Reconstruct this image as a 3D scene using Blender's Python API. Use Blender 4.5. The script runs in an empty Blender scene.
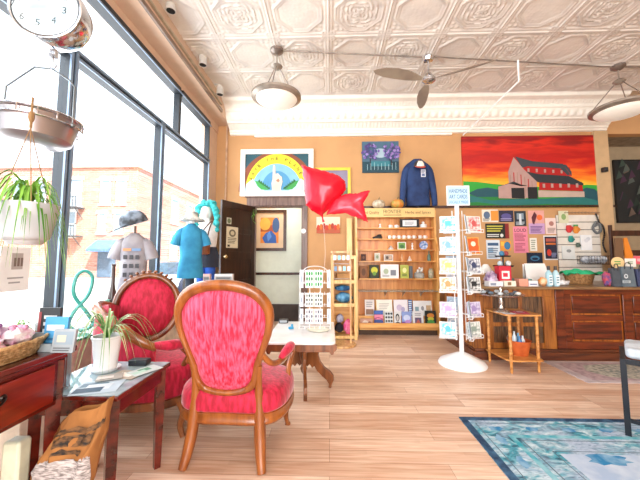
import bpy, bmesh, math, random
import numpy as np
from mathutils import Vector, Matrix, Euler, noise

# ------------------------------------------------------------------ camera, world, exposure
SC = bpy.context.scene
CAM_H, FPX, YAW, PITCH = 1.25, 308.0, math.radians(1.67), math.radians(4.5)
SHY = 5.74
cam_data = bpy.data.cameras.new('camera')
cam = bpy.data.objects.new('camera', cam_data)
SC.collection.objects.link(cam)
cam.location = (0, 0, CAM_H)
cam.rotation_euler = (math.radians(90) + PITCH, 0, YAW)
cam_data.sensor_width = 36
cam_data.lens = FPX / 640 * 36
cam_data.shift_y = -SHY / 640
cam_data.clip_start = 0.02
SC.camera = cam

w = bpy.data.worlds.new('world'); SC.world = w; w.use_nodes = True
bg = w.node_tree.nodes['Background']
bg.inputs[0].default_value = (0.93, 0.97, 1.0, 1)
bg.inputs[1].default_value = 2.1

def area_light(name, loc, rot, sx, sy, power, col):
    l = bpy.data.lights.new(name, 'AREA'); l.shape = 'RECTANGLE'; l.size = sx; l.size_y = sy
    l.energy = power; l.color = col
    o = bpy.data.objects.new(name, l); SC.collection.objects.link(o); o.location = loc; o.rotation_euler = rot
    return o
# daylight through the street windows, and an added fill light behind the camera
area_light('window_daylight', (-2.7, 2.9, 2.2), (0, math.radians(-76), 0), 2.6, 4.4, 170, (0.97, 0.985, 1))
area_light('rear_fill', (0.3, -5.0, 2.0), (math.radians(90), 0, math.radians(2)), 5.0, 3.2, 420, (1, 0.985, 0.96))
sun = bpy.data.lights.new('sun', 'SUN'); sun.energy = 11; sun.angle = math.radians(3); sun.color = (1, 0.95, 0.88)
so = bpy.data.objects.new('sun', sun); SC.collection.objects.link(so)
so.rotation_euler = (math.radians(40), 0, math.radians(38))

SC.view_settings.view_transform = 'Standard'
SC.view_settings.look = 'None'
SC.view_settings.gamma = 1
SC.view_settings.use_curve_mapping = False
SC.view_settings.exposure = 0.25

# ------------------------------------------------------------------ helpers
_R = Euler((math.radians(90) + PITCH, 0, YAW)).to_matrix()
def at(px, py, X=None, Y=None, Z=None):
    """the point of the photographed place seen at a pixel, on a plane X=, Y= or Z="""
    d = _R @ Vector(((px - 320) / FPX, (240 - (py + SHY)) / FPX, -1))
    if Y is not None: t = Y / d.y
    elif X is not None: t = X / d.x
    else: t = (Z - CAM_H) / d.z
    return Vector((0, 0, CAM_H)) + d * t

def lin(h):
    h = h.lstrip('#'); c = [int(h[i:i + 2], 16) / 255 for i in (0, 2, 4)]
    return tuple(x / 12.92 if x <= 0.04045 else ((x + 0.055) / 1.055) ** 2.4 for x in c) + (1,)

_M = {}
def M(hexc, rough=0.6, metal=0.0, var=0.12, scale=8.0, bump=0.0, bscale=60.0, stretch=(1, 1, 1), alt=None, sheen=0, trans=0, coat=0, emit=0, alpha=1):
    """plain procedural material: colour broken up by noise, optional bump"""
    key = (hexc, rough, metal, var, scale, bump, bscale, stretch, alt, sheen, trans, coat, emit, alpha)
    if key in _M: return _M[key]
    m = bpy.data.materials.new('mat_' + hexc.strip('#')); m.use_nodes = True
    nt = m.node_tree; b = nt.nodes['Principled BSDF']; L = nt.links.new
    c = lin(hexc)
    b.inputs['Roughness'].default_value = rough; b.inputs['Metallic'].default_value = metal
    tc = nt.nodes.new('ShaderNodeTexCoord'); mp = nt.nodes.new('ShaderNodeMapping')
    mp.inputs['Scale'].default_value = stretch
    L(tc.outputs['Object'], mp.inputs['Vector'])
    n = nt.nodes.new('ShaderNodeTexNoise'); n.inputs['Scale'].default_value = scale; n.inputs['Detail'].default_value = 4
    L(mp.outputs[0], n.inputs['Vector'])
    cr = nt.nodes.new('ShaderNodeValToRGB')
    a = lin(alt) if alt else tuple(x * (1 - 2 * var) for x in c[:3]) + (1,)
    bb = c if alt else tuple(min(1, x * (1 + var)) for x in c[:3]) + (1,)
    cr.color_ramp.elements[0].position = 0.36; cr.color_ramp.elements[0].color = a
    cr.color_ramp.elements[1].position = 0.62; cr.color_ramp.elements[1].color = bb
    L(n.outputs['Fac'], cr.inputs[0]); L(cr.outputs[0], b.inputs['Base Color'])
    if bump:
        n2 = nt.nodes.new('ShaderNodeTexNoise'); n2.inputs['Scale'].default_value = bscale; n2.inputs['Detail'].default_value = 3
        L(mp.outputs[0], n2.inputs['Vector'])
        bp = nt.nodes.new('ShaderNodeBump'); bp.inputs['Strength'].default_value = bump; bp.inputs['Distance'].default_value = 0.01
        L(n2.outputs['Fac'], bp.inputs['Height']); L(bp.outputs[0], b.inputs['Normal'])
    if sheen: b.inputs['Sheen Weight'].default_value = sheen; b.inputs['Sheen Roughness'].default_value = 0.4
    if trans: b.inputs['Transmission Weight'].default_value = trans; b.inputs['IOR'].default_value = 1.1
    if coat: b.inputs['Coat Weight'].default_value = coat; b.inputs['Coat Roughness'].default_value = 0.15
    if alpha < 1: b.inputs['Alpha'].default_value = alpha
    if emit:
        b.inputs['Emission Color'].default_value = c; b.inputs['Emission Strength'].default_value = emit
    _M[key] = m
    return m

def WOOD(dark, light, axis=2, scale=3.0, rough=0.4, coat=0.2):
    st = [9, 9, 9]; st[axis] = 0.9
    return M(light, rough=rough, alt=dark, scale=scale, stretch=tuple(st), bump=0.08, bscale=8, coat=coat)

def link(o): SC.collection.objects.link(o); return o

ORG = {}
def tag(o, label, cat, group=None, kind=None):
    o['label'] = label; o['category'] = cat
    if group: o['group'] = group
    if kind: o['kind'] = kind
    return o
def thing(name, label, cat, loc=(0, 0, 0), rz=0.0, group=None, local=False):
    o = link(bpy.data.objects.new(name, None)); o.empty_display_size = 0.05
    o.location = loc; o.rotation_euler = (0, 0, rz)
    ORG[o.name] = Vector((0, 0, 0)) if local else Vector(loc)
    return tag(o, label, cat, group)
def copy_tree(o, parent=None):
    c = o.copy(); link(c); c.parent = parent
    ORG[c.name] = ORG.get(o.name, Vector())
    for ch in list(o.children): copy_tree(ch, c)
    return c

_TXT = {}
def text_geo(s):
    if s in _TXT: return _TXT[s]
    cu = bpy.data.curves.new('t', 'FONT'); cu.body = s; cu.resolution_u = 2
    o = bpy.data.objects.new('t', cu); link(o)
    dg = bpy.context.evaluated_depsgraph_get()
    me = bpy.data.meshes.new_from_object(o.evaluated_get(dg))
    vs = [tuple(v.co) for v in me.vertices]; fs = [tuple(p.vertices) for p in me.polygons]
    bpy.data.objects.remove(o); bpy.data.meshes.remove(me); bpy.data.curves.remove(cu)
    _TXT[s] = (vs, fs)
    return _TXT[s]

def catmull(pts, n=6, closed=False):
    P = [Vector(p) for p in pts]; out = []
    N = len(P); segs = N if closed else N - 1
    for i in range(segs):
        p0 = P[(i - 1) % N] if closed or i > 0 else P[0]
        p1 = P[i]; p2 = P[(i + 1) % N]
        p3 = P[(i + 2) % N] if closed or i + 2 < N else P[-1]
        for k in range(n):
            t = k / n
            out.append(0.5 * ((2 * p1) + (p2 - p0) * t + (2 * p0 - 5 * p1 + 4 * p2 - p3) * t * t + (3 * p1 - 3 * p2 + p3 - p0) * t ** 3))
    if not closed: out.append(P[-1])
    return out

class MB:
    def __init__(s): s.v = []; s.f = []; s.m = []; s.mats = []; s.cur = 0
    def use(s, m):
        if m not in s.mats: s.mats.append(m)
        s.cur = s.mats.index(m); return s
    def add(s, vs, fs):
        b = len(s.v); s.v += [tuple(v) for v in vs]
        for f in fs: s.f.append(tuple(i + b for i in f)); s.m.append(s.cur)
        return s
    def box(s, x0, x1, y0, y1, z0, z1):
        return s.add([(x0, y0, z0), (x1, y0, z0), (x1, y1, z0), (x0, y1, z0), (x0, y0, z1), (x1, y0, z1), (x1, y1, z1), (x0, y1, z1)],
                     [(0, 3, 2, 1), (4, 5, 6, 7), (0, 1, 5, 4), (1, 2, 6, 5), (2, 3, 7, 6), (3, 0, 4, 7)])
    def obox(s, c, sx, sy, sz, rot=(0, 0, 0)):
        R = Euler(rot).to_matrix(); c = Vector(c)
        vs = [c + R @ Vector((a * sx / 2, b * sy / 2, d * sz / 2)) for d in (-1, 1) for a, b in ((-1, -1), (1, -1), (1, 1), (-1, 1))]
        return s.add(vs, [(0, 3, 2, 1), (4, 5, 6, 7), (0, 1, 5, 4), (1, 2, 6, 5), (2, 3, 7, 6), (3, 0, 4, 7)])
    def quad(s, a, b, c, d): return s.add([a, b, c, d], [(0, 1, 2, 3)])
    def tube(s, pts, r, n=8, closed=False, flat=1.0):
        P = [Vector(p) for p in pts]; N = len(P); rr = r if isinstance(r, (list, tuple)) else [r] * N
        up = None; vs = []
        for i in range(N):
            a = P[(i - 1) % N] if (closed or i > 0) else P[i]; b = P[(i + 1) % N] if (closed or i < N - 1) else P[i]
            t = (b - a).normalized()
            if up is None:
                up = Vector((0, 0, 1)) if abs(t.z) < 0.9 else Vector((1, 0, 0))
            u = (up - t * up.dot(t)).normalized(); w_ = t.cross(u); up = u
            for k in range(n):
                an = 2 * math.pi * k / n
                vs.append(P[i] + (u * math.cos(an) * flat + w_ * math.sin(an)) * rr[i])
        fs = []
        for i in range(N if closed else N - 1):
            j = (i + 1) % N
            for k in range(n):
                l = (k + 1) % n
                fs.append((i * n + k, i * n + l, j * n + l, j * n + k))
        if not closed:
            fs.append(tuple(range(n))[::-1]); fs.append(tuple((N - 1) * n + k for k in range(n)))
        return s.add(vs, fs)
    def lathe(s, prof, c=(0, 0, 0), n=24, sx=1, sy=1, axis='z', ripple=None, tilt=None):
        c = Vector(c); vs = []; fs = []
        R = Euler(tilt).to_matrix() if tilt else None
        for (r, z) in prof:
            for k in range(n):
                a = 2 * math.pi * k / n
                q = r * (1 + (ripple(a, z) if ripple else 0))
                p = Vector((q * math.cos(a) * sx, q * math.sin(a) * sy, z))
                if axis == 'y': p = Vector((p.x, -p.z, p.y))
                if axis == 'x': p = Vector((p.z, p.x, p.y))
                if R: p = R @ p
                vs.append(c + p)
        for i in range(len(prof) - 1):
            for k in range(n):
                l = (k + 1) % n
                fs.append((i * n + k, i * n + l, (i + 1) * n + l, (i + 1) * n + k))
        if prof[0][0] > 1e-6: fs.append(tuple(range(n))[::-1])
        if prof[-1][0] > 1e-6: fs.append(tuple((len(prof) - 1) * n + k for k in range(n)))
        return s.add(vs, fs)
    def sphere(s, c, rx, ry=None, rz=None, n=16, ripple=None):
        ry = ry or rx; rz = rz or rx
        prof = [(math.sin(math.pi * i / 10) if 0 < i < 10 else 1e-5, -math.cos(math.pi * i / 10)) for i in range(11)]
        return s.lathe([(a * rx, b * rz) for a, b in prof], c, n, 1, ry / rx, ripple=ripple)
    def cone(s, a, b, r0, r1, n=12): return s.tube([a, b], [r0, r1], n)
    def prism(s, poly, o, u, v, d):
        """polygon in the plane o+u*a+v*b, thickened by d along u x v"""
        o, u, v = Vector(o), Vector(u), Vector(v); nn = u.cross(v).normalized() * d; N = len(poly)
        A = [o + u * a + v * b for a, b in poly]; B = [p + nn for p in A]
        return s.add(A + B, [tuple(range(N))[::-1], tuple(range(N, 2 * N))] + [(i, (i + 1) % N, N + (i + 1) % N, N + i) for i in range(N)])
    def flat(s, poly, o, u, v, off=0.0):
        o, u, v = Vector(o), Vector(u), Vector(v); nn = u.cross(v).normalized() * off
        return s.add([o + u * a + v * b + nn for a, b in poly], [tuple(range(len(poly)))])
    def grid(s, fn, nu, nv, cu=False, cv=False):
        vs = [fn(i / (nu if cu else nu - 1), j / (nv if cv else nv - 1)) for i in range(nu) for j in range(nv)]
        fs = []
        for i in range(nu if cu else nu - 1):
            for j in range(nv if cv else nv - 1):
                a, b = (i + 1) % nu, (j + 1) % nv
                fs.append((i * nv + j, a * nv + j, a * nv + b, i * nv + b))
        return s.add(vs, fs)
    def loft(s, rings, n=20, pw=2.0, wob=0.0, seed=0):
        """rings: (center, rx, ry[, rot]) super-ellipses stacked, with capped ends"""
        vs = []; fs = []
        for q, r in enumerate(rings):
            c = Vector(r[0]); rx, ry = r[1], r[2]; rot = r[3] if len(r) > 3 else 0
            for k in range(n):
                a = 2 * math.pi * k / n
                ca, sa = math.cos(a), math.sin(a)
                x = math.copysign(abs(ca) ** (2 / pw), ca) * rx; y = math.copysign(abs(sa) ** (2 / pw), sa) * ry
                g = 1 + wob * noise.noise(Vector((ca * 2.2 + seed, sa * 2.2, c.z * 5)))
                x *= g; y *= g
                vs.append(c + Vector((x * math.cos(rot) - y * math.sin(rot), x * math.sin(rot) + y * math.cos(rot), 0)))
        for i in range(len(rings) - 1):
            for k in range(n):
                l = (k + 1) % n
                fs.append((i * n + k, i * n + l, (i + 1) * n + l, (i + 1) * n + k))
        fs.append(tuple(range(n))[::-1]); fs.append(tuple((len(rings) - 1) * n + k for k in range(n)))
        return s.add(vs, fs)
    def text(s, t, c, u, v, wdt, hgt=None, off=0.0):
        """text centred at c, spanning wdt along u (and at most hgt along v)"""
        vs, fs = text_geo(t)
        if not vs: return s
        xs = [p[0] for p in vs]; ys = [p[1] for p in vs]
        W = max(xs) - min(xs); H = max(ys) - min(ys)
        sx = wdt / W; sy = sx
        if hgt: sy = hgt / H
        mx, my = (max(xs) + min(xs)) / 2, (max(ys) + min(ys)) / 2
        c, u, v = Vector(c), Vector(u).normalized(), Vector(v).normalized(); nn = u.cross(v) * off
        return s.add([c + u * (p[0] - mx) * sx + v * (p[1] - my) * sy + nn for p in vs], fs)
    def build(s, name, mat=None, parent=None, smooth=True, bevel=0.0, origin=None, angle=40, subsurf=0):
        if mat is not None and not s.mats: s.mats = [mat]
        me = bpy.data.meshes.new(name)
        if parent is not None: org = ORG.get(parent.name, Vector())
        elif origin is not None: org = Vector(origin)
        else:
            xs, ys, zs = zip(*s.v); org = Vector(((min(xs) + max(xs)) / 2, (min(ys) + max(ys)) / 2, min(zs)))
        me.from_pydata([tuple(Vector(v) - org) for v in s.v], [], s.f)
        for m in s.mats: me.materials.append(m)
        if len(s.mats) > 1: me.polygons.foreach_set('material_index', s.m)
        me.validate()
        if len(s.v) < 100000:
            bm = bmesh.new(); bm.from_mesh(me); bmesh.ops.recalc_face_normals(bm, faces=bm.faces); bm.to_mesh(me); bm.free()
        if smooth:
            me.polygons.foreach_set('use_smooth', [True] * len(me.polygons))
            if not subsurf: me.set_sharp_from_angle(angle=math.radians(angle))
        o = link(bpy.data.objects.new(name, me))
        if parent is not None: o.parent = parent; ORG[o.name] = org
        else: o.location = org; ORG[o.name] = org
        if bevel:
            bv = o.modifiers.new('bevel', 'BEVEL'); bv.width = bevel; bv.segments = 2; bv.limit_method = 'ANGLE'; bv.angle_limit = math.radians(40)
        if subsurf:
            sb = o.modifiers.new('sub', 'SUBSURF'); sb.levels = subsurf; sb.render_levels = subsurf
        return o
def S(o):
    o['kind'] = 'structure'; return o
UX, UY, UZ = Vector((1, 0, 0)), Vector((0, 1, 0)), Vector((0, 0, 1))
rnd = random.Random(7)
# ------------------------------------------------------------------ the room
WX, BY, CZ = -2.05, 5.45, 3.97           # window wall, back wall, ceiling
SOF = -1.80                              # inner edge of the soffit over the windows
wall_m = M('#C99A6A', rough=0.85, var=0.03, scale=2.5, bump=0.05, bscale=120)
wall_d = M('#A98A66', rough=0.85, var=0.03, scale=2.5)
cream = M('#F2EEE6', rough=0.5, var=0.02)
trim_w = M('#F6F1E6', rough=0.5, var=0.02)
darkwood = WOOD('#2E1710', '#4A281C', 2)
frame_m = M('#20262C', rough=0.5, metal=0.0, var=0.05)
frame_l = M('#7F94AC', rough=0.4, metal=0.3, var=0.05)

def floor_mat():
    m = bpy.data.materials.new('mat_floor_planks'); m.use_nodes = True; nt = m.node_tree; L = nt.links.new
    b = nt.nodes['Principled BSDF']; b.inputs['Roughness'].default_value = 0.38
    tc = nt.nodes.new('ShaderNodeTexCoord')
    br = nt.nodes.new('ShaderNodeTexBrick'); br.offset = 0.37; br.offset_frequency = 3
    br.inputs['Scale'].default_value = 1; br.inputs['Brick Width'].default_value = 1.15; br.inputs['Row Height'].default_value = 0.125
    br.inputs['Mortar Size'].default_value = 0.0012; br.inputs['Mortar Smooth'].default_value = 0.3
    br.inputs['Color1'].default_value = lin('#DDB99E'); br.inputs['Color2'].default_value = lin('#FBE4CE')
    br.inputs['Mortar'].default_value = lin('#9E765C'); br.inputs['Bias'].default_value = 0.1
    L(tc.outputs['Object'], br.inputs['Vector'])
    br2 = nt.nodes.new('ShaderNodeTexBrick'); br2.offset = 0.61; br2.offset_frequency = 2
    br2.inputs['Scale'].default_value = 1; br2.inputs['Brick Width'].default_value = 0.62; br2.inputs['Row Height'].default_value = 0.0417
    br2.inputs['Mortar Size'].default_value = 0.0; br2.inputs['Color1'].default_value = (0.86, 0.83, 0.80, 1); br2.inputs['Color2'].default_value = (1.0, 1.0, 1.0, 1)
    L(tc.outputs['Object'], br2.inputs['Vector'])
    mp = nt.nodes.new('ShaderNodeMapping'); mp.inputs['Scale'].default_value = (1.3, 22, 1); L(tc.outputs['Object'], mp.inputs['Vector'])
    n = nt.nodes.new('ShaderNodeTexNoise'); n.inputs['Scale'].default_value = 2.2; n.inputs['Detail'].default_value = 6; n.inputs['Distortion'].default_value = 0.6
    L(mp.outputs[0], n.inputs['Vector'])
    cr = nt.nodes.new('ShaderNodeValToRGB')
    cr.color_ramp.elements[0].position = 0.3; cr.color_ramp.elements[0].color = lin('#D4B098')
    cr.color_ramp.elements[1].position = 0.68; cr.color_ramp.elements[1].color = (1, 1, 1, 1)
    L(n.outputs['Fac'], cr.inputs[0])
    mx = nt.nodes.new('ShaderNodeMixRGB'); mx.blend_type = 'MULTIPLY'; mx.inputs[0].default_value = 0.8
    L(br.outputs['Color'], mx.inputs[1]); L(br2.outputs['Color'], mx.inputs[2])
    mx2 = nt.nodes.new('ShaderNodeMixRGB'); mx2.blend_type = 'MULTIPLY'; mx2.inputs[0].default_value = 0.7
    L(mx.outputs[0], mx2.inputs[1]); L(cr.outputs[0], mx2.inputs[2]); L(mx2.outputs[0], b.inputs['Base Color'])
    return m
S(MB().box(WX - 0.1, 7.5, -8, 8.2, -0.12, 0).build('floor', floor_mat(), smooth=False, origin=(0, 0, 0)))

# pressed-tin ceiling: real relief over the rows in view, the same sheet going on plain behind
T = 0.678; Y_END = 4.92
NR, N = 4, 56
ix0, ix1 = -3, 8
gx = np.arange(ix0 * N, ix1 * N + 1) / N; gy = np.arange(0, NR * N + 1) / N
U, V = np.meshgrid(gx, gy, indexing='ij')
iu, iv = np.floor(U), np.floor(V); u = U - iu - 0.5; v = V - iv - 0.5
au, av = np.abs(u), np.abs(v); mxv = np.maximum(au, av); e = 0.5 - mxv
o8 = np.maximum(mxv, (au + av) * 0.74)
g = lambda x, c, s_: np.exp(-((x - c) / s_) ** 2)
h = 1.0 * g(e, 0.0, 0.018) + 0.75 * g(e, 0.05, 0.014)
h = h + 0.25 * g(e, 0.025, 0.012) * (0.5 + 0.5 * np.cos((u + v) * 2 * np.pi * 22))
h = np.maximum(h, 0.95 * g(o8, 0.385, 0.013)); h = np.maximum(h, 0.6 * g(o8, 0.345, 0.011))
cornr = np.hypot(au - 0.43, av - 0.43); h = np.maximum(h, 0.9 * g(cornr, 0.045, 0.014)); h = np.maximum(h, 0.7 * g(cornr, 0, 0.018))
r = np.hypot(u, v); th = np.arctan2(v, u)
orn = ((iu + iv) % 2) == 1
ros = 0.5 + 0.5 * np.cos(8 * th + 9 * np.sin(r * 22)); ros2 = 0.5 + 0.5 * np.cos(r * 85 + 2.0 * np.cos(4 * th))
orn_h = np.where(o8 < 0.32, 0.85 * ros * ros2 + 0.5 * g(r, 0.0, 0.05), 0)
pl_h = 0.10 * np.where(o8 < 0.32, np.sin(U * 61 + 3 * np.sin(V * 23)) * np.sin(V * 57 + 2 * np.sin(U * 31)) + 0.4, 0)
edge_h = np.where((o8 > 0.4) & (e > 0.065), 0.45 * (0.5 + 0.5 * np.cos(u * 70)) * (0.5 + 0.5 * np.cos(v * 70)), 0)
h = np.where(orn, np.maximum(h, orn_h), np.maximum(h, pl_h)); h = np.maximum(h, edge_h)
XX = U * T; YY = Y_END - NR * T + V * T; ZZ = CZ - 0.020 * h
nx, ny = U.shape
verts = np.stack([XX.ravel(), YY.ravel(), ZZ.ravel()], 1)
keep = XX.ravel() > -99
idx = np.arange(nx * ny).reshape(nx, ny)
q = np.stack([idx[:-1, :-1], idx[:-1, 1:], idx[1:, 1:], idx[1:, :-1]], -1).reshape(-1, 4)
ceil = MB(); ceil.v = verts.tolist(); ceil.f = [tuple(a) for a in q.tolist()]; ceil.m = [0] * len(ceil.f)
nv = len(ceil.v)
ceil_m = M('#EBE5DC', rough=0.42, var=0.03, scale=3, alt='#E0D9D2')
ceil.box(-2.2, 8, -8, Y_END - NR * T, CZ, CZ + 0.1)
ceil.box(ix1 * T, 8, Y_END - NR * T, Y_END, CZ, CZ + 0.1)
S(ceil.build('ceiling', ceil_m, smooth=True, angle=80, origin=(0, 0, CZ)))
# roof slab over everything so no daylight leaks
S(MB().box(-2.3, 8, -8, 8.3, CZ + 0.1, CZ + 0.2).build('ceiling_slab', ceil_m, smooth=False))

# cornice with a raised running pattern
prof = [(4.90, 3.985), (4.93, 3.945), (4.95, 3.912), (5.05, 3.895), (5.115, 3.845), (5.125, 3.805), (5.14, 3.795), (5.16, 3.755), (5.19, 3.705), (5.225, 3.668), (5.235, 3.643), (5.27, 3.638), (5.33, 3.602), (5.375, 3.572), (5.38, 3.545), (5.40, 3.538), (5.41, 3.505), (5.452, 3.494)]
pp = []
for i in range(len(prof) - 1):
    for k in range(4):
        t = k / 4; pp.append((prof[i][0] * (1 - t) + prof[i + 1][0] * t, prof[i][1] * (1 - t) + prof[i + 1][1] * t))
pp.append(prof[-1])
cor = MB(); XL, XR, NX = SOF + 0.0, 4.9, 620
def cornf(a, b):
    x = XL + (XR - XL) * a; j = b * (len(pp) - 1); y, z = pp[int(round(j))]
    s = j / 4
    d = 0
    if 6.5 < s < 9: d = 0.020 * (0.5 + 0.5 * math.cos(x * 2 * math.pi / 0.13)) * math.sin((s - 6.5) / 2.5 * math.pi)
    elif 3 < s < 4: d = 0.004 * math.cos(x * 2 * math.pi / 0.05)
    elif 11 < s < 13: d = 0.009 * (0.5 + 0.5 * math.cos(x * 2 * math.pi / 0.065)) * math.sin((s - 11) / 2 * math.pi)
    return (x, y - d * 0.7, z - d * 0.7)
cor.grid(cornf, NX, len(pp))
cor.prism([(a, b) for a, b in prof] + [(5.452, 3.99), (4.90, 3.99)], (XL - 0.001, 0, 0), (0, 1, 0), (0, 0, 1), 0.002)
S(cor.build('trim_1', trim_w, angle=50, origin=(0, 5.2, 3.6)))

# back wall with the doorway, as one wall
DX0, DX1, DZ = -1.35, -0.47, 2.19
bw = MB()
bw.box(WX - 0.1, DX0, BY, BY + 0.15, 0, CZ + 0.05); bw.box(DX0, DX1, BY, BY + 0.15, DZ, CZ + 0.05); bw.box(DX1, 4.9, BY, BY + 0.15, 0, CZ + 0.05)
bw.box(4.9, 7.5, BY, BY + 0.15, 3.45, CZ + 0.05)
S(bw.build('wall_back', wall_m, smooth=False))
S(MB().box(7.5, 7.6, -8, 8, 0, CZ + 0.1).build('wall_right', wall_d, smooth=False))
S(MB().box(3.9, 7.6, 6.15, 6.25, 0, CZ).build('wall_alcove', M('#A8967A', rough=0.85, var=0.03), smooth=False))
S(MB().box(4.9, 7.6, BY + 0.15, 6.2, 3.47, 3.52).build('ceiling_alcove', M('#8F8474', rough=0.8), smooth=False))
S(MB().box(4.66, 4.9, BY - 0.05, BY, 0, 3.49).build('trim_2', M('#C9A980', rough=0.8, var=0.03), smooth=False, bevel=0.005))
# hall behind the door
mint = M('#DDE8DC', rough=0.7, var=0.02)
hall = MB(); hall.box(-2.3, 0.6, 6.25, 6.35, 0, 2.9)
S(hall.build('wall_hall', mint, smooth=False))
S(MB().box(-2.3, -2.2, BY + 0.15, 6.3, 0, 2.9).build('wall_hall_left', mint, smooth=False))
S(MB().box(0.5, 0.6, BY + 0.15, 6.3, 0, 2.9).build('wall_hall_right', mint, smooth=False))
S(MB().box(-2.3, 0.6, BY + 0.15, 6.35, 2.9, 2.95).build('ceiling_hall', mint, smooth=False))
S(MB().box(-2.2, 0.5, 6.225, 6.25, 0, 0.34).build('baseboard_hall', M('#3B3330', rough=0.5), smooth=False, bevel=0.004))
S(MB().box(-2.2, 0.5, 6.225, 6.25, 0.92, 0.97).build('trim_3', darkwood, smooth=False, bevel=0.004))
hl_ = bpy.data.lights.new('hall_fill', 'AREA'); hl_.shape = 'DISK'; hl_.size = 0.5; hl_.energy = 16; hl_.color = (1, 0.98, 0.94)  # unseen fill light, added to brighten the hall walls
ho_ = link(bpy.data.objects.new('hall_fill', hl_)); ho_.location = (-0.9, 5.92, 2.86)
# door casing
cs = MB()
cs.box(DX0 - 0.11, DX0, BY - 0.03, BY, 0, DZ); cs.box(DX1, DX1 + 0.09, BY - 0.03, BY, 0, DZ)
cs.box(DX0 - 0.12, DX1 + 0.10, BY - 0.035, BY, DZ, DZ + 0.15); cs.box(DX0 - 0.15, DX1 + 0.16, BY - 0.05, BY, DZ + 0.15, DZ + 0.18)
cs.box(DX0, DX0 + 0.02, BY, BY + 0.15, 0, DZ); cs.box(DX1 - 0.02, DX1, BY, BY + 0.15, 0, DZ); cs.box(DX0, DX1, BY, BY + 0.15, DZ - 0.02, DZ)
S(cs.build('trim_4', WOOD('#54382E', '#7A5A4C', 2), smooth=False, bevel=0.004))
S(MB().box(DX1 + 0.12, 4.66, BY - 0.02, BY, 0, 0.16).build('baseboard_back', WOOD('#4A2C20', '#6A4230', 0), smooth=False, bevel=0.004))
# dark picture rail at shelf height
S(MB().box(0.35, 4.95, BY - 0.045, BY, 2.135, 2.175).build('trim_5', darkwood, smooth=False, bevel=0.004))
# pipe in the corner
S(MB().tube([(-1.86, BY - 0.03, 0), (-1.86, BY - 0.03, 3.68)], 0.018, 10).build('trim_6', M('#C9A486', rough=0.6)))
# white shelf strip under the cornice
S(MB().box(-1.35, 2.2, BY - 0.05, BY - 0.0, 3.455, 3.49).build('trim_7', trim_w, smooth=False, bevel=0.003))

# soffit over the windows
peach = M('#D9BBA2', rough=0.85, var=0.02)
S(MB().box(WX - 0.2, SOF, -2.5, BY, 3.68, CZ + 0.02).build('wall_soffit', peach, smooth=False))
S(MB().box(SOF, SOF + 0.03, -2.5, 4.92, 3.68, 3.73).build('trim_8', WOOD('#6B5240', '#8E7058', 1), smooth=False))

# window wall: bulkhead, mullions, transom; each bay's glass a window
ZB, ZT, ZH = 0.62, 2.89, 3.50
lw = MB()
lw.box(WX - 0.12, WX + 0.02, -2.5, BY, 0, ZB)
lw.box(WX - 0.12, WX + 0.0, 5.03, BY, ZB, 3.70); lw.box(WX - 0.12, WX + 0.02, -2.5, BY, ZH + 0.05, 3.70)
S(lw.build('wall_left', peach, smooth=False))
bays = [(-2.5, -1.0), (-1.0, 0.6), (0.6, 2.27), (2.27, 3.58), (3.58, 5.03)]
glass = bpy.data.materials.new('mat_glass'); glass.use_nodes = True
gt = glass.node_tree; gt.nodes.clear()
go_ = gt.nodes.new('ShaderNodeOutputMaterial'); gm = gt.nodes.new('ShaderNodeMixShader'); tr = gt.nodes.new('ShaderNodeBsdfTransparent'); gg = gt.nodes.new('ShaderNodeBsdfGlossy')
gg.inputs['Roughness'].default_value = 0.02; gm.inputs[0].default_value = 0.06; tr.inputs[0].default_value = (0.94, 0.97, 1, 1)
gt.links.new(tr.outputs[0], gm.inputs[1]); gt.links.new(gg.outputs[0], gm.inputs[2]); gt.links.new(gm.outputs[0], go_.inputs[0])
tbays = [(-2.5, 0.2), (0.2, 2.1), (2.1, 3.99), (3.99, 5.03)]
n_w = 1
for (a, b) in bays:
    f = MB(); t = 0.035
    f.box(WX - 0.05, WX + 0.03, a, a + t, ZB, ZT); f.box(WX - 0.05, WX + 0.03, b - t, b, ZB, ZT)
    f.box(WX - 0.05, WX + 0.03, a + t, b - t, ZB, ZB + 0.05); f.box(WX - 0.05, WX + 0.03, a + t, b - t, ZT - 0.05, ZT)
    f.use(frame_m); f.m = [0] * len(f.f)
    f.use(frame_l); f.box(WX + 0.03, WX + 0.045, b - t, b - 0.012, ZB, ZT); f.box(WX + 0.03, WX + 0.045, a + 0.012, a + t, ZB, ZT); f.box(WX + 0.03, WX + 0.042, a + t, b - t, ZT - 0.05, ZT - 0.025)
    o = S(f.build('window_%d' % n_w, None, smooth=False)); n_w += 1
    MB().box(WX - 0.012, WX - 0.006, a + t, b - t, ZB + 0.05, ZT - 0.05).build('pane', glass, o, smooth=False)
for (a, b) in tbays:
    f = MB(); t = 0.03
    f.use(frame_m); f.box(WX - 0.05, WX + 0.03, a, a + t, ZT, ZH + 0.06); f.box(WX - 0.05, WX + 0.03, b - t, b, ZT, ZH + 0.06)
    f.box(WX - 0.05, WX + 0.03, a + t, b - t, ZT, ZT + 0.03); f.box(WX - 0.05, WX + 0.05, a + t, b - t, ZH - 0.02, ZH + 0.06)
    f.use(frame_l); f.box(WX + 0.03, WX + 0.05, a, b, ZT + 0.0, ZT + 0.022); f.box(WX + 0.05, WX + 0.06, a, b, ZH - 0.02, ZH + 0.0)
    o = S(f.build('window_%d' % n_w, None, smooth=False)); n_w += 1
    MB().box(WX - 0.012, WX - 0.006, a + t, b - t, ZT + 0.03, ZH - 0.02).build('pane', glass, o, smooth=False)
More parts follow.
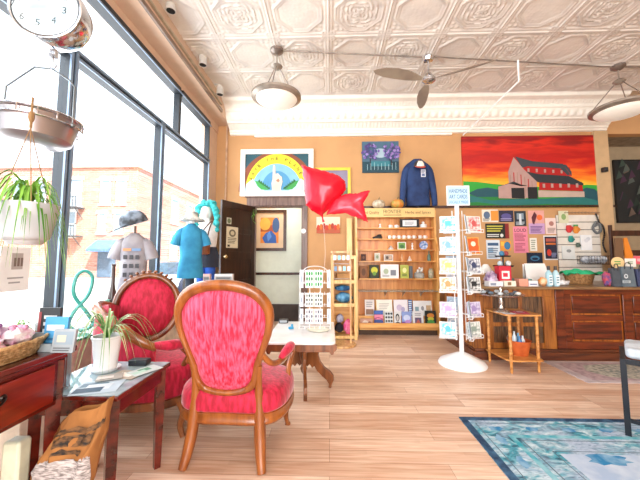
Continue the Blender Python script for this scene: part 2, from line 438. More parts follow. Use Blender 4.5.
# display ledge under the windows
led = MB(); led.box(WX + 0.045, -1.84, 1.86, 3.7, 0.0, 0.66); led.box(WX + 0.045, -1.5, 3.7, 5.12, 0.0, 0.66)
S(led.build('trim_9', M('#E8DDCC', rough=0.5), smooth=False, bevel=0.006))
tag(MB().box(WX + 0.05, -1.80, 1.86, 4.95, 0.661, 0.675).build('glass_shelf', M('#9FE0C8', rough=0.08, var=0.02, trans=0.55), smooth=False), 'long clear glass shelf with green edge along the window ledge', 'glass shelf')
gs_ = bpy.data.objects['glass_shelf']; MB().box(-1.80, -1.794, 1.86, 4.95, 0.660, 0.676).build('green_edge', M('#2FB48C', rough=0.2), gs_, smooth=False)

# ------------------------------------------------------------------ street outside
street_m = M('#B9B4AE', rough=0.9, var=0.06, scale=0.6)
S(MB().box(-60, WX - 0.2, -10, 90, -0.3, -0.15).build('street', street_m, smooth=False))
def brick_mat():
    m = bpy.data.materials.new('mat_brick'); m.use_nodes = True; nt = m.node_tree; b = nt.nodes['Principled BSDF']; b.inputs['Roughness'].default_value = 0.9
    tc = nt.nodes.new('ShaderNodeTexCoord'); mp = nt.nodes.new('ShaderNodeMapping'); mp.inputs['Rotation'].default_value = (math.radians(90), 0, 0)
    br = nt.nodes.new('ShaderNodeTexBrick'); br.inputs['Scale'].default_value = 1; br.inputs['Brick Width'].default_value = 0.5; br.inputs['Row Height'].default_value = 0.16; br.inputs['Mortar Size'].default_value = 0.012
    br.inputs['Color1'].default_value = lin('#B87868'); br.inputs['Color2'].default_value = lin('#C8907E'); br.inputs['Mortar'].default_value = lin('#D2B5A0')
    nt.links.new(tc.outputs['Object'], mp.inputs[0]); nt.links.new(mp.outputs[0], br.inputs[0]); nt.links.new(br.outputs[0], b.inputs['Base Color'])
    return m
brick = brick_mat()
white_b = M('#EFEDE8', rough=0.7, var=0.02); glass_b = M('#9FB2BF', rough=0.2, var=0.05)
def building(name, label, x0, x1, y0, y1, z1, wins, door=None):
    t = thing(name, label, 'building', ((x0 + x1) / 2, (y0 + y1) / 2, -0.15))
    MB().box(x0, x1, y0, y1, -0.15, z1).build('brick_wall', brick, t, smooth=False)
    MB().box(x0 - 0.15, x1 + 0.15, y0 - 0.15, y1 + 0.15, z1, z1 + 0.25).build('roof_edge', M('#D9BFAE', rough=0.8), t, smooth=False)
    for (a, b, c, d, face) in wins:
        f = MB(); p = MB()
        if face == 'y':
            f.box(a - 0.1, b + 0.1, y0 - 0.08, y0, c - 0.15, c); f.box(a - 0.1, b + 0.1, y0 - 0.1, y0, d, d + 0.25)
            f.box(a, a + 0.08, y0 - 0.05, y0, c, d); f.box(b - 0.08, b, y0 - 0.05, y0, c, d); f.box(a, b, y0 - 0.05, y0, (c + d) / 2 - 0.04, (c + d) / 2 + 0.04)
            p.box(a + 0.08, b - 0.08, y0 - 0.03, y0, c, d)
        else:
            f.box(x1, x1 + 0.1, a - 0.1, b + 0.1, c - 0.15, c); f.box(x1, x1 + 0.12, a - 0.1, b + 0.1, d, d + 0.25)
            f.box(x1, x1 + 0.05, a, a + 0.1, c, d); f.box(x1, x1 + 0.05, b - 0.1, b, c, d)
            p.box(x1, x1 + 0.03, a + 0.1, b - 0.1, c, d)
        fo = f.build('window', white_b, t, smooth=False); p.build('pane', glass_b, fo, smooth=False)
    return t
YB = 22.0
def bx(px): return at(px, 258, Y=YB).x
def bz(py): return at(60, py, Y=YB).z
wl = []
for (a, b, c, d) in ((97, 107, 204, 181), (113, 123, 204, 181), (96, 104, 233, 214), (112, 121, 233, 214), (66, 78, 206, 180), (64, 74, 236, 212), (8, 20, 206, 180), (30, 42, 206, 180), (8, 20, 236, 212), (34, 44, 236, 212)):
    wl.append((bx(a), bx(b), bz(c), bz(d), 'y'))
for y in (24, 27, 30, 33): wl.append((y, y + 1.2, 4.5, 6.6, 'x')); wl.append((y, y + 1.2, 1.2, 3.4, 'x'))
ba = building('corner_building', 'pink brick three storey corner building across the street with white windows', bx(-60), bx(134), YB, 36, bz(168), wl)
sf = MB().box(bx(98), bx(116), YB - 0.05, YB, -0.1, bz(248)).build('storefront', M('#5C6E80', rough=0.4), ba, smooth=False)
MB().add([(bx(96), YB, bz(240)), (bx(117), YB, bz(240)), (bx(118), YB - 0.9, bz(249)), (bx(95), YB - 0.9, bz(249)), (bx(118), YB - 0.9, bz(252)), (bx(95), YB - 0.9, bz(252))], [(0, 1, 2, 3), (3, 2, 4, 5)]).build('awning', M('#5F7F9E', rough=0.7), ba, smooth=False)
fe = MB()
for z in (208, 236):
    fe.box(bx(58), bx(82), YB - 0.9, YB - 0.02, bz(z) - 0.08, bz(z))
    for k in range(9):
        x = bx(58) + (bx(82) - bx(58)) * k / 8; fe.box(x - 0.02, x + 0.02, YB - 0.9, YB - 0.86, bz(z), bz(z) + 0.7)
    fe.box(bx(58), bx(82), YB - 0.9, YB - 0.86, bz(z) + 0.66, bz(z) + 0.72)
    for k in (60, 80): fe.tube([(bx(k), YB - 0.85, bz(z)), (bx(k), YB - 0.02, bz(z) - 0.8)], 0.03, 5)
fe.build('fire_escape', M('#5E6468', rough=0.6), ba, smooth=False)
wl = []
for y in range(38, 62, 3): wl.append((y, y + 1.3, 3.6, 5.6, 'x')); wl.append((y, y + 1.3, 0.6, 2.6, 'x'))
building('row_building', 'long brick row building receding down the street beyond the corner building', -26, -19.5, 37, 62, 6.8, wl)
def car(x, y, col, label):
    t = thing('parked_car', label, 'car', (x, y, -0.15), 0, None)
    b = MB(); b.loft([((x, y, 0.05), 0.82, 2.0), ((x, y, 0.2), 0.88, 2.15), ((x, y, 0.45), 0.88, 2.15), ((x, y, 0.62), 0.84, 2.05)], 28, 3.5)
    b.build('body', M(col, rough=0.25, coat=0.5), t)
    c = MB(); c.loft([((x, y - 0.1, 0.6), 0.8, 1.25), ((x, y - 0.1, 1.05), 0.62, 0.85), ((x, y - 0.1, 1.1), 0.55, 0.75)], 28, 3.2)
    c.build('cabin', M('#4A5660', rough=0.1), t)
    for sx in (-0.8, 0.8):
        for sy in (-1.3, 1.3):
            MB().lathe([(0.0, -0.1), (0.3, -0.1), (0.32, -0.06), (0.32, 0.06), (0.3, 0.1), (0.0, 0.1)], (x + sx, y + sy, 0.17), 20, axis='x').build('wheel', M('#2B2B2C', rough=0.7), t)
car(-6.6, 13.5, '#C8CED2', 'pale silver car parked across the street outside the window')
# ------------------------------------------------------------------ furniture
velvet = M('#BC0A34', rough=0.7, alt='#E65A7C', scale=75, stretch=(1, 1, 0.06), bump=0.25, bscale=50, sheen=0.5)
velvet_d = M('#A00626', rough=0.75, alt='#CC1C44', scale=40, stretch=(1, 1, 0.3), bump=0.25, bscale=50, sheen=0.4)
chairwood = WOOD('#7C3F16', '#A35C24', 2, scale=2, rough=0.28, coat=0.5)
walnut = WOOD('#5A2E14', '#8A5028', 2, scale=2, rough=0.32, coat=0.4)
mahog = WOOD('#3C0E08', '#6A1C10', 1, scale=2, rough=0.25, coat=0.5)
marble = M('#F2F0EC', rough=0.15, var=0.02, scale=3, alt='#DAD8D6', coat=0.3)

def ring_frame(mb, outer, inner, fn, th):
    """closed frame between two outlines in (x,z), set in space by fn(x,z,depth); rounded section"""
    N = len(outer)
    prof = [(0, 0), (0.12, 0.7), (0.5, 1.0), (0.88, 0.7), (1, 0), (1, -0.6), (0, -0.6)]
    vs = []
    for i in range(N):
        for t, d in prof:
            x = outer[i][0] * (1 - t) + inner[i][0] * t; z = outer[i][1] * (1 - t) + inner[i][1] * t
            vs.append(fn(x, z, d * th))
    K = len(prof); fs = []
    for i in range(N):
        j = (i + 1) % N
        for k in range(K):
            l = (k + 1) % K
            fs.append((i * K + k, i * K + l, j * K + l, j * K + k))
    mb.add(vs, fs)
def dome(mb, outline, fn, d0, bulge, rings=8):
    cx = sum(p[0] for p in outline) / len(outline); cz = (max(p[1] for p in outline) + min(p[1] for p in outline)) / 2
    N = len(outline); vs = []; fs = []
    for r in range(rings):
        s_ = 1 - r / rings
        for p in outline: vs.append(fn(cx + (p[0] - cx) * s_, cz + (p[1] - cz) * s_, d0 + bulge * math.sqrt(max(0, 1 - s_ * s_))))
    vs.append(fn(cx, cz, d0 + bulge)); c = len(vs) - 1
    for r in range(rings - 1):
        for i in range(N):
            j = (i + 1) % N; fs.append((r * N + i, r * N + j, (r + 1) * N + j, (r + 1) * N + i))
    for i in range(N): fs.append(((rings - 1) * N + i, (rings - 1) * N + (i + 1) % N, c))
    mb.add(vs, fs)
def mirror_outline(half):
    """half outline top->bottom for x>=0, mirrored into a closed smooth loop"""
    pts = [(x, z, 0) for x, z in half] + [(-x, z, 0) for x, z in half[::-1] if x > 1e-4]
    return [(p.x, p.y) for p in catmull(pts, 5, True)]

# the armchair in the foreground, its back to us
ch = thing('victorian_armchair', 'Victorian armchair with balloon shaped red velvet back seen from behind in the foreground', 'armchair', (-0.622, 2.185, 0), math.radians(-2.5), local=True)
outer = mirror_outline([(0, 1.125), (0.12, 1.112), (0.212, 1.065), (0.268, 0.99), (0.284, 0.91), (0.272, 0.81), (0.24, 0.71), (0.212, 0.63), (0.2, 0.56), (0.192, 0.495), (0.15, 0.437), (0.08, 0.412), (0, 0.405)])
inner = mirror_outline([(0, 1.06), (0.105, 1.045), (0.178, 1.008), (0.225, 0.945), (0.238, 0.88), (0.226, 0.79), (0.195, 0.69), (0.168, 0.61), (0.156, 0.55), (0.14, 0.498), (0.106, 0.463), (0.056, 0.448), (0, 0.444)])
def backfn(x, z, d):   # the back leans away from the seat and is slightly curved
    return (x * 1.09 - 0.008, -0.235 - 0.21 * (z - 0.45) - d + 0.45 * x * x, z)
m = MB(); ring_frame(m, outer, inner, backfn, 0.026); m.build('back_frame', chairwood, ch, angle=60)
m = MB(); dome(m, inner, backfn, 0.0, 0.035); dome(m, inner, backfn, -0.02, -0.05); m.build('backrest', velvet, ch, angle=80)
seat_o = catmull([(0, -0.25, 0), (0.23, -0.24, 0), (0.335, -0.14, 0), (0.365, 0.06, 0), (0.325, 0.24, 0), (0.16, 0.315, 0), (0, 0.33, 0), (-0.16, 0.315, 0), (-0.325, 0.24, 0), (-0.365, 0.06, 0), (-0.335, -0.14, 0), (-0.23, -0.24, 0)], 5, True)
def slab(mb, outl, zs):   # zs: (scale, z)
    vs = []; N = len(outl)
    for s_, z in zs:
        for p in outl: vs.append((p.x * s_, p.y * s_, z))
    fs = [tuple(range(N))[::-1], tuple((len(zs) - 1) * N + i for i in range(N))]
    for r in range(len(zs) - 1):
        for i in range(N): fs.append((r * N + i, r * N + (i + 1) % N, (r + 1) * N + (i + 1) % N, (r + 1) * N + i))
    mb.add(vs, fs)
m = MB(); slab(m, seat_o, [(0.9, 0.235), (0.97, 0.238), (1.0, 0.25), (1.005, 0.262), (0.985, 0.27), (0.985, 0.30), (1.0, 0.308), (0.97, 0.312)]); m.build('seat_rail', chairwood, ch, angle=50)
m = MB(); slab(m, seat_o, [(0.97, 0.309), (1.0, 0.325), (1.0, 0.375), (0.97, 0.415), (0.88, 0.44), (0.7, 0.457), (0.45, 0.465), (0.2, 0.468), (0.02, 0.468)]); m.build('seat', velvet_d, ch, angle=80)
for s in (-1, 1):
    m = MB()
    P = catmull([(s * 0.203, -0.255, 0.60), (s * 0.2, -0.238, 0.50), (s * 0.2, -0.225, 0.40), (s * 0.205, -0.225, 0.30), (s * 0.212, -0.235, 0.19), (s * 0.225, -0.262, 0.08), (s * 0.24, -0.29, 0.0)], 4)
    m.tube(P, [0.019 + 0.013 * math.sin(min(1, max(0, (i / len(P) - 0.2) / 0.8)) * 3.1) ** 1.0 for i in range(len(P))], 10, flat=1.15)
    m.build('leg', chairwood, ch, angle=70)
    m = MB(); P = catmull([(s * 0.285, 0.2, 0.30), (s * 0.30, 0.225, 0.24), (s * 0.295, 0.23, 0.17), (s * 0.285, 0.235, 0.08), (s * 0.292, 0.25, 0.02), (s * 0.296, 0.258, 0.0)], 4)
    m.tube(P, [0.034 - 0.018 * min(1, i / len(P) * 1.4) + (0.006 if i > len(P) - 4 else 0) for i in range(len(P))], 10)
    m.build('leg', chairwood, ch, angle=70)
    m = MB(); P = catmull([(s * 0.222, -0.24, 0.66), (s * 0.265, -0.2, 0.60), (s * 0.30, -0.11, 0.58), (s * 0.335, 0.0, 0.60), (s * 0.345, 0.10, 0.605), (s * 0.345, 0.165, 0.575), (s * 0.33, 0.145, 0.51), (s * 0.325, 0.10, 0.455), (s * 0.33, 0.07, 0.39)], 4)
    m.tube(P, 0.019, 10); a = m.build('arm', chairwood, ch, angle=70)
    m = MB(); P = catmull([(s * 0.305, -0.1, 0.598), (s * 0.325, -0.04, 0.618), (s * 0.34, 0.03, 0.628), (s * 0.347, 0.09, 0.63), (s * 0.348, 0.13, 0.618)], 4)
    m.tube(P, [0.012 + 0.022 * math.sin(math.pi * (i + 0.6) / (len(P) + 0.2)) for i in range(len(P))], 10); m.build('arm_pad', velvet_d, ch, angle=80)

# the second armchair by the window: oval medallion back, sweeping near arm
A2 = thing('medallion_armchair', 'red velvet armchair by the window with carved oval back and sweeping wooden arm', 'armchair', (-1.35, 2.45, 0))
Bc = Vector((-1.545, 2.62, 0.84)); nrm = Vector((0.42, -0.9, 0)).normalized(); uu = Vector((-nrm.y, nrm.x, 0)); uu = uu if uu.x > 0 else -uu
def ovfn(x, z, d):
    return Bc + uu * x + Vector((0, 0, z)) + nrm * (d - 0.12 * z) + Vector((0, 0, 0))
ov_o = [(0.262 * math.cos(a), 0.29 * math.sin(a)) for a in [2 * math.pi * k / 48 for k in range(48)]]
ov_i = [(0.212 * math.cos(a), 0.238 * math.sin(a)) for a in [2 * math.pi * k / 48 for k in range(48)]]
m = MB(); ring_frame(m, ov_o, ov_i, ovfn, 0.03)
# carved beads on the crest
for k in range(9):
    a = math.radians(50 + k * 10); p = ovfn(0.272 * math.cos(a), 0.30 * math.sin(a), 0.012); m.sphere(p, 0.013 + 0.006 * math.sin(k / 8 * math.pi), 0.013, 0.012, 8)
m.build('back_frame', walnut, A2, angle=60)
m = MB(); dome(m, ov_i, ovfn, 0.0, 0.05); dome(m, ov_i, ovfn, -0.015, -0.02); m.build('backrest', velvet_d, A2, angle=80)
# near arm: upholstered wall under a wooden rail
rail = catmull([(-1.74, 2.46, 0.87), (-1.73, 2.32, 0.90), (-1.67, 2.20, 0.90), (-1.55, 2.11, 0.845), (-1.39, 2.08, 0.765), (-1.26, 2.10, 0.68), (-1.19, 2.14, 0.635)], 7)
m = MB(); m.tube(rail, [0.02 + 0.012 * math.sin(i / len(rail) * 3.14) for i in range(len(rail))], 10, flat=1.3); m.build('arm', chairwood, A2, angle=70)
def wallf(a, b):
    i = a * (len(rail) - 1); p = rail[int(round(i))]; c = Vector((-1.35, 2.45, 0))
    z = 0.34 + (p.z - 0.34) * b; out = 0.015 * math.sin(b * math.pi)
    d = (Vector((p.x, p.y, 0)) - c).normalized()
    return Vector((p.x, p.y, z)) + d * out
m = MB(); m.grid(wallf, len(rail), 8); wv = list(m.v)
c0 = Vector((-1.35, 2.45, 0))
b_ = len(m.v); inn = []
for v_ in wv:
    d = (Vector((v_[0], v_[1], 0)) - c0).normalized(); inn.append((v_[0] - d.x * 0.07, v_[1] - d.y * 0.07, v_[2]))
m.add(inn, [tuple(i for i in f) for f in m.f[:]])
L8 = 8; R_ = len(rail)
edge = []
for i in range(R_ - 1): edge.append((i * 8 + 7, (i + 1) * 8 + 7, b_ + (i + 1) * 8 + 7, b_ + i * 8 + 7))
for j in range(7): edge.append(((R_ - 1) * 8 + j, (R_ - 1) * 8 + j + 1, b_ + (R_ - 1) * 8 + j + 1, b_ + (R_ - 1) * 8 + j)); edge.append((j, j + 1, b_ + j + 1, b_ + j))
for f in edge: m.f.append(f); m.m.append(0)
m.build('side_panel', velvet_d, A2, angle=80)
m = MB(); P = catmull([(-1.20, 2.13, 0.655), (-1.13, 2.19, 0.64), (-1.10, 2.25, 0.63), (-1.07, 2.31, 0.61)], 5)
m.tube(P, [0.02 + 0.02 * math.sin(math.pi * (i + 0.5) / len(P)) for i in range(len(P))], 10); m.build('arm_pad', velvet_d, A2, angle=80)
m = MB(); P = catmull([(-1.08, 2.29, 0.60), (-1.05, 2.33, 0.53), (-1.09, 2.32, 0.44), (-1.07, 2.3, 0.36)], 5); m.tube(P, 0.02, 8); m.build('arm_post', walnut, A2)
so_ = catmull([(x, y, 0) for x, y in ((-1.68, 2.25), (-1.45, 2.13), (-1.2, 2.16), (-1.05, 2.3), (-1.02, 2.5), (-1.08, 2.72), (-1.25, 2.82), (-1.5, 2.78), (-1.7, 2.6))], 5, True)
def slab2(mb, zs):
    c = Vector((-1.33, 2.46, 0)); N = len(so_); vs = []
    for s_, z in zs:
        for p in so_: q = c + (p - c) * s_; vs.append((q.x, q.y, z))
    fs = [tuple(range(N))[::-1], tuple((len(zs) - 1) * N + i for i in range(N))]
    for r in range(len(zs) - 1):
        for i in range(N): fs.append((r * N + i, r * N + (i + 1) % N, (r + 1) * N + (i + 1) % N, (r + 1) * N + i))
    mb.add(vs, fs)
m = MB(); slab2(m, [(0.95, 0.20), (1.0, 0.21), (1.01, 0.235), (1.0, 0.26), (0.97, 0.265)]); m.build('seat_rail', walnut, A2, angle=50)
m = MB(); slab2(m, [(0.96, 0.26), (0.99, 0.28), (0.99, 0.38), (0.985, 0.42), (0.94, 0.455), (0.8, 0.48), (0.5, 0.495), (0.1, 0.5)]); m.build('seat', velvet_d, A2, angle=80)
for (x, y, dx, dy) in ((-1.56, 2.24, -0.03, -0.03), (-1.08, 2.27, 0.05, -0.03), (-1.08, 2.68, 0.04, 0.04), (-1.58, 2.66, -0.03, 0.03)):
    m = MB(); P = catmull([(x, y, 0.24), (x + dx, y + dy, 0.17), (x + dx * 0.4, y + dy * 0.4, 0.07), (x + dx, y + dy, 0.0)], 5); m.tube(P, [0.032 - 0.015 * i / len(P) for i in range(len(P))], 8); m.build('leg', walnut, A2)

# marble topped parlour table
TB = thing('marble_top_table', 'low parlour table with white marble top on carved scrolled wooden legs', 'table', (-0.255, 3.15, 0))
def rr(x0, x1, y0, y1, r, n=5):
    out = []
    for cx, cy, a0 in ((x1 - r, y1 - r, 0), (x0 + r, y1 - r, 90), (x0 + r, y0 + r, 180), (x1 - r, y0 + r, 270)):
        for k in range(n + 1):
            a = math.radians(a0 + 90 * k / n); out.append((cx + r * math.cos(a), cy + r * math.sin(a)))
    return out
m = MB(); m.prism(rr(-0.57, 0.055, 2.68, 3.56, 0.05), (0, 0, 0.515), UX, UY, 0.022); m.build('tabletop', marble, TB, bevel=0.005)
m = MB(); m.prism(rr(-0.535, 0.025, 2.715, 3.525, 0.04), (0, 0, 0.445), UX, UY, 0.069)
m.prism([(-0.6, 0.47), (-0.6, 0.515), (0.03, 0.515), (0.03, 0.47), (0.01, 0.45), (0.0, 0.425), (-0.02, 0.425), (-0.04, 0.46), (-0.25, 0.46), (-0.285, 0.445), (-0.32, 0.46), (-0.53, 0.46), (-0.55, 0.425), (-0.57, 0.425), (-0.58, 0.45)], (0.035, 2.71, 0), UX, UZ, -0.015)
m.build('apron', walnut, TB, bevel=0.004)
m = MB(); m.lathe([(0.0, 0.10), (0.012, 0.10), (0.03, 0.13), (0.035, 0.16), (0.02, 0.19), (0.03, 0.23), (0.045, 0.28), (0.045, 0.33), (0.028, 0.37), (0.05, 0.40), (0.05, 0.445), (0, 0.445)], (-0.255, 3.17, 0), 20); m.build('column', walnut, TB)
S_leg = [(0.02, 0.36), (0.06, 0.40), (0.11, 0.41), (0.13, 0.44), (0.20, 0.445), (0.215, 0.40), (0.20, 0.35), (0.185, 0.30), (0.21, 0.24), (0.26, 0.19), (0.33, 0.155), (0.37, 0.12), (0.375, 0.07), (0.35, 0.03), (0.345, 0.0), (0.315, 0.0), (0.32, 0.035), (0.29, 0.07), (0.24, 0.10), (0.17, 0.15), (0.14, 0.19), (0.11, 0.17), (0.08, 0.205), (0.05, 0.18), (0.02, 0.20)]
for k, (ux, uy) in enumerate(((1, -0.25), (-1, 0.25), (0.12, -1), (-0.12, 1))):
    d = Vector((ux, uy, 0)).normalized(); nn = Vector((-d.y, d.x, 0))
    sc = 0.82 if k < 2 else 1.08
    m = MB(); m.prism([(a * sc, b) for a, b in S_leg], Vector((-0.255, 3.17, 0)) + nn * 0.016, d, UZ, 0.032); m.build('leg', walnut, TB, bevel=0.004)

# dark red desk in the near left corner
DZT = 0.84
DK = thing('writing_desk', 'dark red mahogany desk with one drawer at the near left by the window', 'desk', (-1.5, 1.0, 0))
m = MB(); m.box(-1.76, -1.195, 0.55, 1.467, DZT - 0.026, DZT); m.build('desktop', mahog, DK, bevel=0.005)
m = MB(); m.box(-1.74, -1.222, 0.6, 1.435, 0.60, DZT - 0.0265); m.box(-1.222, -1.212, 0.6, 1.435, DZT - 0.045, DZT - 0.0265); m.build('case', mahog, DK, bevel=0.003)
m = MB(); m.box(-1.222, -1.208, 0.66, 1.37, 0.62, 0.785); dr = m.build('drawer', WOOD('#641608', '#862412', 1, rough=0.25, coat=0.5), DK, bevel=0.005)
hy = 1.10
m = MB(); m.tube(catmull([(-1.208, hy - 0.06, 0.735), (-1.195, hy - 0.055, 0.73), (-1.188, hy - 0.025, 0.718), (-1.188, hy + 0.015, 0.718), (-1.195, hy + 0.045, 0.73), (-1.208, hy + 0.05, 0.735)], 4), 0.005, 8); m.sphere((-1.207, hy - 0.06, 0.735), 0.01, 0.013, 0.013, 8); m.sphere((-1.207, hy + 0.05, 0.735), 0.01, 0.013, 0.013, 8); m.build('handle', M('#2B2320', rough=0.3, metal=0.8), dr)
for x, y in ((-1.245, 1.41), (-1.715, 1.41), (-1.245, 0.63), (-1.715, 0.63)):
    m = MB(); m.tube([(x, y, 0.79), (x, y, 0.45), (x, y, 0.0)], [0.038, 0.036, 0.024], 4); m.build('leg', mahog, DK, smooth=False)
hp = at(11, 443, Y=1.3)
tag(MB().prism(rr(-0.04, 0.035, 0, hp.z, 0.015), (hp.x, 1.3, 0.001), UX, UZ, -0.06).build('wall_heater', M('#D8DCC4', rough=0.5), bevel=0.01), 'pale cream electric heater standing on the floor under the desk', 'heater')

# side table with papers
ST = thing('side_table', 'dark red wooden side table covered with leaflets beside the desk', 'side table', (-1.22, 1.68, 0))
m = MB(); m.box(-1.47, -0.995, 1.475, 1.965, 0.578, 0.60); m.build('tabletop', mahog, ST, bevel=0.004)
m = MB(); m.box(-1.445, -1.02, 1.495, 1.94, 0.50, 0.578); m.build('apron', mahog, ST, bevel=0.003)
for x, y in ((-1.038, 1.51), (-1.038, 1.925), (-1.42, 1.51), (-1.42, 1.925)):
    m = MB(); m.tube([(x, y, 0.578), (x, y, 0.3), (x, y, 0.0)], [0.034, 0.032, 0.024], 4); m.build('leg', mahog, ST, smooth=False)
m = MB(); m.box(-1.46, -1.0, 1.482, 1.958, 0.6005, 0.6045); m.build('glass_top', M('#A9BCC2', rough=0.05, alt='#7E929A'), ST)

# black metal bench at the right edge with pale cushion
BN = thing('metal_bench', 'black metal framed bench with pale cushion cut by the right edge', 'bench', (2.105, 2.335, 0), math.radians(-42), local=True)
bm_ = M('#20242B', rough=0.4, metal=0.3)
def bar(x0, x1, y0, y1, z0, z1, name):
    MB().box(x0, x1, y0, y1, z0, z1).build(name, bm_, BN, smooth=False, bevel=0.002)
for x in (0.0, 0.85):
    for y in (0.0, 0.42): bar(x - 0.017, x + 0.017, y - 0.017, y + 0.017, 0.0095, 0.535, 'leg')
for y in (0.0, 0.42): bar(0.017, 0.833, y - 0.014, y + 0.014, 0.50, 0.535, 'rail')
bar(0.017, 0.833, -0.012, 0.012, 0.10, 0.125, 'stretcher')
for x in (0.0, 0.85): bar(x - 0.014, x + 0.014, 0.017, 0.403, 0.50, 0.535, 'rail')
MB().prism(rr(0.015, 0.835, 0.015, 0.405, 0.04), (0, 0, 0.536), UX, UY, 0.07).build('cushion', M('#C9D3DC', rough=0.8, bump=0.2), BN, bevel=0.02)

# rugs
def rug_mat():
    m = bpy.data.materials.new('mat_blue_rug'); m.use_nodes = True; nt = m.node_tree; L = nt.links.new; b = nt.nodes['Principled BSDF']; b.inputs['Roughness'].default_value = 0.95
    tc = nt.nodes.new('ShaderNodeTexCoord')
    def nz(sc, st, det=5, dist=1.0):
        mp = nt.nodes.new('ShaderNodeMapping'); mp.inputs['Scale'].default_value = st; L(tc.outputs['Object'], mp.inputs[0])
        n = nt.nodes.new('ShaderNodeTexNoise'); n.inputs['Scale'].default_value = sc; n.inputs['Detail'].default_value = det; n.inputs['Distortion'].default_value = dist; L(mp.outputs[0], n.inputs[0]); return n
    n1 = nz(9, (1, 1.6, 1)); n2 = nz(3.2, (1, 1.4, 1), 3, 0.5); n3 = nz(28, (0.5, 2, 1), 4, 2)
    r1 = nt.nodes.new('ShaderNodeValToRGB'); e = r1.color_ramp.elements
    e[0].position = 0.36; e[0].color = lin('#2E5C70'); e[1].position = 0.66; e[1].color = lin('#CBDCE0')
    a = e.new(0.47); a.color = lin('#4FA0B0'); a = e.new(0.54); a.color = lin('#9CBCC6')
    L(n1.outputs[0], r1.inputs[0])
    r2 = nt.nodes.new('ShaderNodeValToRGB'); e = r2.color_ramp.elements
    e[0].position = 0.42; e[0].color = (0, 0, 0, 1); e[1].position = 0.62; e[1].color = (1, 1, 1, 1); L(n2.outputs[0], r2.inputs[0])
    mx = nt.nodes.new('ShaderNodeMixRGB'); L(r2.outputs[0], mx.inputs[0]); L(r1.outputs[0], mx.inputs[1]); mx.inputs[2].default_value = lin('#A8B8CC')
    r3 = nt.nodes.new('ShaderNodeValToRGB'); e = r3.color_ramp.elements; e[0].position = 0.38; e[0].color = (0.5, 0.55, 0.6, 1); e[1].position = 0.5; e[1].color = (1, 1, 1, 1); L(n3.outputs[0], r3.inputs[0])
    mm = nt.nodes.new('ShaderNodeMixRGB'); mm.blend_type = 'MULTIPLY'; mm.inputs[0].default_value = 0.85; L(mx.outputs[0], mm.inputs[1]); L(r3.outputs[0], mm.inputs[2])
    L(mm.outputs[0], b.inputs['Base Color']); return m
m = MB(); RX0, RX1, RY0, RY1 = 1.018, 3.4, 0.3, 2.56
m.use(rug_mat()); m.box(RX0, RX1, RY0, RY1, 0.0005, 0.008)
navy = M('#163452', rough=0.95, alt='#3E6484', scale=14)
aqua = M('#2F98A8', rough=0.95, alt='#8CBCC6', scale=10)
blu = M('#2478A8', rough=0.95, alt='#7FA8C4', scale=12)
linec = M('#5C6F7C', rough=0.95)
pale = M('#9FB2CC', rough=0.95, alt='#C0CCD8', scale=7)
Z1 = 0.0085
def border(d0, d1, z):
    for a in ((RX0 + d0, RX1 - d0, RY1 - d1, RY1 - d0), (RX0 + d0, RX1 - d0, RY0 + d0, RY0 + d1), (RX0 + d0, RX0 + d1, RY0 + d1, RY1 - d1), (RX1 - d1, RX1 - d0, RY0 + d1, RY1 - d1)):
        m.box(*a, 0.005, z)
m.use(navy); border(0, 0.05, Z1 + 0.0004); m.use(linec); border(0.085, 0.092, Z1); m.use(aqua); border(0.24, 0.275, Z1); m.use(linec); border(0.30, 0.308, Z1); m.use(linec); border(0.42, 0.426, Z1)
m.use(pale); m.box(RX0 + 0.45, RX1 - 0.45, RY0 + 0.45, RY1 - 0.45, 0.005, Z1 - 0.0002)
rg = random.Random(3)
def blot(cx, cy, rx, ry, z, sd):
    rr_ = random.Random(sd); k = 18; P = []
    for i in range(k):
        a = 2 * math.pi * i / k; q = 0.72 + 0.45 * rr_.random(); P.append((cx + rx * q * math.cos(a), cy + ry * q * math.sin(a)))
    m.flat(P, (0, 0, z), UX, UY)
m.use(blu)
blot(1.72, 2.06, 0.13, 0.06, Z1 + 0.0006, 1)
for k in range(9): blot(RX0 + 0.2 + k * 0.26, RY1 - 0.165, 0.05, 0.03, Z1 + 0.0005, k + 20)
for k in range(8): blot(RX0 + 0.165, RY1 - 0.3 - k * 0.24, 0.03, 0.06, Z1 + 0.0005, k + 40)
m.use(navy)
for k in range(60):
    x = 2.05 + rg.random() * 0.75; y = 1.2 + rg.random() * 0.85; m.flat([(x, y), (x + 0.05, y + 0.02), (x + 0.11, y + 0.045), (x + 0.07, y + 0.055), (x + 0.01, y + 0.02)], (0, 0, Z1 + 0.0006 + 0.00002 * k), UX, UY)
tag(m.build('area_rug', None, smooth=False), 'large distressed blue and aqua rug on the wood floor at lower right', 'rug')
m = MB(); m.use(M('#CDBFC0', rough=0.95, alt='#B6A9AC', scale=9)); m.box(2.60, 4.4, 3.285, 3.935, 0.0005, 0.007)
m.use(M('#B9A2A6', rough=0.95, scale=20)); m.box(2.70, 4.3, 3.345, 3.875, 0.004, 0.0076)
m.use(M('#C9C6B8', rough=0.95, alt='#8E9086', scale=26)); m.flat([(2.85, 3.610), (2.95, 3.434), (3.2, 3.385), (3.9, 3.385), (4.1, 3.492), (4.15, 3.610), (4.1, 3.737), (3.9, 3.835), (3.2, 3.835), (2.95, 3.786)], (0, 0, 0.0082), UX, UY)
m.use(M('#7F8A84', rough=0.95, alt='#C9C3B6', scale=30)); m.flat([(3.0, 3.610), (3.1, 3.492), (3.3, 3.443), (3.8, 3.443), (3.95, 3.610), (3.8, 3.767), (3.3, 3.767), (3.1, 3.728)], (0, 0, 0.0086), UX, UY)
tag(m.build('small_rug', None, smooth=False), 'small faded mauve rug with patterned centre in front of the counter', 'rug')

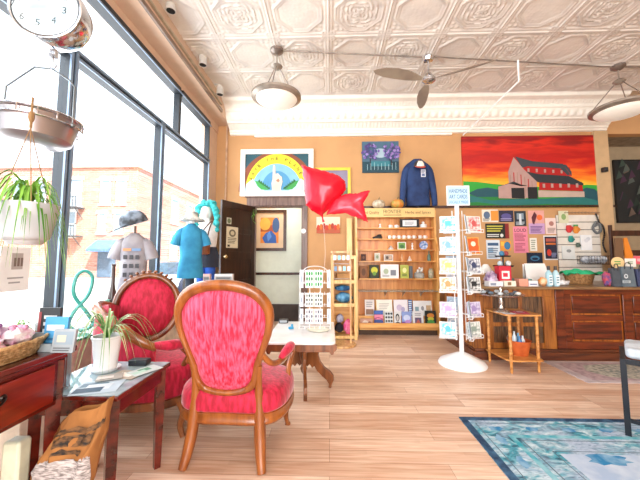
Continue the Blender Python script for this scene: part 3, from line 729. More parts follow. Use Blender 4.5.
# ------------------------------------------------------------------ counter
CT = thing('shop_counter', 'long wooden shop counter with weathered left panel and red brown right panel', 'counter', (3.3, 4.48, 0))
cw_l = WOOD('#3E2A1A', '#6E4E32', 2, scale=5, rough=0.5); cw_r = WOOD('#44160A', '#7C3212', 0, scale=3, rough=0.3, coat=0.4); cw_s = WOOD('#7A3A12', '#B86824', 2, scale=3, rough=0.4)
cw_f = WOOD('#6E3812', '#B06C2A', 2, scale=3, rough=0.4)
m = MB(); m.box(1.84, 4.85, 4.03, 4.98, 0.13, 0.868); m.build('body', cw_s, CT, smooth=False)
m = MB(); m.box(1.78, 4.9, 3.93, 5.03, 0.868, 0.9); m.build('countertop', WOOD('#6E5038', '#9A7850', 0, rough=0.3), CT, bevel=0.006)
m = MB(); m.box(1.8, 4.87, 3.965, 4.99, 0, 0.1); m.box(1.82, 4.86, 3.985, 4.99, 0.1, 0.13); m.build('plinth', WOOD('#4C2413', '#70381C', 0), CT, bevel=0.005)
m = MB(); m.box(1.825, 2.83, 4, 4.03, 0.77, 0.868); m.box(1.825, 2.06, 4, 4.03, 0.13, 0.77); m.box(2.68, 2.83, 4, 4.03, 0.13, 0.77); m.box(2.06, 2.68, 4.01, 4.03, 0.13, 0.2); m.box(2.38, 2.43, 4.005, 4.03, 0.2, 0.77); m.box(2.06, 2.68, 4.01, 4.03, 0.4, 0.45)
m.build('front_frame', cw_f, CT, bevel=0.004)
m = MB()
for k in range(12):
    x = 2.06 + k * 0.0517; m.box(x + 0.002, x + 0.0497, 4.018, 4.03, 0.2, 0.77)
m.build('plank_panel', cw_l, CT, bevel=0.002)
m = MB(); m.box(2.83, 2.94, 3.99, 4.03, 0.13, 0.868); m.box(2.94, 4.85, 4, 4.03, 0.8, 0.868); m.box(2.94, 4.85, 4, 4.03, 0.13, 0.22); m.box(2.94, 3.03, 4.005, 4.03, 0.22, 0.8); m.box(3.66, 3.78, 4.005, 4.03, 0.22, 0.8); m.box(3.03, 3.66, 4.007, 4.03, 0.475, 0.545); m.box(3.78, 4.85, 4.007, 4.03, 0.475, 0.545)
m.box(3.655, 3.675, 3.995, 4.006, 0.22, 0.8)
m.build('front_frame', cw_r, CT, bevel=0.006)
for (a, b, c, d) in ((3.05, 3.64, 0.245, 0.455), (3.05, 3.64, 0.565, 0.78), (3.80, 4.8, 0.245, 0.455), (3.80, 4.8, 0.565, 0.78)):
    MB().box(a, b, 4.016, 4.03, c, d).build('raised_panel', WOOD('#3E140A', '#722A10', 0, rough=0.3, coat=0.4), CT, bevel=0.006)
m = MB(); m.box(1.825, 1.84, 4.03, 4.13, 0.13, 0.868); m.box(1.825, 1.84, 4.88, 4.98, 0.13, 0.868); m.box(1.825, 1.84, 4.13, 4.88, 0.78, 0.868); m.box(1.825, 1.84, 4.13, 4.88, 0.13, 0.22); m.build('side_frame', cw_f, CT, bevel=0.003)

# bentwood corner stand in front of the counter
CS = thing('plant_stand', 'small two tier light wood stand in front of the counter', 'stand', (2.1, 3.5, 0))
pine_o = WOOD('#A8642A', '#D89A54', 0, scale=3, rough=0.35, coat=0.3)
topo = [(1.915, 3.93), (1.945, 3.53), (2.01, 3.49), (2.33, 3.51), (2.35, 3.57), (2.35, 3.93), (2.2, 3.945)]
m = MB(); m.prism(topo, (0, 0, 0.615), UX, UY, 0.018); m.build('tabletop', pine_o, CS, bevel=0.004)
m = MB(); m.prism(topo, (0, 0, 0.13), UX, UY, 0.016); m.build('shelf', pine_o, CS, bevel=0.004)
for x, y in ((1.945, 3.9), (1.995, 3.535), (2.305, 3.56), (2.305, 3.9)):
    m = MB(); m.lathe([(0.0, 0), (0.012, 0.0), (0.016, 0.04), (0.012, 0.08), (0.018, 0.1), (0.017, 0.2), (0.02, 0.22), (0.016, 0.24), (0.017, 0.56), (0.02, 0.59), (0.017, 0.615), (0.0, 0.615)], (x, y, 0), 12); m.build('leg', pine_o, CS)

# ------------------------------------------------------------------ pine bookcase of herbs and gifts
pine = WOOD('#D08A3E', '#EDB668', 2, scale=2.5, rough=0.45); pine_h = WOOD('#D08A3E', '#EDB668', 0, scale=2.5, rough=0.45); pine_l = WOOD('#DDAE68', '#F4D08C', 2, scale=2.5, rough=0.45)
KX0, KX1, KF = 0.49, 1.77, 5.12
BC = thing('display_bookcase', 'tall light wood display bookcase with herbs and spices header sign against back wall', 'bookcase', (1.1, 5.3, 0))
m = MB(); m.box(KX0, KX1, 5.38, 5.40, 0.06, 2.06); m.build('back_panel', WOOD('#C87A36', '#E6A058', 2, scale=2, rough=0.5), BC, smooth=False)
sidep = [(5.12, 0.0), (5.40, 0.0), (5.40, 2.06), (5.20, 2.06), (5.20, 1.62), (5.12, 1.42)]
for x, mt in ((KX0 - 0.045, pine_l), (KX1, pine)):
    m = MB(); m.prism([(a, b) for a, b in sidep], (x, 0, 0), UY, UZ, 0.03); m.build('side_panel', mt, BC, smooth=False, bevel=0.002)
m = MB(); m.box(KX0 - 0.02, KX1 + 0.01, 5.19, 5.205, 1.945, 2.10); m.build('header_sign', M('#E9C27E', rough=0.5, alt='#DDB06A', scale=3), BC, smooth=False)
m = MB(); cb = M('#4E3012', rough=0.6); m.use(cb)
c = (KX0 + 0.27, 5.189, 2.02); m.text('and Quality', (0.715, 5.189, 2.02), UX, UZ, 0.27, 0.06, 0.001)
m.text('Herbs and Spices', (1.50, 5.189, 2.02), UX, UZ, 0.42, 0.06, 0.001)
m.use(M('#4E5A34', rough=0.6)); m.text('FRONTIER', (1.07, 5.189, 2.04), UX, UZ, 0.30, 0.065, 0.001); m.box(0.92, 1.22, 5.1882, 5.1888, 1.975, 1.987)
m.build('lettering', None, BC, smooth=False)
shelf_z = {}
for nm, py, yf in (('a', 227.5, 5.22), ('b', 238.5, 5.22), ('c', 249.5, 5.20), ('d', 261, 5.19), ('e', 278.5, 5.14)):
    z = at(400, py, Y=yf).z; shelf_z[nm] = (z, yf)
    m = MB(); m.box(KX0, KX1, yf, 5.38, z - 0.018, z); m.build('shelf', pine_h, BC, smooth=False, bevel=0.002)
z = at(400, 291, Y=5.12).z; shelf_z['g'] = (z, 5.12)
m = MB(); m.box(KX0, KX1, 5.10, 5.38, z - 0.008, z); m.build('glass_shelf', M('#CFE3E0', rough=0.05, trans=0.6), BC, smooth=False)
for x in (0.95, 1.25, 1.55): MB().prism([(5.14, z - 0.01), (5.38, z - 0.01), (5.38, z - 0.12)], (x, 0, 0), UY, UZ, 0.006).build('shelf_bracket', M('#B9BEC2', rough=0.3, metal=0.7), BC, smooth=False)
m = MB(); m.box(KX0, KX1, 5.10, 5.38, 0.115, 0.13); m.box(KX0, KX1, 5.10, 5.115, 0.10, 0.21); m.build('bottom_bin', pine_h, BC, smooth=False, bevel=0.003)
m = MB(); m.box(KX0 + 0.0, KX1, 5.20, 5.22, 0.0, 0.11); m.build('kick_board', M('#4A3424', rough=0.7), BC, smooth=False)
ZBIN = 0.13
# pine cubby beside the bookcase
CB = thing('pine_cubby', 'narrow open pine cubby left of the bookcase holding blue and pink goods', 'shelf unit', (0.25, 4.95, 0))
cx0, cx1, cyf, cyb = 0.03, 0.435, 4.85, 5.12
for x in (cx0, cx1 - 0.045): MB().box(x, x + 0.045, cyf, cyb, 0, 1.30 if x > 0.2 else 1.30).build('upright', pine_l, CB, smooth=False, bevel=0.003)
for z0 in (0.02, 0.50, 0.86, 1.24):
    MB().box(cx0 + 0.045, cx1 - 0.045, cyf, cyb, z0, z0 + 0.055 if z0 > 0.1 else 0.06).build('shelf', pine_l, CB, smooth=False, bevel=0.003)
MB().box(cx0 + 0.045, cx1 - 0.045, cyb - 0.012, cyb, 0.06, 1.24).build('back_panel', pine_h, CB, smooth=False)
MB().box(0.31, 0.40, 5.36, 5.40, 0, 1.95).build('tall_board', pine_l, smooth=False)
tag(bpy.data.objects['tall_board'], 'tall narrow pale board leaning on the wall left of the bookcase', 'board')
# ------------------------------------------------------------------ pictures, posters, signs
white = M('#F4F4F2', rough=0.5, var=0.01); black = M('#1C1C1E', rough=0.5, var=0.05); gold = M('#C8A040', rough=0.35, metal=0.6)
def P_(h, r=0.6): return M(h, rough=r, var=0.03)
class Art:
    """a flat picture facing the room (-Y), addressed in 0..1 coordinates"""
    def __init__(s, x0, x1, z0, z1, y): s.x0, s.x1, s.z0, s.z1, s.y = x0, x1, z0, z1, y; s.mb = MB(); s.k = 0
    def poly(s, pts, mat):
        s.mb.use(mat); s.k += 1; y = s.y - 0.0006 * s.k
        s.mb.add([(s.x0 + (s.x1 - s.x0) * a, y, s.z0 + (s.z1 - s.z0) * b) for a, b in pts], [tuple(range(len(pts)))]); return s
    def rect(s, a, b, c, d, mat): return s.poly([(a, c), (b, c), (b, d), (a, d)], mat)
    def disc(s, a, b, ra, rb, mat, n=18, a0=0, a1=360): return s.poly([(a + ra * math.cos(math.radians(a0 + (a1 - a0) * i / n)), b + rb * math.sin(math.radians(a0 + (a1 - a0) * i / n))) for i in range(n + (0 if a1 - a0 == 360 else 1))], mat)
    def text(s, t, a, b, wd, hg, mat):
        s.mb.use(mat); s.k += 1
        s.mb.text(t, (s.x0 + (s.x1 - s.x0) * a, s.y - 0.0006 * s.k, s.z0 + (s.z1 - s.z0) * b), UX, UZ, wd * (s.x1 - s.x0), hg * (s.z1 - s.z0)); return s
    def lines(s, a, b, c, d, n, mat, sd=0):
        r = random.Random(sd)
        for i in range(n):
            t = d - (d - c) * (i + 0.5) / n; hh = (d - c) / n * 0.25
            s.rect(a, a + (b - a) * (0.65 + 0.35 * r.random()), t - hh, t + hh, mat)
        return s
def box_px(px0, px1, py0, py1, Y):
    a = at((px0 + px1) / 2, (py0 + py1) / 2, Y=Y)
    x0 = at(px0, (py0 + py1) / 2, Y=Y).x; x1 = at(px1, (py0 + py1) / 2, Y=Y).x
    return x0, x1, at((px0 + px1) / 2, py1, Y=Y).z, at((px0 + px1) / 2, py0, Y=Y).z
def framed(name, label, cat, px, Y, fw, fmat, base, draw=None, depth=0.03, mat_w=0, matm=None, group=None):
    x0, x1, z0, z1 = box_px(*px, Y)
    t = thing(name, label, cat, ((x0 + x1) / 2, Y, z0), group=group)
    if fw:
        m = MB()
        o = [(x0, z0), (x1, z0), (x1, z1), (x0, z1)]; i_ = [(x0 + fw, z0 + fw), (x1 - fw, z0 + fw), (x1 - fw, z1 - fw), (x0 + fw, z1 - fw)]
        for k in range(4):
            j = (k + 1) % 4; q = [o[k], o[j], i_[j], i_[k]]
            m.add([(a, Y - depth, b) for a, b in q] + [(a, Y, b) for a, b in q], [(0, 1, 2, 3), (0, 4, 5, 1), (1, 5, 6, 2), (2, 6, 7, 3), (3, 7, 4, 0), (4, 7, 6, 5)])
        m.build('frame', fmat, t, smooth=False)
    ax0, ax1, az0, az1 = x0 + fw, x1 - fw, z0 + fw, z1 - fw
    yb = Y - (depth * 0.5 if fw else depth)
    if matm:
        MB().box(ax0, ax1, yb, Y - 0.001, az0, az1).build('mount', matm, t, smooth=False)
        ax0 += mat_w; ax1 -= mat_w; az0 += mat_w; az1 -= mat_w; yb -= 0.002
    A = Art(ax0, ax1, az0, az1, yb); A.mb.use(base); A.mb.box(ax0, ax1, yb, Y - 0.0012, az0, az1)
    if draw: draw(A)
    A.mb.build('canvas' if fw else 'printed_panel', None, t, smooth=False)
    return t
def card(name, label, cat, x0, x1, z0, z1, y, base, draw=None, th=0.004, group=None, lean=0.0):
    """a single thin printed thing (poster, book, card) as one mesh"""
    A = Art(x0, x1, z0, z1, y); A.mb.use(base); A.mb.box(x0, x1, y, y + th, z0, z1)
    if draw: draw(A)
    if lean:
        A.mb.v = [(a, b + (c - z0) * lean, c) for a, b, c in A.mb.v]
    o = A.mb.build(name, None, smooth=False, origin=((x0 + x1) / 2, y, z0))
    return tag(o, label, cat, group)

def sky_paint():
    m = bpy.data.materials.new('mat_sunset_paint'); m.use_nodes = True; nt = m.node_tree; L = nt.links.new; b = nt.nodes['Principled BSDF']; b.inputs['Roughness'].default_value = 0.5
    tc = nt.nodes.new('ShaderNodeTexCoord'); mp = nt.nodes.new('ShaderNodeMapping'); mp.inputs['Scale'].default_value = (0.9, 1, 5); L(tc.outputs['Object'], mp.inputs[0])
    n = nt.nodes.new('ShaderNodeTexNoise'); n.inputs['Scale'].default_value = 2.2; n.inputs['Detail'].default_value = 5; L(mp.outputs[0], n.inputs[0])
    sp = nt.nodes.new('ShaderNodeSeparateXYZ'); L(tc.outputs['Object'], sp.inputs[0])
    a = nt.nodes.new('ShaderNodeMath'); a.operation = 'MULTIPLY_ADD'; L(n.outputs[0], a.inputs[0]); a.inputs[1].default_value = 0.55; L(sp.outputs['Z'], a.inputs[2])
    r = nt.nodes.new('ShaderNodeValToRGB'); e = r.color_ramp.elements
    for p, c in ((0.62, '#F6C53C'), (0.78, '#F59420'), (0.93, '#E24A16'), (1.08, '#C21812'), (1.2, '#B01410'), (1.38, '#D62A16')):
        x = e.new(min(1, p / 1.5)); x.color = lin(c)
    e.remove(e[0]); e[-1].color = lin('#8E1212')
    s = nt.nodes.new('ShaderNodeMath'); s.operation = 'DIVIDE'; s.inputs[1].default_value = 1.5; L(a.outputs[0], s.inputs[0]); L(s.outputs[0], r.inputs[0]); L(r.outputs[0], b.inputs['Base Color']); return m
def barn(A):
    g1, g2, g3, te, dt = P_('#2FA038'), P_('#1E7A34'), P_('#5CB83A'), P_('#1F6F6C'), P_('#184E5A')
    A.poly([(0, 0), (1, 0), (1, 0.30), (0.9, 0.31), (0.78, 0.27), (0.6, 0.28), (0.4, 0.3), (0.22, 0.33), (0.1, 0.36), (0, 0.37)], g1)
    A.poly([(0, 0), (0.5, 0), (0.4, 0.2), (0.2, 0.24), (0.0, 0.16)], g2)
    A.poly([(0.03, 0.20), (0.1, 0.26), (0.18, 0.28), (0.26, 0.25), (0.3, 0.15), (0.1, 0.15)], dt)
    A.poly([(0.8, 0.1), (0.84, 0.22), (0.9, 0.27), (0.96, 0.25), (1, 0.18), (1, 0.05)], dt)
    A.poly([(0, 0), (1, 0), (1, 0.08), (0.85, 0.15), (0.6, 0.12), (0.4, 0.12), (0.2, 0.1), (0.05, 0.17), (0, 0.15)], te)
    A.poly([(0, 0), (1, 0), (1, 0.03), (0.6, 0.05), (0.3, 0.03), (0.1, 0.08), (0, 0.07)], g2)
    red, dr, roof, wh, bk, rf2 = P_('#B01818'), P_('#7A1212'), P_('#3A4148'), P_('#B4928A'), P_('#18191C'), P_('#2A3036')
    A.poly([(0.44, 0.46), (0.80, 0.43), (0.79, 0.55), (0.46, 0.6)], red)
    A.poly([(0.40, 0.70), (0.50, 0.60), (0.76, 0.545), (0.80, 0.43), (0.80, 0.49), (0.765, 0.585), (0.50, 0.645)], roof)
    A.poly([(0.39, 0.71), (0.52, 0.64), (0.74, 0.60), (0.79, 0.45), (0.77, 0.44), (0.72, 0.535), (0.48, 0.57), (0.44, 0.55)], roof)
    A.poly([(0.555, 0.24), (0.875, 0.22), (0.87, 0.35), (0.56, 0.36)], red)
    A.poly([(0.46, 0.50), (0.56, 0.46), (0.78, 0.43), (0.88, 0.33), (0.88, 0.30), (0.56, 0.345), (0.53, 0.36)], rf2)
    A.poly([(0.335, 0.40), (0.335, 0.50), (0.38, 0.70), (0.45, 0.53), (0.54, 0.36), (0.54, 0.13), (0.34, 0.13)], wh)
    for k in range(7):
        a = 0.345 + k * 0.026; A.poly([(a, 0.14), (a + 0.007, 0.14), (a + 0.007, 0.50 - abs(k - 1.5) * 0.03), (a, 0.50 - abs(k - 1.5) * 0.03)], red if k % 2 else P_('#A58478'))
    A.poly([(0.25, 0.28), (0.37, 0.36), (0.43, 0.31), (0.47, 0.30), (0.39, 0.33), (0.28, 0.31)], rf2)
    A.poly([(0.255, 0.13), (0.255, 0.29), (0.34, 0.33), (0.45, 0.28), (0.45, 0.12)], wh)
    A.poly([(0.35, 0.13), (0.35, 0.27), (0.445, 0.27), (0.445, 0.12)], bk); A.poly([(0.47, 0.12), (0.47, 0.28), (0.54, 0.28), (0.54, 0.12)], bk)
    A.poly([(0.545, 0.14), (0.88, 0.14), (0.88, 0.215), (0.545, 0.235)], P_('#BFA89A'))
    for k in range(5): A.rect(0.58 + k * 0.06, 0.598 + k * 0.06, 0.27, 0.325, wh); A.rect(0.475 + k * 0.06, 0.49 + k * 0.06, 0.49 - k * 0.006, 0.54 - k * 0.008, wh)
framed('barn_painting', 'large unframed painting of a red barn under a fiery red and yellow sky', 'painting', (462, 597, 136.5, 208), BY - 0.002, 0, None, sky_paint(), barn, depth=0.035)

def hand_sign(A):
    A.rect(0, 1, 0, 1, P_('#22505C')); A.disc(0.5, 0.0, 0.6, 1.08, P_('#8A4A30'), 30, 0, 180)
    A.disc(0.5, 0.05, 0.49, 0.95, P_('#F0DC30'), 30, 0, 180); A.disc(0.5, -0.02, 0.40, 0.76, P_('#7FB6D2'), 30, 0, 180); A.disc(0.5, 0.05, 0.24, 0.5, P_('#4E93BC'), 24, 0, 180)
    A.rect(0, 1, 0, 0.02, P_('#E8F0F0'))
    for s_ in (0, 1):
        q = lambda a: a if not s_ else 1 - a
        A.poly([(q(0.0), 0.02), (q(0.02), 0.2), (q(0.12), 0.34), (q(0.2), 0.2), (q(0.3), 0.08), (q(0.3), 0.02)], P_('#BFE0E8'))
        A.poly([(q(0.15), 0.30), (q(0.22), 0.26), (q(0.38), 0.04), (q(0.26), 0.05), (q(0.2), 0.14)], P_('#3FA04C'))
        for k in range(6): A.poly([(q(0.2 + k * 0.03), 0.28 - k * 0.04), (q(0.235 + k * 0.03), 0.33 - k * 0.04), (q(0.25 + k * 0.03), 0.2 - k * 0.03)], P_('#1F6A30'))
    A.poly([(0.43, 0.0), (0.42, 0.22), (0.435, 0.32), (0.44, 0.66), (0.455, 0.71), (0.475, 0.66), (0.48, 0.46), (0.52, 0.48), (0.55, 0.42), (0.58, 0.38), (0.59, 0.24), (0.57, 0.12), (0.565, 0.0)], P_('#E6CDB8'))
    A.poly([(0.49, 0.30), (0.53, 0.34), (0.55, 0.28), (0.53, 0.24), (0.5, 0.26)], P_('#B07A60'))
    txt = 'SAVE THE PLANET'; n = len(txt)
    for i, ch_ in enumerate(txt):
        if ch_ == ' ': continue
        a = math.radians(158 - 136 * i / (n - 1)); cx, cy = 0.5 + 0.445 * math.cos(a), 0.02 + 0.86 * math.sin(a)
        W, H = A.x1 - A.x0, A.z1 - A.z0; rot = a - math.pi / 2
        A.mb.use(P_('#3A3A20')); A.mb.text(ch_, (A.x0 + W * cx, A.y - 0.012, A.z0 + H * cy), (math.cos(rot), 0, math.sin(rot)), (-math.sin(rot), 0, math.cos(rot)), 0.045, 0.06)
framed('hand_sign', 'white framed painted sign with pointing hand under a yellow lettered arc above the door', 'sign', (241, 313.5, 150, 196.5), BY - 0.003, 0.085, M('#F2EFE8', rough=0.5, var=0.03, scale=20), P_('#22505C'), hand_sign, depth=0.05)

def river(A):
    A.rect(0, 1, 0, 1, P_('#E08A3A')); A.rect(0, 1, 0.45, 0.7, P_('#A8502A')); A.disc(0.25, 0.75, 0.3, 0.25, P_('#E8B04A')); A.disc(0.85, 0.7, 0.2, 0.3, P_('#3E5E8E'))
    A.poly([(0.25, 0), (0.1, 0.2), (0.3, 0.4), (0.6, 0.48), (0.85, 0.3), (0.9, 0)], P_('#2F5FB0')); A.poly([(0.42, 0.05), (0.35, 0.3), (0.5, 0.48), (0.62, 0.25)], P_('#5C8ED8'))
framed('framed_landscape', 'dark framed autumn river picture with wide mount on the hall wall', 'picture', (253, 286.5, 210, 251), 6.245, 0.06, darkwood, P_('#E08A3A'), river, mat_w=0.10, matm=P_('#D9BFA0'))

def trees(A):
    A.rect(0, 1, 0.35, 1, P_('#46687E')); A.disc(0.5, 0.62, 0.2, 0.15, P_('#A8C0CC')); A.rect(0, 1, 0, 0.35, P_('#14404E')); A.rect(0.2, 0.8, 0.2, 0.36, P_('#2F7A86'))
    r = random.Random(5)
    for cx in (0.22, 0.78):
        A.poly([(cx - 0.02, 0.2), (cx + 0.02, 0.2), (cx + 0.01, 0.6), (cx - 0.01, 0.6)], P_('#2A2430'))
        for k in range(64):
            a = r.random() * 6.28; q = r.random() ** 0.5; A.disc(cx + 0.23 * q * math.cos(a), 0.64 + 0.26 * q * math.sin(a), 0.025 + 0.02 * r.random(), 0.03 + 0.025 * r.random(), P_(r.choice(['#5A4A8E', '#7A62A8', '#4A3A70', '#9A84C4', '#3A4A7A'])), 7)
    for k in range(9): A.rect(0.12 + k * 0.095, 0.128 + k * 0.095, 0.04, 0.22 + 0.03 * (k % 3), P_('#B8D8DC'))
framed('tree_painting', 'small canvas of two purple blossoming trees beside teal water', 'painting', (362, 398.5, 142, 173), BY - 0.002, 0, None, P_('#2A4A5A'), trees, depth=0.03)
framed('yellow_framed_picture', 'yellow framed picture on the back wall behind the red balloon', 'picture', (315, 350.5, 168, 208), BY - 0.002, 0.05, P_('#E8C63A', 0.4), P_('#8A8098'), lambda A: (A.rect(0, 1, 0, 0.5, P_('#5E6E58')), A.disc(0.5, 0.6, 0.3, 0.2, P_('#B0A8C0'))))
def autumn(A):
    A.rect(0, 1, 0, 1, P_('#E8D8C0')); A.rect(0, 1, 0, 0.35, P_('#B85A3A'))
    for k in range(8): A.disc(0.08 + k * 0.12, 0.35 + 0.05 * (k % 3), 0.07, 0.18, P_(['#C8402A', '#D8702A', '#A83A2A'][k % 3]), 9)
framed('small_autumn_picture', 'small unframed picture of red trees on the wall below the balloon', 'picture', (316.5, 340, 217, 233.5), BY - 0.002, 0, None, P_('#E8D8C0'), autumn, depth=0.015)
def jungle(A):
    r = random.Random(9)
    for k in range(60):
        x, z = r.random() * 0.9, r.random() * 0.9; A.poly([(x, z), (x + 0.1, z + 0.05), (x + 0.05, z + 0.16)], P_(r.choice(['#2A3A34', '#3E5048', '#54605A', '#1E2A2C', '#6A5A50', '#4A3048'])))
framed('dark_foliage_painting', 'large dark painting of foliage on the alcove wall at right', 'painting', (614, 690, 160, 223), 6.147, 0.02, black, P_('#23282A'), jungle, depth=0.04)

def poster(label, px, base, draw, name='poster', cat='poster', yoff=0.006):
    x0, x1, z0, z1 = box_px(*px, BY - yoff); return card(name, label, cat, x0, x1, z0, z1, BY - yoff, P_(base), draw, th=0.003, group='posters pinned behind the counter')
poster('orange and white flyer topmost at the left of the counter wall', (482, 498, 209.5, 222), '#E9E2D2', lambda A: (A.rect(0.55, 1, 0.1, 0.9, P_('#E8963A')), A.disc(0.3, 0.55, 0.2, 0.3, P_('#5A6E8A')), A.lines(0.05, 0.5, 0.05, 0.3, 3, P_('#555555'))))
poster('dark indigo flyer right of the orange and white flyer', (499, 513.5, 210.5, 222), '#2A2840', lambda A: (A.disc(0.5, 0.5, 0.35, 0.25, P_('#5A5490')), A.lines(0.1, 0.9, 0.1, 0.35, 2, P_('#A8A0D0'))))
poster('dark teal and white flyer above the pink poster', (514.5, 526, 211, 226), '#26323E', lambda A: (A.rect(0.2, 0.8, 0.45, 0.85, P_('#8A9AA8')), A.rect(0.4, 0.6, 0.1, 0.8, P_('#D8DEE2')), A.lines(0.1, 0.9, 0.05, 0.3, 3, P_('#C0CCD4'))))
poster('peach and lilac art poster with a dark feather shape', (528.5, 544.5, 210.5, 234), '#E2A49A', lambda A: (A.rect(0, 1, 0, 0.45, P_('#C9A0CC')), A.poly([(0.25, 0.45), (0.2, 0.7), (0.4, 0.95), (0.55, 0.8), (0.45, 0.6), (0.35, 0.4)], P_('#5A2430')), A.disc(0.7, 0.7, 0.18, 0.12, P_('#E8703A')), A.lines(0.1, 0.9, 0.05, 0.35, 5, P_('#6A4A80'))))
poster('pale pink flyer with small text next to the white slatwall', (545.5, 557.5, 218, 234), '#EAD2CA', lambda A: (A.disc(0.5, 0.65, 0.2, 0.15, P_('#B07A70')), A.lines(0.15, 0.85, 0.08, 0.4, 4, P_('#8A6A64'))))
poster('black flyer with yellow lettering and red side strip', (485.5, 509, 223.5, 238.5), '#1E2018', lambda A: (A.rect(0.84, 1, 0, 1, P_('#8A2222')), A.lines(0.06, 0.78, 0.42, 0.9, 3, P_('#C8C24A')), A.lines(0.06, 0.6, 0.08, 0.32, 2, P_('#E0E0D8')), A.disc(0.68, 0.2, 0.07, 0.12, P_('#E0E0D8'))))
poster('pink poster headed LOUD in heavy black letters', (513.5, 528, 226.5, 253), '#E8889E', lambda A: (A.text('LOUD', 0.5, 0.86, 0.8, 0.12, P_('#18181A')), A.lines(0.08, 0.92, 0.45, 0.74, 6, P_('#A84A62'), 1), A.lines(0.08, 0.8, 0.06, 0.38, 6, P_('#B0506A'), 2)))
poster('small white notice right of the pink poster', (530, 537, 238, 251), '#EDEAE0', lambda A: A.lines(0.15, 0.85, 0.1, 0.9, 5, P_('#9AA08A')))
poster('white framed dark blue poster with orange lettering', (544, 558, 235.5, 260), '#E4E2E0', lambda A: (A.rect(0.07, 0.93, 0.05, 0.95, P_('#1E2238')), A.rect(0.15, 0.85, 0.62, 0.7, P_('#C86A30')), A.rect(0.15, 0.85, 0.75, 0.88, P_('#B05A4A')), A.disc(0.35, 0.3, 0.16, 0.14, P_('#C83A2A')), A.lines(0.5, 0.88, 0.1, 0.3, 4, P_('#8890B8'))))
poster('blue and white notice below the black and yellow flyer', (486.5, 500, 240, 259), '#D8E2EC', lambda A: (A.rect(0.1, 0.9, 0.7, 0.85, P_('#3A5A80')), A.rect(0.1, 0.5, 0.3, 0.6, P_('#8AB0D0')), A.lines(0.1, 0.9, 0.05, 0.6, 5, P_('#6A7A8C'))))
poster('orange and blue postcard pinned under the black and yellow flyer', (500.5, 511, 241, 250.5), '#E89A3A', lambda A: (A.disc(0.65, 0.5, 0.3, 0.42, P_('#3A7AA8')), A.rect(0.05, 0.35, 0.5, 0.9, P_('#E8C04A'))))

# thermostat, camera, conduits
tag(MB().lathe([(0, 0), (0.042, 0), (0.045, -0.012), (0.03, -0.024), (0, -0.026)], at(303.5, 231, Y=BY - 0.031), 20, axis='y').build('thermostat', white), 'round white thermostat on the right casing of the hall door', 'thermostat')
p = at(604, 170, Y=BY - 0.09)
tcam = thing('security_camera', 'small black security camera on the pier at the end of the wall', 'camera', p)
MB().box(p.x - 0.035, p.x + 0.035, p.y - 0.05, p.y + 0.02, p.z - 0.04, p.z + 0.04).build('body', black, tcam, bevel=0.008)
MB().tube([(p.x, p.y + 0.02, p.z), (p.x, BY - 0.05, p.z)], 0.012, 8).build('bracket', black, tcam)
MB().lathe([(0, 0), (0.02, 0), (0.02, 0.01), (0, 0.012)], (p.x - 0.005, p.y - 0.05, p.z), 14, axis='y').build('lens', M('#3A4048', rough=0.1), tcam)

# open door leaf
lx0, ly0 = -1.335, BY - 0.01; e_ = at(218.5, 235, Y=4.68); ang = math.atan2(e_.y - ly0, e_.x - lx0); Ld = 0.80
dr_ = S(link(bpy.data.objects.new('door_1', None))); dr_.location = (lx0, ly0, 0); dr_.rotation_euler = (0, 0, ang); ORG[dr_.name] = Vector()
dark = WOOD('#22110C', '#3A1E14', 2, scale=2, rough=0.35)
m = MB(); H_ = 2.17
for a, b in ((0.0, 0.10), (Ld - 0.10, Ld)): m.box(a, b, -0.02, 0.02, 0.01, H_)
for a, b in ((0.01, 0.2), (0.42, 0.50), (0.82, 0.90), (1.24, 1.36), (1.66, 1.74), (2.06, H_)): m.box(0.10, Ld - 0.10, -0.02, 0.02, a, b)
m.build('door_stiles', dark, dr_, smooth=False, bevel=0.003)
for a, b in ((0.2, 0.42), (0.50, 0.82), (0.90, 1.24), (1.36, 1.66), (1.74, 2.06)): MB().box(0.10, Ld - 0.10, -0.008, 0.008, a, b).build('door_panel', dark, dr_, smooth=False)
for sd in (-1, 1):
    m = MB(); m.lathe([(0, 0.02), (0.012, 0.02), (0.012, 0.05), (0.03, 0.06), (0.032, 0.075), (0.02, 0.09), (0, 0.092)], (0, 0, 0), 14, axis='y'); m.v = [(a + Ld - 0.05, -sd * b, c + 1.28) for a, b, c in m.v]; m.build('door_knob', M('#C9B48A', rough=0.25, metal=0.8), dr_)
def on_door(name, label, cat, s0, s1, z0, z1, base, draw):
    """thin thing on the leaf's room side; s along the leaf"""
    A = Art(0, s1 - s0, 0, z1 - z0, -0.0); A.mb.use(base); A.mb.box(0, s1 - s0, 0, 0.004, 0, z1 - z0); draw(A)
    o = A.mb.build(name, None, smooth=False, origin=(0, 0, 0))
    d = Vector((math.cos(ang), math.sin(ang), 0)); nn = Vector((math.sin(ang), -math.cos(ang), 0))
    side = 1 if nn.dot(Vector((0, 0, 0)) - Vector((lx0, ly0, 0))) > 0 else -1
    # the readable side looks along -local y of a frame whose x runs to the viewer's right
    o.rotation_euler = (0, 0, ang + math.pi); o.location = Vector((lx0, ly0, 0)) + d * s1 + Vector((-d.y, d.x, 0)) * 0.0 + Vector((math.sin(ang + math.pi), -math.cos(ang + math.pi), 0)) * 0.026 + Vector((0, 0, z0))
    return tag(o, label, cat)
on_door('door_poster', 'cream printed notice pinned on the open dark door', 'poster', 0.44, 0.70, 1.42, 1.76, P_('#D8CDB0'), lambda A: (A.disc(0.5, 0.7, 0.3, 0.18, P_('#6E6450')), A.disc(0.5, 0.7, 0.16, 0.1, P_('#CFC3A2')), A.lines(0.1, 0.9, 0.2, 0.5, 4, P_('#6E6450')), A.rect(0.08, 0.28, 0.05, 0.15, P_('#3A3428'))))
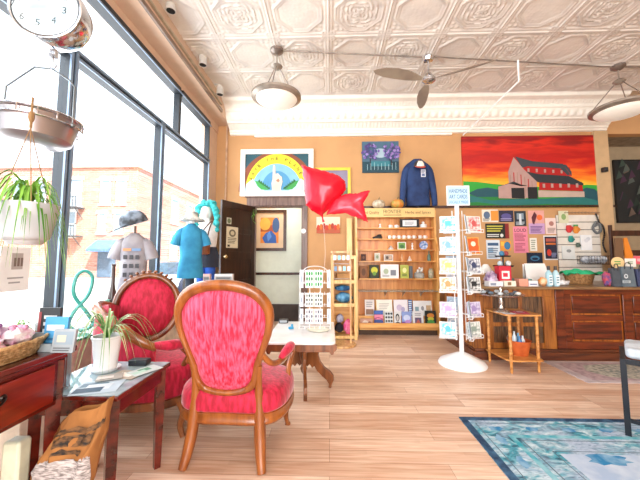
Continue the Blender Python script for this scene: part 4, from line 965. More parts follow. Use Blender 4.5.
on_door('round_badge', 'small round pale sticker above the notice on the open door', 'sticker', 0.60, 0.70, 1.80, 1.90, P_('#C9C6B4'), lambda A: A.disc(0.5, 0.5, 0.4, 0.4, P_('#6E7A5A')))

# sprig hanging on door head
def leaves(mb, pts, w0, up=Vector((0, 0, 1)), fold=0.25):
    """a strap leaf along a curve, tapering to its tip, slightly folded"""
    P = [Vector(p) for p in pts]; N = len(P); vs = []; fs = []
    for i, p in enumerate(P):
        t = (P[min(i + 1, N - 1)] - P[max(i - 1, 0)]).normalized(); sd = t.cross(up)
        if sd.length < 1e-3: sd = Vector((1, 0, 0))
        sd.normalize(); n_ = sd.cross(t); k = i / (N - 1); w_ = w0 * (0.55 + 0.9 * k if k < 0.4 else (1 - k) / 0.6 * 0.91 + 0.02)
        vs += [p - sd * w_ + n_ * w_ * fold, p - n_ * w_ * fold * 0.3, p + sd * w_ + n_ * w_ * fold]
    for i in range(N - 1):
        a = i * 3; fs += [(a, a + 1, a + 4, a + 3), (a + 1, a + 2, a + 5, a + 4)]
    mb.add(vs, fs)
leafg = M('#5E9A3A', rough=0.4, alt='#9CC860', scale=14)
sp_ = at(253, 209, Y=BY - 0.07); m = MB(); r = random.Random(2)
for k in range(12):
    a = r.random() * 6.28; q = Vector((math.cos(a) * 0.06, math.sin(a) * 0.03, 0)); z0 = -0.02 * k
    leaves(m, [sp_ + Vector((0, 0, z0)), sp_ + q + Vector((0, 0, z0 - 0.02)), sp_ + q * 1.3 + Vector((0, 0, z0 - 0.06))], 0.018)
m.tube([sp_ + Vector((0, 0, 0.02)), sp_ + Vector((0.01, 0, -0.12)), sp_ + Vector((0, 0, -0.24))], 0.004, 5)
tag(m.build('hanging_vine', leafg), 'small green vine sprig hanging at the top corner of the door', 'vine')

# ------------------------------------------------------------------ ceiling fittings
nick = M('#8C8078', rough=0.3, metal=0.7); nick_d = M('#A09488', rough=0.35, metal=0.5); lampglass = M('#EFE9DD', rough=0.35, var=0.01, emit=0.25)
def pendant(px, py, cxp, Yc, label, rad):
    c = at(px, py, Z=CZ - 0.03); b = at(cxp[0], cxp[1], Y=c.y); b.x = c.x
    t = thing('pendant_lamp', label, 'lamp', (c.x, c.y, CZ - 0.02), group='bowl pendant lamps')
    m = MB(); m.lathe([(0, CZ - 0.012), (0.085, CZ - 0.012), (0.085, CZ - 0.04), (0.05, CZ - 0.07), (0.02, CZ - 0.08), (0, CZ - 0.08)], (c.x, c.y, 0), 20); m.build('canopy', nick, t)
    ztop = CZ - 0.25
    m = MB(); m.tube([(c.x, c.y, CZ - 0.07), (c.x, c.y, ztop)], 0.008, 8); m.lathe([(0, ztop - 0.03), (0.05, ztop - 0.02), (0.075, ztop + 0.005), (0.05, ztop + 0.03), (0, ztop + 0.035)], (c.x, c.y, 0), 18); m.build('stem', nick_d, t)
    for k in range(3):
        a = math.radians(30 + 120 * k)
        m = MB(); m.tube([(c.x + 0.04 * math.cos(a), c.y + 0.04 * math.sin(a), ztop - 0.01), (c.x + rad * 0.93 * math.cos(a), c.y + rad * 0.93 * math.sin(a), b.z + 0.03)], 0.006, 6); m.build('hanging_rod', nick, t)
    m = MB(); m.lathe([(rad * 0.80, b.z - 0.012), (rad * 0.86, b.z - 0.028), (rad, b.z + 0.0), (rad, b.z + 0.03), (rad * 0.9, b.z + 0.045), (rad * 0.80, b.z + 0.02), (rad * 0.80, b.z - 0.012)], (c.x, c.y, 0), 40); m.build('rim', nick_d, t)
    m = MB(); m.lathe([(rad * 0.86, b.z)] + [(rad * 0.86 * math.cos(math.radians(a)), b.z - 0.085 * math.sin(math.radians(a)) * rad / 0.3) for a in range(10, 90, 10)] + [(0.0, b.z - 0.085 * rad / 0.3)], (c.x, c.y, 0), 36); m.build('glass_bowl', lampglass, t)
    return c
c1 = pendant(277, 51, (275, 98), 3.9, 'bowl pendant lamp with three rods hanging at the left of the ceiling', 0.315)
c2 = pendant(618, 67, (617, 110), 4.2, 'bowl pendant lamp with three rods at the far right, cut by the frame', 0.36)
fc = at(428, 57, Z=CZ - 0.03)
fan = thing('ceiling_fan', 'three blade ceiling fan with grey brown blades and chrome hub', 'fan', (fc.x, fc.y, CZ - 0.02))
chrome = M('#D5D5D8', rough=0.12, metal=0.95, var=0.02)
m = MB(); m.lathe([(0, CZ - 0.012), (0.05, CZ - 0.012), (0.075, CZ - 0.05), (0.06, CZ - 0.09), (0.015, CZ - 0.1), (0, CZ - 0.1)], (fc.x, fc.y, 0), 20); m.build('canopy', chrome, fan)
hz = at(430, 79, Y=fc.y).z
MB().tube([(fc.x, fc.y, CZ - 0.09), (fc.x, fc.y, hz + 0.05)], 0.012, 8).build('downrod', chrome, fan)
m = MB(); m.lathe([(0, hz + 0.09), (0.03, hz + 0.08), (0.06, hz + 0.04), (0.09, hz), (0.085, hz - 0.035), (0.05, hz - 0.06), (0, hz - 0.065)], (fc.x, fc.y, 0), 24); m.build('motor', chrome, fan)
blade_m = M('#9A8C7A', rough=0.4, alt='#84766A', scale=4)
for a in (-30, 82, 196):
    m = MB(); R = Matrix.Rotation(math.radians(a), 3, 'Z')
    for sgn in (0.004, -0.004):
        pass
    outl = [(0.09, 0.02), (0.18, 0.05), (0.3, 0.085), (0.45, 0.09), (0.6, 0.07), (0.70, 0.03), (0.735, 0.0), (0.70, -0.035), (0.6, -0.06), (0.45, -0.065), (0.3, -0.06), (0.18, -0.045), (0.09, -0.02)]
    vs = []
    for zz in (0.004, -0.004):
        for x, y in outl: q = R @ Vector((x * 1.08, y * 0.9, 0)); vs.append((fc.x + q.x, fc.y + q.y, hz - 0.01 + zz + y * 0.35))
    n_ = len(outl); m.add(vs, [tuple(range(n_)), tuple(range(n_, 2 * n_))[::-1]] + [(i, (i + 1) % n_, n_ + (i + 1) % n_, n_ + i) for i in range(n_)]); m.build('blade', blade_m, fan)
cond = M('#8A7E74', rough=0.4, metal=0.3)
a0 = Vector((c1.x, c1.y, CZ - 0.035)); a1 = Vector((5.2, c2.y + 0.12, CZ - 0.035))
m = MB(); m.tube([(c1.x + 0.09, c1.y, CZ - 0.03), (fc.x - 0.08, fc.y, CZ - 0.03)], 0.009, 8); m.tube([(fc.x + 0.08, fc.y, CZ - 0.03), (c2.x - 0.09, c2.y, CZ - 0.03)], 0.009, 8); m.tube([(c2.x + 0.09, c2.y, CZ - 0.03), (6.2, c2.y + 0.1, CZ - 0.03)], 0.009, 8)
S(m.build('trim_10', cond))
b0 = at(518, 60, Z=CZ - 0.045); b1 = at(519, 81, Y=b0.y + 0.02); b2 = at(463, 135, Y=BY - 0.06)
tag(MB().tube([b0, b1, b2], 0.014, 4).build('cable_duct', white, smooth=False), 'bent white cable duct dropping from the ceiling conduit to the cornice', 'cable duct')
sm = M('#D9D4CC', rough=0.4)
for i, (px, py, lb) in enumerate(((171, 6, 'nearest'), (203, 61, 'middle'), (220, 91, 'farthest'))):
    p = at(px, py, X=SOF + 0.11)
    t = thing('track_spotlight', lb + ' of the three white track spotlights along the window soffit', 'spotlight', (SOF + 0.11, p.y, p.z + 0.1), group='white track spotlights')
    m = MB(); m.lathe([(0, p.z + 0.075), (0.045, p.z + 0.075), (0.05, p.z + 0.06), (0.054, p.z - 0.06), (0.046, p.z - 0.06), (0.044, p.z - 0.04), (0, p.z - 0.04)], (SOF + 0.11, p.y, 0), 18); m.build('lamp_head', sm, t); MB().lathe([(0, p.z - 0.045), (0.044, p.z - 0.045), (0.044, p.z - 0.058), (0.04, p.z - 0.05), (0, p.z - 0.05)], (SOF + 0.11, p.y, 0), 18).build('lens', black, t)
    m = MB(); m.tube([(SOF + 0.11, p.y, p.z + 0.06), (SOF + 0.11, p.y, p.z + 0.1), (SOF + 0.03, p.y, p.z + 0.11)], 0.012, 8); m.build('arm', sm, t)
S(MB().box(SOF + 0.0, SOF + 0.03, 1.5, 4.9, 3.80, 3.825).build('trim_11', M('#B8A890', rough=0.5), smooth=False))
# ------------------------------------------------------------------ goods on the bookcase
def xz(px, py, Y): p = at(px, py, Y=Y); return p.x, p.z
def goods(label, px0, px1, pytop, shelf, base, draw=None, name='book', cat='book', group=None, yo=0.03, th=0.015, lean=0.0):
    z, yf = shelf; Y = yf + yo
    x0 = at(px0, pytop, Y=Y).x; x1 = at(px1, pytop, Y=Y).x; z1 = at((px0 + px1) / 2, pytop, Y=Y).z
    return card(name, label, cat, x0, x1, z + 0.002, max(z1, z + 0.03), Y, P_(base), draw, th=th, group=group, lean=lean)
SA, SB_, SCc, SD, SE = [shelf_z[k] for k in 'abcde']
frm = lambda c1_, c2_: (lambda A: (A.rect(0.12, 0.88, 0.12, 0.88, P_(c1_)), A.disc(0.5, 0.5, 0.22, 0.22, P_(c2_))))
goods('black framed white certificate on the top bookcase shelf', 400, 419, 219, SA, '#1B1B1D', lambda A: (A.rect(0.13, 0.87, 0.16, 0.86, P_('#E6E8EA')), A.lines(0.25, 0.75, 0.3, 0.7, 3, P_('#9AA0A6'))), 'framed_certificate', 'frame')
goods('dark brown small frame left on the fourth bookcase shelf', 361, 366, 254, SD, '#5A2C1C', frm('#3A1A12', '#7A4A30'), 'little_picture', 'picture')
goods('small cream picture frame on the fourth bookcase shelf', 374.5, 380, 253, SD, '#D8D2C0', frm('#B8B8A8', '#7A8A6A'), 'little_picture', 'picture')
goods('little photo card in grey tones right of the cream frame', 384, 393, 254.5, SD, '#E2DCD2', lambda A: (A.rect(0.08, 0.92, 0.1, 0.9, P_('#A89888')), A.disc(0.35, 0.5, 0.15, 0.25, P_('#4A3E38')), A.disc(0.7, 0.5, 0.15, 0.25, P_('#C8A48A'))), 'photo_card', 'card')
goods('small green landscape card on the third bookcase shelf', 397.5, 406, 242, SCc, '#E8E6DA', lambda A: (A.rect(0.1, 0.9, 0.1, 0.9, P_('#6E9A4A')), A.disc(0.5, 0.4, 0.25, 0.25, P_('#3E6A3A'))), 'landscape_card', 'card')
goods('black box with yellow green leaves on the fifth bookcase shelf', 369.5, 379, 265, SE, '#23301E', lambda A: (A.disc(0.5, 0.6, 0.35, 0.25, P_('#C8C83A')), A.disc(0.5, 0.35, 0.2, 0.15, P_('#6A9A3A'))), 'tea_box', 'box', th=0.05)
goods('wide white framed print with small pictures on the fifth bookcase shelf', 380.5, 398.5, 264.5, SE, '#F2F0EC', lambda A: (A.rect(0.06, 0.94, 0.08, 0.92, P_('#DDE2E2')), A.rect(0.55, 0.85, 0.2, 0.6, P_('#7A7E88')), A.disc(0.3, 0.5, 0.14, 0.2, P_('#A8B89A')), A.lines(0.1, 0.5, 0.1, 0.25, 2, P_('#8A8E92'))), 'framed_print', 'frame')
goods('yellow green book on the fifth bookcase shelf', 400.3, 408.5, 265, SE, '#B8BC5A', lambda A: (A.rect(0.1, 0.9, 0.1, 0.9, P_('#A6B04A')), A.disc(0.5, 0.6, 0.25, 0.2, P_('#E8E2A0')), A.lines(0.2, 0.8, 0.15, 0.35, 2, P_('#4A5A2A'))), th=0.03)
goods('dark grey slim book beside the yellow green book', 409.3, 412.5, 266, SE, '#5A5E60', None, th=0.03)
goods('brown carved box at the left of the fifth bookcase shelf', 360, 367, 266, SE, '#8A5A34', lambda A: A.disc(0.5, 0.5, 0.3, 0.3, P_('#5E3A20')), 'wooden_box', 'box', th=0.06)
mugm = M('#F4F2EE', rough=0.25, var=0.01)
def mug(px, shelf, label, r_=0.026, h_=0.055, name='mug', mt=None, yo=0.07, grp='white mugs on the bookcase'):
    z, yf = shelf; Y = yf + yo; x = at(px, 240, Y=Y).x
    t = thing(name, label, 'mug', (x, Y, z + 0.001), group=grp)
    m = MB(); m.lathe([(0, z + 0.001), (r_ * 0.85, z + 0.001), (r_, z + 0.012), (r_, z + h_), (r_ * 0.9, z + h_), (r_ * 0.88, z + 0.012), (0, z + 0.01)], (x, Y, 0), 18); m.build('body', mt or mugm, t)
    m = MB(); m.tube([(x + r_ * 0.95, Y - 0.0, z + h_ * 0.8), (x + r_ * 1.5, Y, z + h_ * 0.7), (x + r_ * 1.5, Y, z + h_ * 0.35), (x + r_ * 0.95, Y, z + h_ * 0.25)], 0.005, 6); m.build('handle', mt or mugm, t)
for i, px in enumerate((389.5, 394, 399, 404, 409, 414)): mug(px, SB_, 'white mug, %s from the left in the row on the second bookcase shelf' % ('first', 'second', 'third', 'fourth', 'fifth', 'sixth')[i])
for i, px in enumerate((420, 425)): mug(px, SB_, ('white mug standing apart at the right of the second bookcase shelf', 'white mug farthest right on the second bookcase shelf')[i])
for i, px in enumerate((390.5, 396.5)): mug(px, SA, ('white mug leftmost on the top bookcase shelf', 'white mug just left of the black framed certificate')[i], 0.03, 0.05)
def lathed(name, label, cat, px, shelf, prof, mt, yo=0.08, group=None, n=18, sx=1, sy=1, ripple=None):
    z, yf = shelf; Y = yf + yo; x = at(px, 255, Y=Y).x
    m = MB(); m.lathe([(a, b + z + 0.001) for a, b in prof], (x, Y, 0), n, sx, sy, ripple=ripple); return tag(m.build(name, mt), label, cat, group)
lathed('lidded_jar', 'white lidded jar at the right of the top bookcase shelf', 'jar', 424, SA, [(0, 0), (0.055, 0), (0.06, 0.01), (0.06, 0.055), (0.04, 0.065), (0.02, 0.07), (0.025, 0.09), (0.018, 0.105), (0, 0.108)], mugm)
lathed('figurine', 'tiny white figurine left on the top bookcase shelf', 'figurine', 380.5, SA, [(0, 0), (0.03, 0), (0.02, 0.02), (0.012, 0.04), (0.022, 0.055), (0.014, 0.07), (0, 0.075)], mugm)
lathed('figurine', 'slim white figurine on the third bookcase shelf', 'figurine', 412.5, SCc, [(0, 0), (0.022, 0), (0.01, 0.03), (0.018, 0.06), (0.008, 0.09), (0.016, 0.105), (0, 0.12)], mugm)
lathed('figurine', 'small grey and white figurine left on the third bookcase shelf', 'figurine', 391, SCc, [(0, 0), (0.045, 0), (0.04, 0.02), (0.015, 0.045), (0.02, 0.06), (0, 0.065)], M('#C9C9C6', rough=0.4))
tag(MB().lathe([(0, 0.0), (0.055, 0.0), (0.07, 0.008), (0.072, 0.016), (0.05, 0.012), (0, 0.010)], (at(423.5, 244, Y=SCc[1] + 0.06).x, SCc[1] + 0.075, SCc[0] + 0.074), 28, axis='y').build('blue_plate', M('#4A7AC0', rough=0.25, alt='#D8E2F0', scale=30)), 'blue patterned plate standing on the third bookcase shelf', 'plate')
m = MB(); z, yf = SB_; x = at(377.5, 234, Y=yf + .08).x; m.loft([((x, yf + 0.08, z + 0.001), 0.08, 0.04), ((x, yf + 0.08, z + 0.03), 0.085, 0.04), ((x + 0.02, yf + 0.08, z + 0.05), 0.05, 0.03), ((x + 0.04, yf + 0.08, z + 0.075), 0.03, 0.02)], 16, 3)
tag(m.build('leather_pouch', M('#2A2624', rough=0.6)), 'black folded pouch at the left of the second bookcase shelf', 'pouch')
lathed('bottle', 'small orange bottle on the fourth bookcase shelf', 'bottle', 402, SD, [(0, 0), (0.022, 0), (0.024, 0.01), (0.022, 0.07), (0.009, 0.09), (0.009, 0.115), (0, 0.12)], M('#E0A878', rough=0.3))
lathed('bottle', 'small white conical bottle on the fourth bookcase shelf', 'bottle', 409.5, SD, [(0, 0), (0.035, 0), (0.036, 0.01), (0.012, 0.06), (0.01, 0.08), (0, 0.082)], M('#E8D8C8', rough=0.3))
lathed('bottle', 'dark green bottle at the right end of the fourth bookcase shelf', 'bottle', 429, SD, [(0, 0), (0.028, 0), (0.03, 0.01), (0.028, 0.09), (0.01, 0.12), (0.01, 0.17), (0, 0.172)], M('#5A7A6A', rough=0.15))
jarm = M('#DCE4E0', rough=0.08, trans=0.6)
j1 = thing('glass_jar', 'glass jar filled with white blossoms on the fifth bookcase shelf', 'jar', (at(419, 270, Y=SE[1] + .09).x, SE[1] + 0.09, SE[0] + 0.001)); p = j1.location
MB().lathe([(0, p.z), (0.07, p.z), (0.085, p.z + 0.02), (0.08, p.z + 0.08), (0.05, p.z + 0.1), (0.055, p.z + 0.11), (0, p.z + 0.11)], (p.x, p.y, 0), 20).build('jar_body', jarm, j1)
m = MB(); r = random.Random(4)
for k in range(16): m.sphere((p.x + (r.random() - .5) * 0.1, p.y - 0.03 + (r.random() - .5) * 0.04, p.z + 0.1 + r.random() * 0.07), 0.018, n=7)
m.build('blossoms', M('#F2EDE4', rough=0.7, var=0.05), j1)
j2 = lathed('glass_jar', 'tall glass jar of dried herbs at the right of the fifth bookcase shelf', 'jar', 430.5, SE, [(0, 0), (0.04, 0), (0.045, 0.01), (0.045, 0.12), (0.03, 0.14), (0.035, 0.16), (0, 0.165)], M('#B8A890', rough=0.15, alt='#8E9A7A', scale=30))
BNs = (0.131, 5.13)
zlow = BNs[0]
def low(label, px0, px1, py0, py1, base, draw, Y, group=None, name='book', th=0.02, cat='book'):
    x0 = at(px0, py1, Y=Y).x; x1 = at(px1, py1, Y=Y).x; z0 = at(400, py1, Y=Y).z; z1 = at(400, py0, Y=Y).z
    return card(name, label, cat, x0, x1, z0, z1, Y, P_(base), draw, th=th, group=group, lean=0.12)
# tiered step inside the bin that carries the back row
MB().box(KX0, KX1, 5.24, 5.378, 0.131, 0.30).build('tiered_step', pine_h, BC, smooth=False)
zst = 0.302
def high(label, px0, px1, py0, base, draw, name='notebook', cat='notebook'):
    Y = 5.255; x0 = at(px0, 308, Y=Y).x; x1 = at(px1, 308, Y=Y).x; z1 = at(400, py0, Y=Y).z
    return card(name, label, cat, x0, x1, zst, z1, Y, P_(base), draw, th=0.015, lean=0.12)
high('white pamphlet with brown photo at the left of the bookcase back row', 365, 374.5, 300, '#E8E4E2', lambda A: (A.rect(0.1, 0.9, 0.05, 0.4, P_('#8A6A58')), A.lines(0.15, 0.85, 0.5, 0.9, 3, P_('#A8A8B0'))))
high('large cream sheet with yellow edge in the bookcase back row', 376, 392.5, 300, '#F2EEE2', lambda A: (A.poly([(0, 0), (0.06, 0), (0.03, 1), (0, 1)], P_('#E8B83A')), A.lines(0.2, 0.85, 0.4, 0.8, 4, P_('#C9C5BC'))))
high('white notebook with pale lilac flowers in the bookcase back row', 394, 408, 300, '#EDE8EC', lambda A: (A.disc(0.4, 0.5, 0.2, 0.2, P_('#C8B8D0')), A.disc(0.65, 0.4, 0.14, 0.16, P_('#B0A8C8'))))
high('blue and white checked notebook in the bookcase back row', 408.8, 412.5, 300, '#4E72A8', lambda A: A.lines(0.05, 0.95, 0.05, 0.95, 7, P_('#D8E2EE')))
high('wide white card set with tiny ornaments in the bookcase back row', 413.5, 432, 301, '#EDEFEF', lambda A: (A.rect(0.1, 0.3, 0.3, 0.6, P_('#8AA8B0')), A.rect(0.7, 0.95, 0.2, 0.7, P_('#C8AE8A')), A.disc(0.5, 0.5, 0.08, 0.15, P_('#9A9A9E'))))
low('book with a pink and blue sunset cover in the bookcase front row', 374.5, 383.5, 311, 327, '#2E4A8E', lambda A: (A.rect(0, 1, 0.45, 0.75, P_('#E88AA8')), A.poly([(0, 0.4), (0.5, 0.6), (1, 0.35), (1, 0.5), (0, 0.55)], P_('#B04A78')), A.rect(0, 1, 0.8, 1, P_('#3A62B0'))), 5.17)
low('book with black and white leaf pattern in the bookcase front row', 385, 393.5, 312, 327, '#D8DCDC', lambda A: [A.disc(0.2 + 0.3 * (k % 3), 0.15 + 0.24 * (k // 3), 0.13, 0.08, P_('#2E3A40'), 8) for k in range(12)], 5.17)
low('narrow book with a black and white portrait in the bookcase front row', 394.6, 401.3, 312, 327, '#DDDDDD', lambda A: (A.disc(0.5, 0.62, 0.3, 0.25, P_('#2A2A2C')), A.disc(0.5, 0.58, 0.18, 0.18, P_('#C0BCB8')), A.disc(0.5, 0.15, 0.4, 0.2, P_('#4A4A4E'))), 5.17)
low('book with a violet and blue sky cover in the bookcase front row', 402.4, 412, 312, 327, '#8AA0D8', lambda A: (A.rect(0, 1, 0, 0.35, P_('#7A4A9E')), A.disc(0.5, 0.6, 0.35, 0.2, P_('#C8D4F0')), A.disc(0.6, 0.35, 0.3, 0.12, P_('#B88AD0'))), 5.17)
low('white book with a small mountain photo in the bookcase front row', 413.2, 424, 311.5, 327, '#E8E8E8', lambda A: (A.rect(0.2, 0.8, 0.15, 0.6, P_('#6A5A78')), A.poly([(0.2, 0.15), (0.5, 0.5), (0.8, 0.15)], P_('#C86A5A')), A.lines(0.2, 0.8, 0.7, 0.9, 2, P_('#9A9AA0'))), 5.17)
low('black book with green and yellow leaf cover at the right of the bookcase front row', 426, 436.5, 311, 327, '#1E2420', lambda A: (A.disc(0.5, 0.7, 0.35, 0.15, P_('#D88A3A')), A.disc(0.5, 0.5, 0.3, 0.12, P_('#C8C83A')), A.disc(0.5, 0.3, 0.35, 0.15, P_('#4A9A4A'))), 5.17)
low('pinkish brown wrapped packet at the left of the bookcase front row', 360.5, 373, 319, 327.5, '#C89A86', lambda A: (A.disc(0.4, 0.5, 0.25, 0.3, P_('#E8D8CC')), A.disc(0.75, 0.4, 0.15, 0.3, P_('#8A5A4A'))), 5.17, name='packet', cat='packet')
# pumpkins and sweatshirt on top
def pumpkin(px, label, c_, sc=1.0):
    z = 2.102; x = at(px, 200, Y=5.3).x; ztop = 2.1
    t = thing('pumpkin', label, 'pumpkin', (x, 5.24, z))
    m = MB(); R_p = 0.085 * sc
    m.lathe([(0.001, z + 0.012)] + [(R_p * (math.sin(math.radians(a)) ** 0.8), z + 0.06 * sc - 0.06 * sc * math.cos(math.radians(a))) for a in range(15, 170, 12)] + [(0.001, z + 0.108 * sc)], (x, 5.24, 0), 48, ripple=lambda a, zz: 0.07 * abs(math.cos(a * 4.5)) - 0.04); m.build('body', c_, t)
    m = MB(); m.tube([(x, 5.24, z + 0.10 * sc), (x + 0.005, 5.24, z + 0.13 * sc), (x + 0.02, 5.24, z + 0.155 * sc)], [0.014, 0.009, 0.007], 8); m.build('stem', M('#8A7A58', rough=0.7), t)
MB().box(KX0 - 0.015, KX1, 5.206, 5.378, 2.07, 2.10).build('top_board', pine_h, BC, smooth=False)
pumpkin(378, 'white decorative pumpkin on top of the bookcase', M('#D8CDB8', rough=0.5, alt='#A8987A', scale=18), 1.25)
pumpkin(396.5, 'orange decorative pumpkin on top of the bookcase', M('#D8873A', rough=0.5, alt='#A8A050', scale=14), 1.3)
navym = M('#28406E', rough=0.85, alt='#1E3058', scale=7, bump=0.2, bscale=12)
X0 = at(417.5, 180, Y=5.3).x; ztp = at(417, 160, Y=5.28).z; zbt = at(417, 206, Y=5.28).z
SW = thing('navy_sweatshirt', 'navy long sleeved sweatshirt displayed on a form above the bookcase', 'sweatshirt', (X0, 5.3, zbt))
m = MB(); hh = ztp - zbt
m.loft([((X0, 5.3, zbt), 0.195, 0.085), ((X0, 5.3, zbt + 0.04), 0.2, 0.09), ((X0, 5.3, zbt + hh * 0.35), 0.205, 0.095), ((X0, 5.3, zbt + hh * 0.65), 0.215, 0.10), ((X0, 5.3, zbt + hh * 0.84), 0.21, 0.095), ((X0, 5.3, zbt + hh * 0.92), 0.175, 0.085), ((X0, 5.3, zbt + hh * 0.98), 0.11, 0.07), ((X0, 5.3, ztp + 0.01), 0.08, 0.06)], 32, 2.3, 0.12, 3); m.build('body', navym, SW, angle=80)
for s in (-1, 1):
    m = MB(); Pp = catmull([(X0 + s * 0.12, 5.3, zbt + hh * 0.86), (X0 + s * 0.20, 5.29, zbt + hh * 0.74), (X0 + s * 0.245, 5.28, zbt + hh * 0.45), (X0 + s * 0.27, 5.27, zbt + hh * 0.15), (X0 + s * 0.275, 5.27, zbt + 0.0)], 5)
    m.tube(Pp, [0.075 - 0.033 * i / len(Pp) for i in range(len(Pp))], 14); m.build('sleeve', navym, SW, angle=80)
A = Art(X0 + 0.03, X0 + 0.11, zbt + hh * 0.60, zbt + hh * 0.76, 5.194); A.rect(0, 1, 0, 1, P_('#D8DCE4')); A.lines(0.1, 0.9, 0.55, 0.95, 3, P_('#28406E')); A.rect(0.2, 0.8, 0.1, 0.45, P_('#5A6E98')); A.mb.build('chest_print', None, SW, smooth=False)
MB().tube([(X0, 5.3, 2.1005), (X0, 5.3, zbt + 0.02)], 0.03, 12).build('stand', black, SW)
def cap(x, y, z, facing, crown, peak, label, name='baseball_cap', sc=1.0, tilt=0.0, panel=None):
    t = thing(name, label, 'cap', (x, y, z), math.degrees(0), None, local=True); t.rotation_euler = (tilt, 0, facing)
    m = MB(); m.lathe([(0.092 * sc * math.cos(math.radians(a)) ** 0.7 if a < 90 else 0.001, 0.105 * sc * math.sin(math.radians(a))) for a in range(0, 91, 10)], (0, 0, 0), 26, 0.92, 1.08); m.build('crown', crown, t)
    if panel:
        m = MB(); m.grid(lambda a, b: (0.096 * sc * math.sin((a - .5) * 1.5) * (1 - 0.55 * b ** 2) * 0.95, -0.105 * sc * math.cos((a - .5) * 1.5) * math.sqrt(max(0.0, 1 - (0.8 * b) ** 2)) , 0.01 + 0.085 * sc * b), 9, 7); m.build('front_panel', panel, t)
    m = MB(); nn_ = 12; top = []; 
    for i in range(nn_ + 1):
        a = math.pi * i / nn_; top.append((0.085 * sc * math.cos(a), -0.06 * sc - 0.115 * sc * math.sin(a), 0.012 - 0.02 * abs(math.cos(a)) ** 0 * math.sin(a)))
    low_ = [(a, b, c - 0.006) for a, b, c in top]; k = len(top); m.add(top + low_, [tuple(range(k)), tuple(range(k, 2 * k))[::-1]] + [(i, (i + 1) % k, k + (i + 1) % k, k + i) for i in range(k)]); m.build('peak', peak, t)
    m = MB(); m.sphere((0, 0, 0.105 * sc), 0.008, n=8); m.build('button', peak, t)
    return t
cp = at(417.5, 166, Y=5.22)
cap(cp.x, 5.135, cp.z - 0.035, 0, M('#3A3434', rough=0.8), M('#C8442A', rough=0.7), 'white and red baseball cap with dark back above the navy sweatshirt', tilt=math.radians(20), panel=M('#F0E8DC', rough=0.8))

# goods in the cubby
def lump(name, label, cat, c, rx, ry, rz, mt, sd=0, group=None, amp=0.22, n=22):
    m = MB(); c = Vector(c)
    def f(a, b):
        th_, ph = a * 2 * math.pi, (b - 0.5) * math.pi * 0.999
        d = Vector((math.cos(th_) * math.cos(ph), math.sin(th_) * math.cos(ph), math.sin(ph)))
        q = 1 + amp * noise.noise(d * 2.3 + Vector((sd, sd * 2, 0)))
        return c + Vector((d.x * rx * q, d.y * ry * q, d.z * rz * q))
    m.grid(f, n, 14, cu=True); return tag(m.build(name, mt, angle=80), label, cat, group)
bl = M('#2F6E9E', rough=0.9, alt='#7FB8D8', scale=12, bump=0.3)
lump('blue_blanket', 'rolled blue patterned cloth in the middle compartment of the pine cubby', 'cloth', (0.2325, 4.97, 0.635), 0.135, 0.1, 0.078, bl, 3, amp=0.15)
lump('blue_blanket', 'folded darker blue cloth on top of the rolled cloth in the pine cubby', 'cloth', (0.22, 4.97, 0.78), 0.13, 0.1, 0.045, M('#234E80', rough=0.9, alt='#4A90C0', scale=14, bump=0.3), 5, amp=0.12)
lump('plush_toy', 'black plush toy at the bottom of the pine cubby', 'toy', (0.16, 4.95, 0.165), 0.07, 0.07, 0.075, M('#26222A', rough=0.95), 6)
lump('plush_toy', 'pink plush toy at the bottom right of the pine cubby', 'toy', (0.29, 4.93, 0.19), 0.06, 0.06, 0.10, M('#D8407A', rough=0.95, alt='#F08AB0', scale=14), 8, amp=0.5)
lump('plush_toy', 'grey lilac plush toy above the black plush toy in the cubby', 'toy', (0.17, 4.96, 0.31), 0.06, 0.07, 0.065, M('#7A7A9A', rough=0.95, alt='#C0C0D0', scale=14), 9, amp=0.4)
tag(MB().box(0.12, 0.34, 4.92, 5.09, 0.916, 1.02).build('wicker_box', M('#B88A58', rough=0.8, bump=0.5, bscale=80), bevel=0.01), 'brown woven box in the upper compartment of the pine cubby', 'box')

# wooden keychain spinner in front of the cubby
sp0 = at(342, 345, Z=0.0); sx_, sy_ = sp0.x, sp0.y
KS = thing('keychain_spinner', 'slim wooden floor spinner hung with keychains in front of the pine cubby', 'display rack', (sx_, sy_, 0))
kw = WOOD('#B8814A', '#E0B478', 2, scale=3)
zt = at(342, 253, Y=sy_).z
m = MB(); m.lathe([(0, 0), (0.2, 0), (0.205, 0.01), (0.2, 0.028), (0, 0.028)], (sx_, sy_, 0), 32); m.build('base', kw, KS)
for s in (-1, 1): MB().box(sx_ + s * 0.13 - 0.012, sx_ + s * 0.13 + 0.012, sy_ - 0.012, sy_ + 0.012, 0.028, zt).build('post', kw, KS, smooth=False, bevel=0.002)
MB().box(sx_ - 0.16, sx_ + 0.16, sy_ - 0.02, sy_ + 0.02, zt, zt + 0.03).build('top_bar', kw, KS, smooth=False, bevel=0.003)
for zz in (zt - 0.16, zt - 0.38): MB().tube([(sx_ - 0.12, sy_, zz), (sx_ + 0.12, sy_, zz)], 0.006, 6).build('hook_bar', nick, KS)
kcol = ['#D8DEE8', '#8AC0D8', '#E8E2DA', '#B8D0E0', '#6A8AA8', '#E0C8B0', '#9AD0D8', '#D8D8DC']
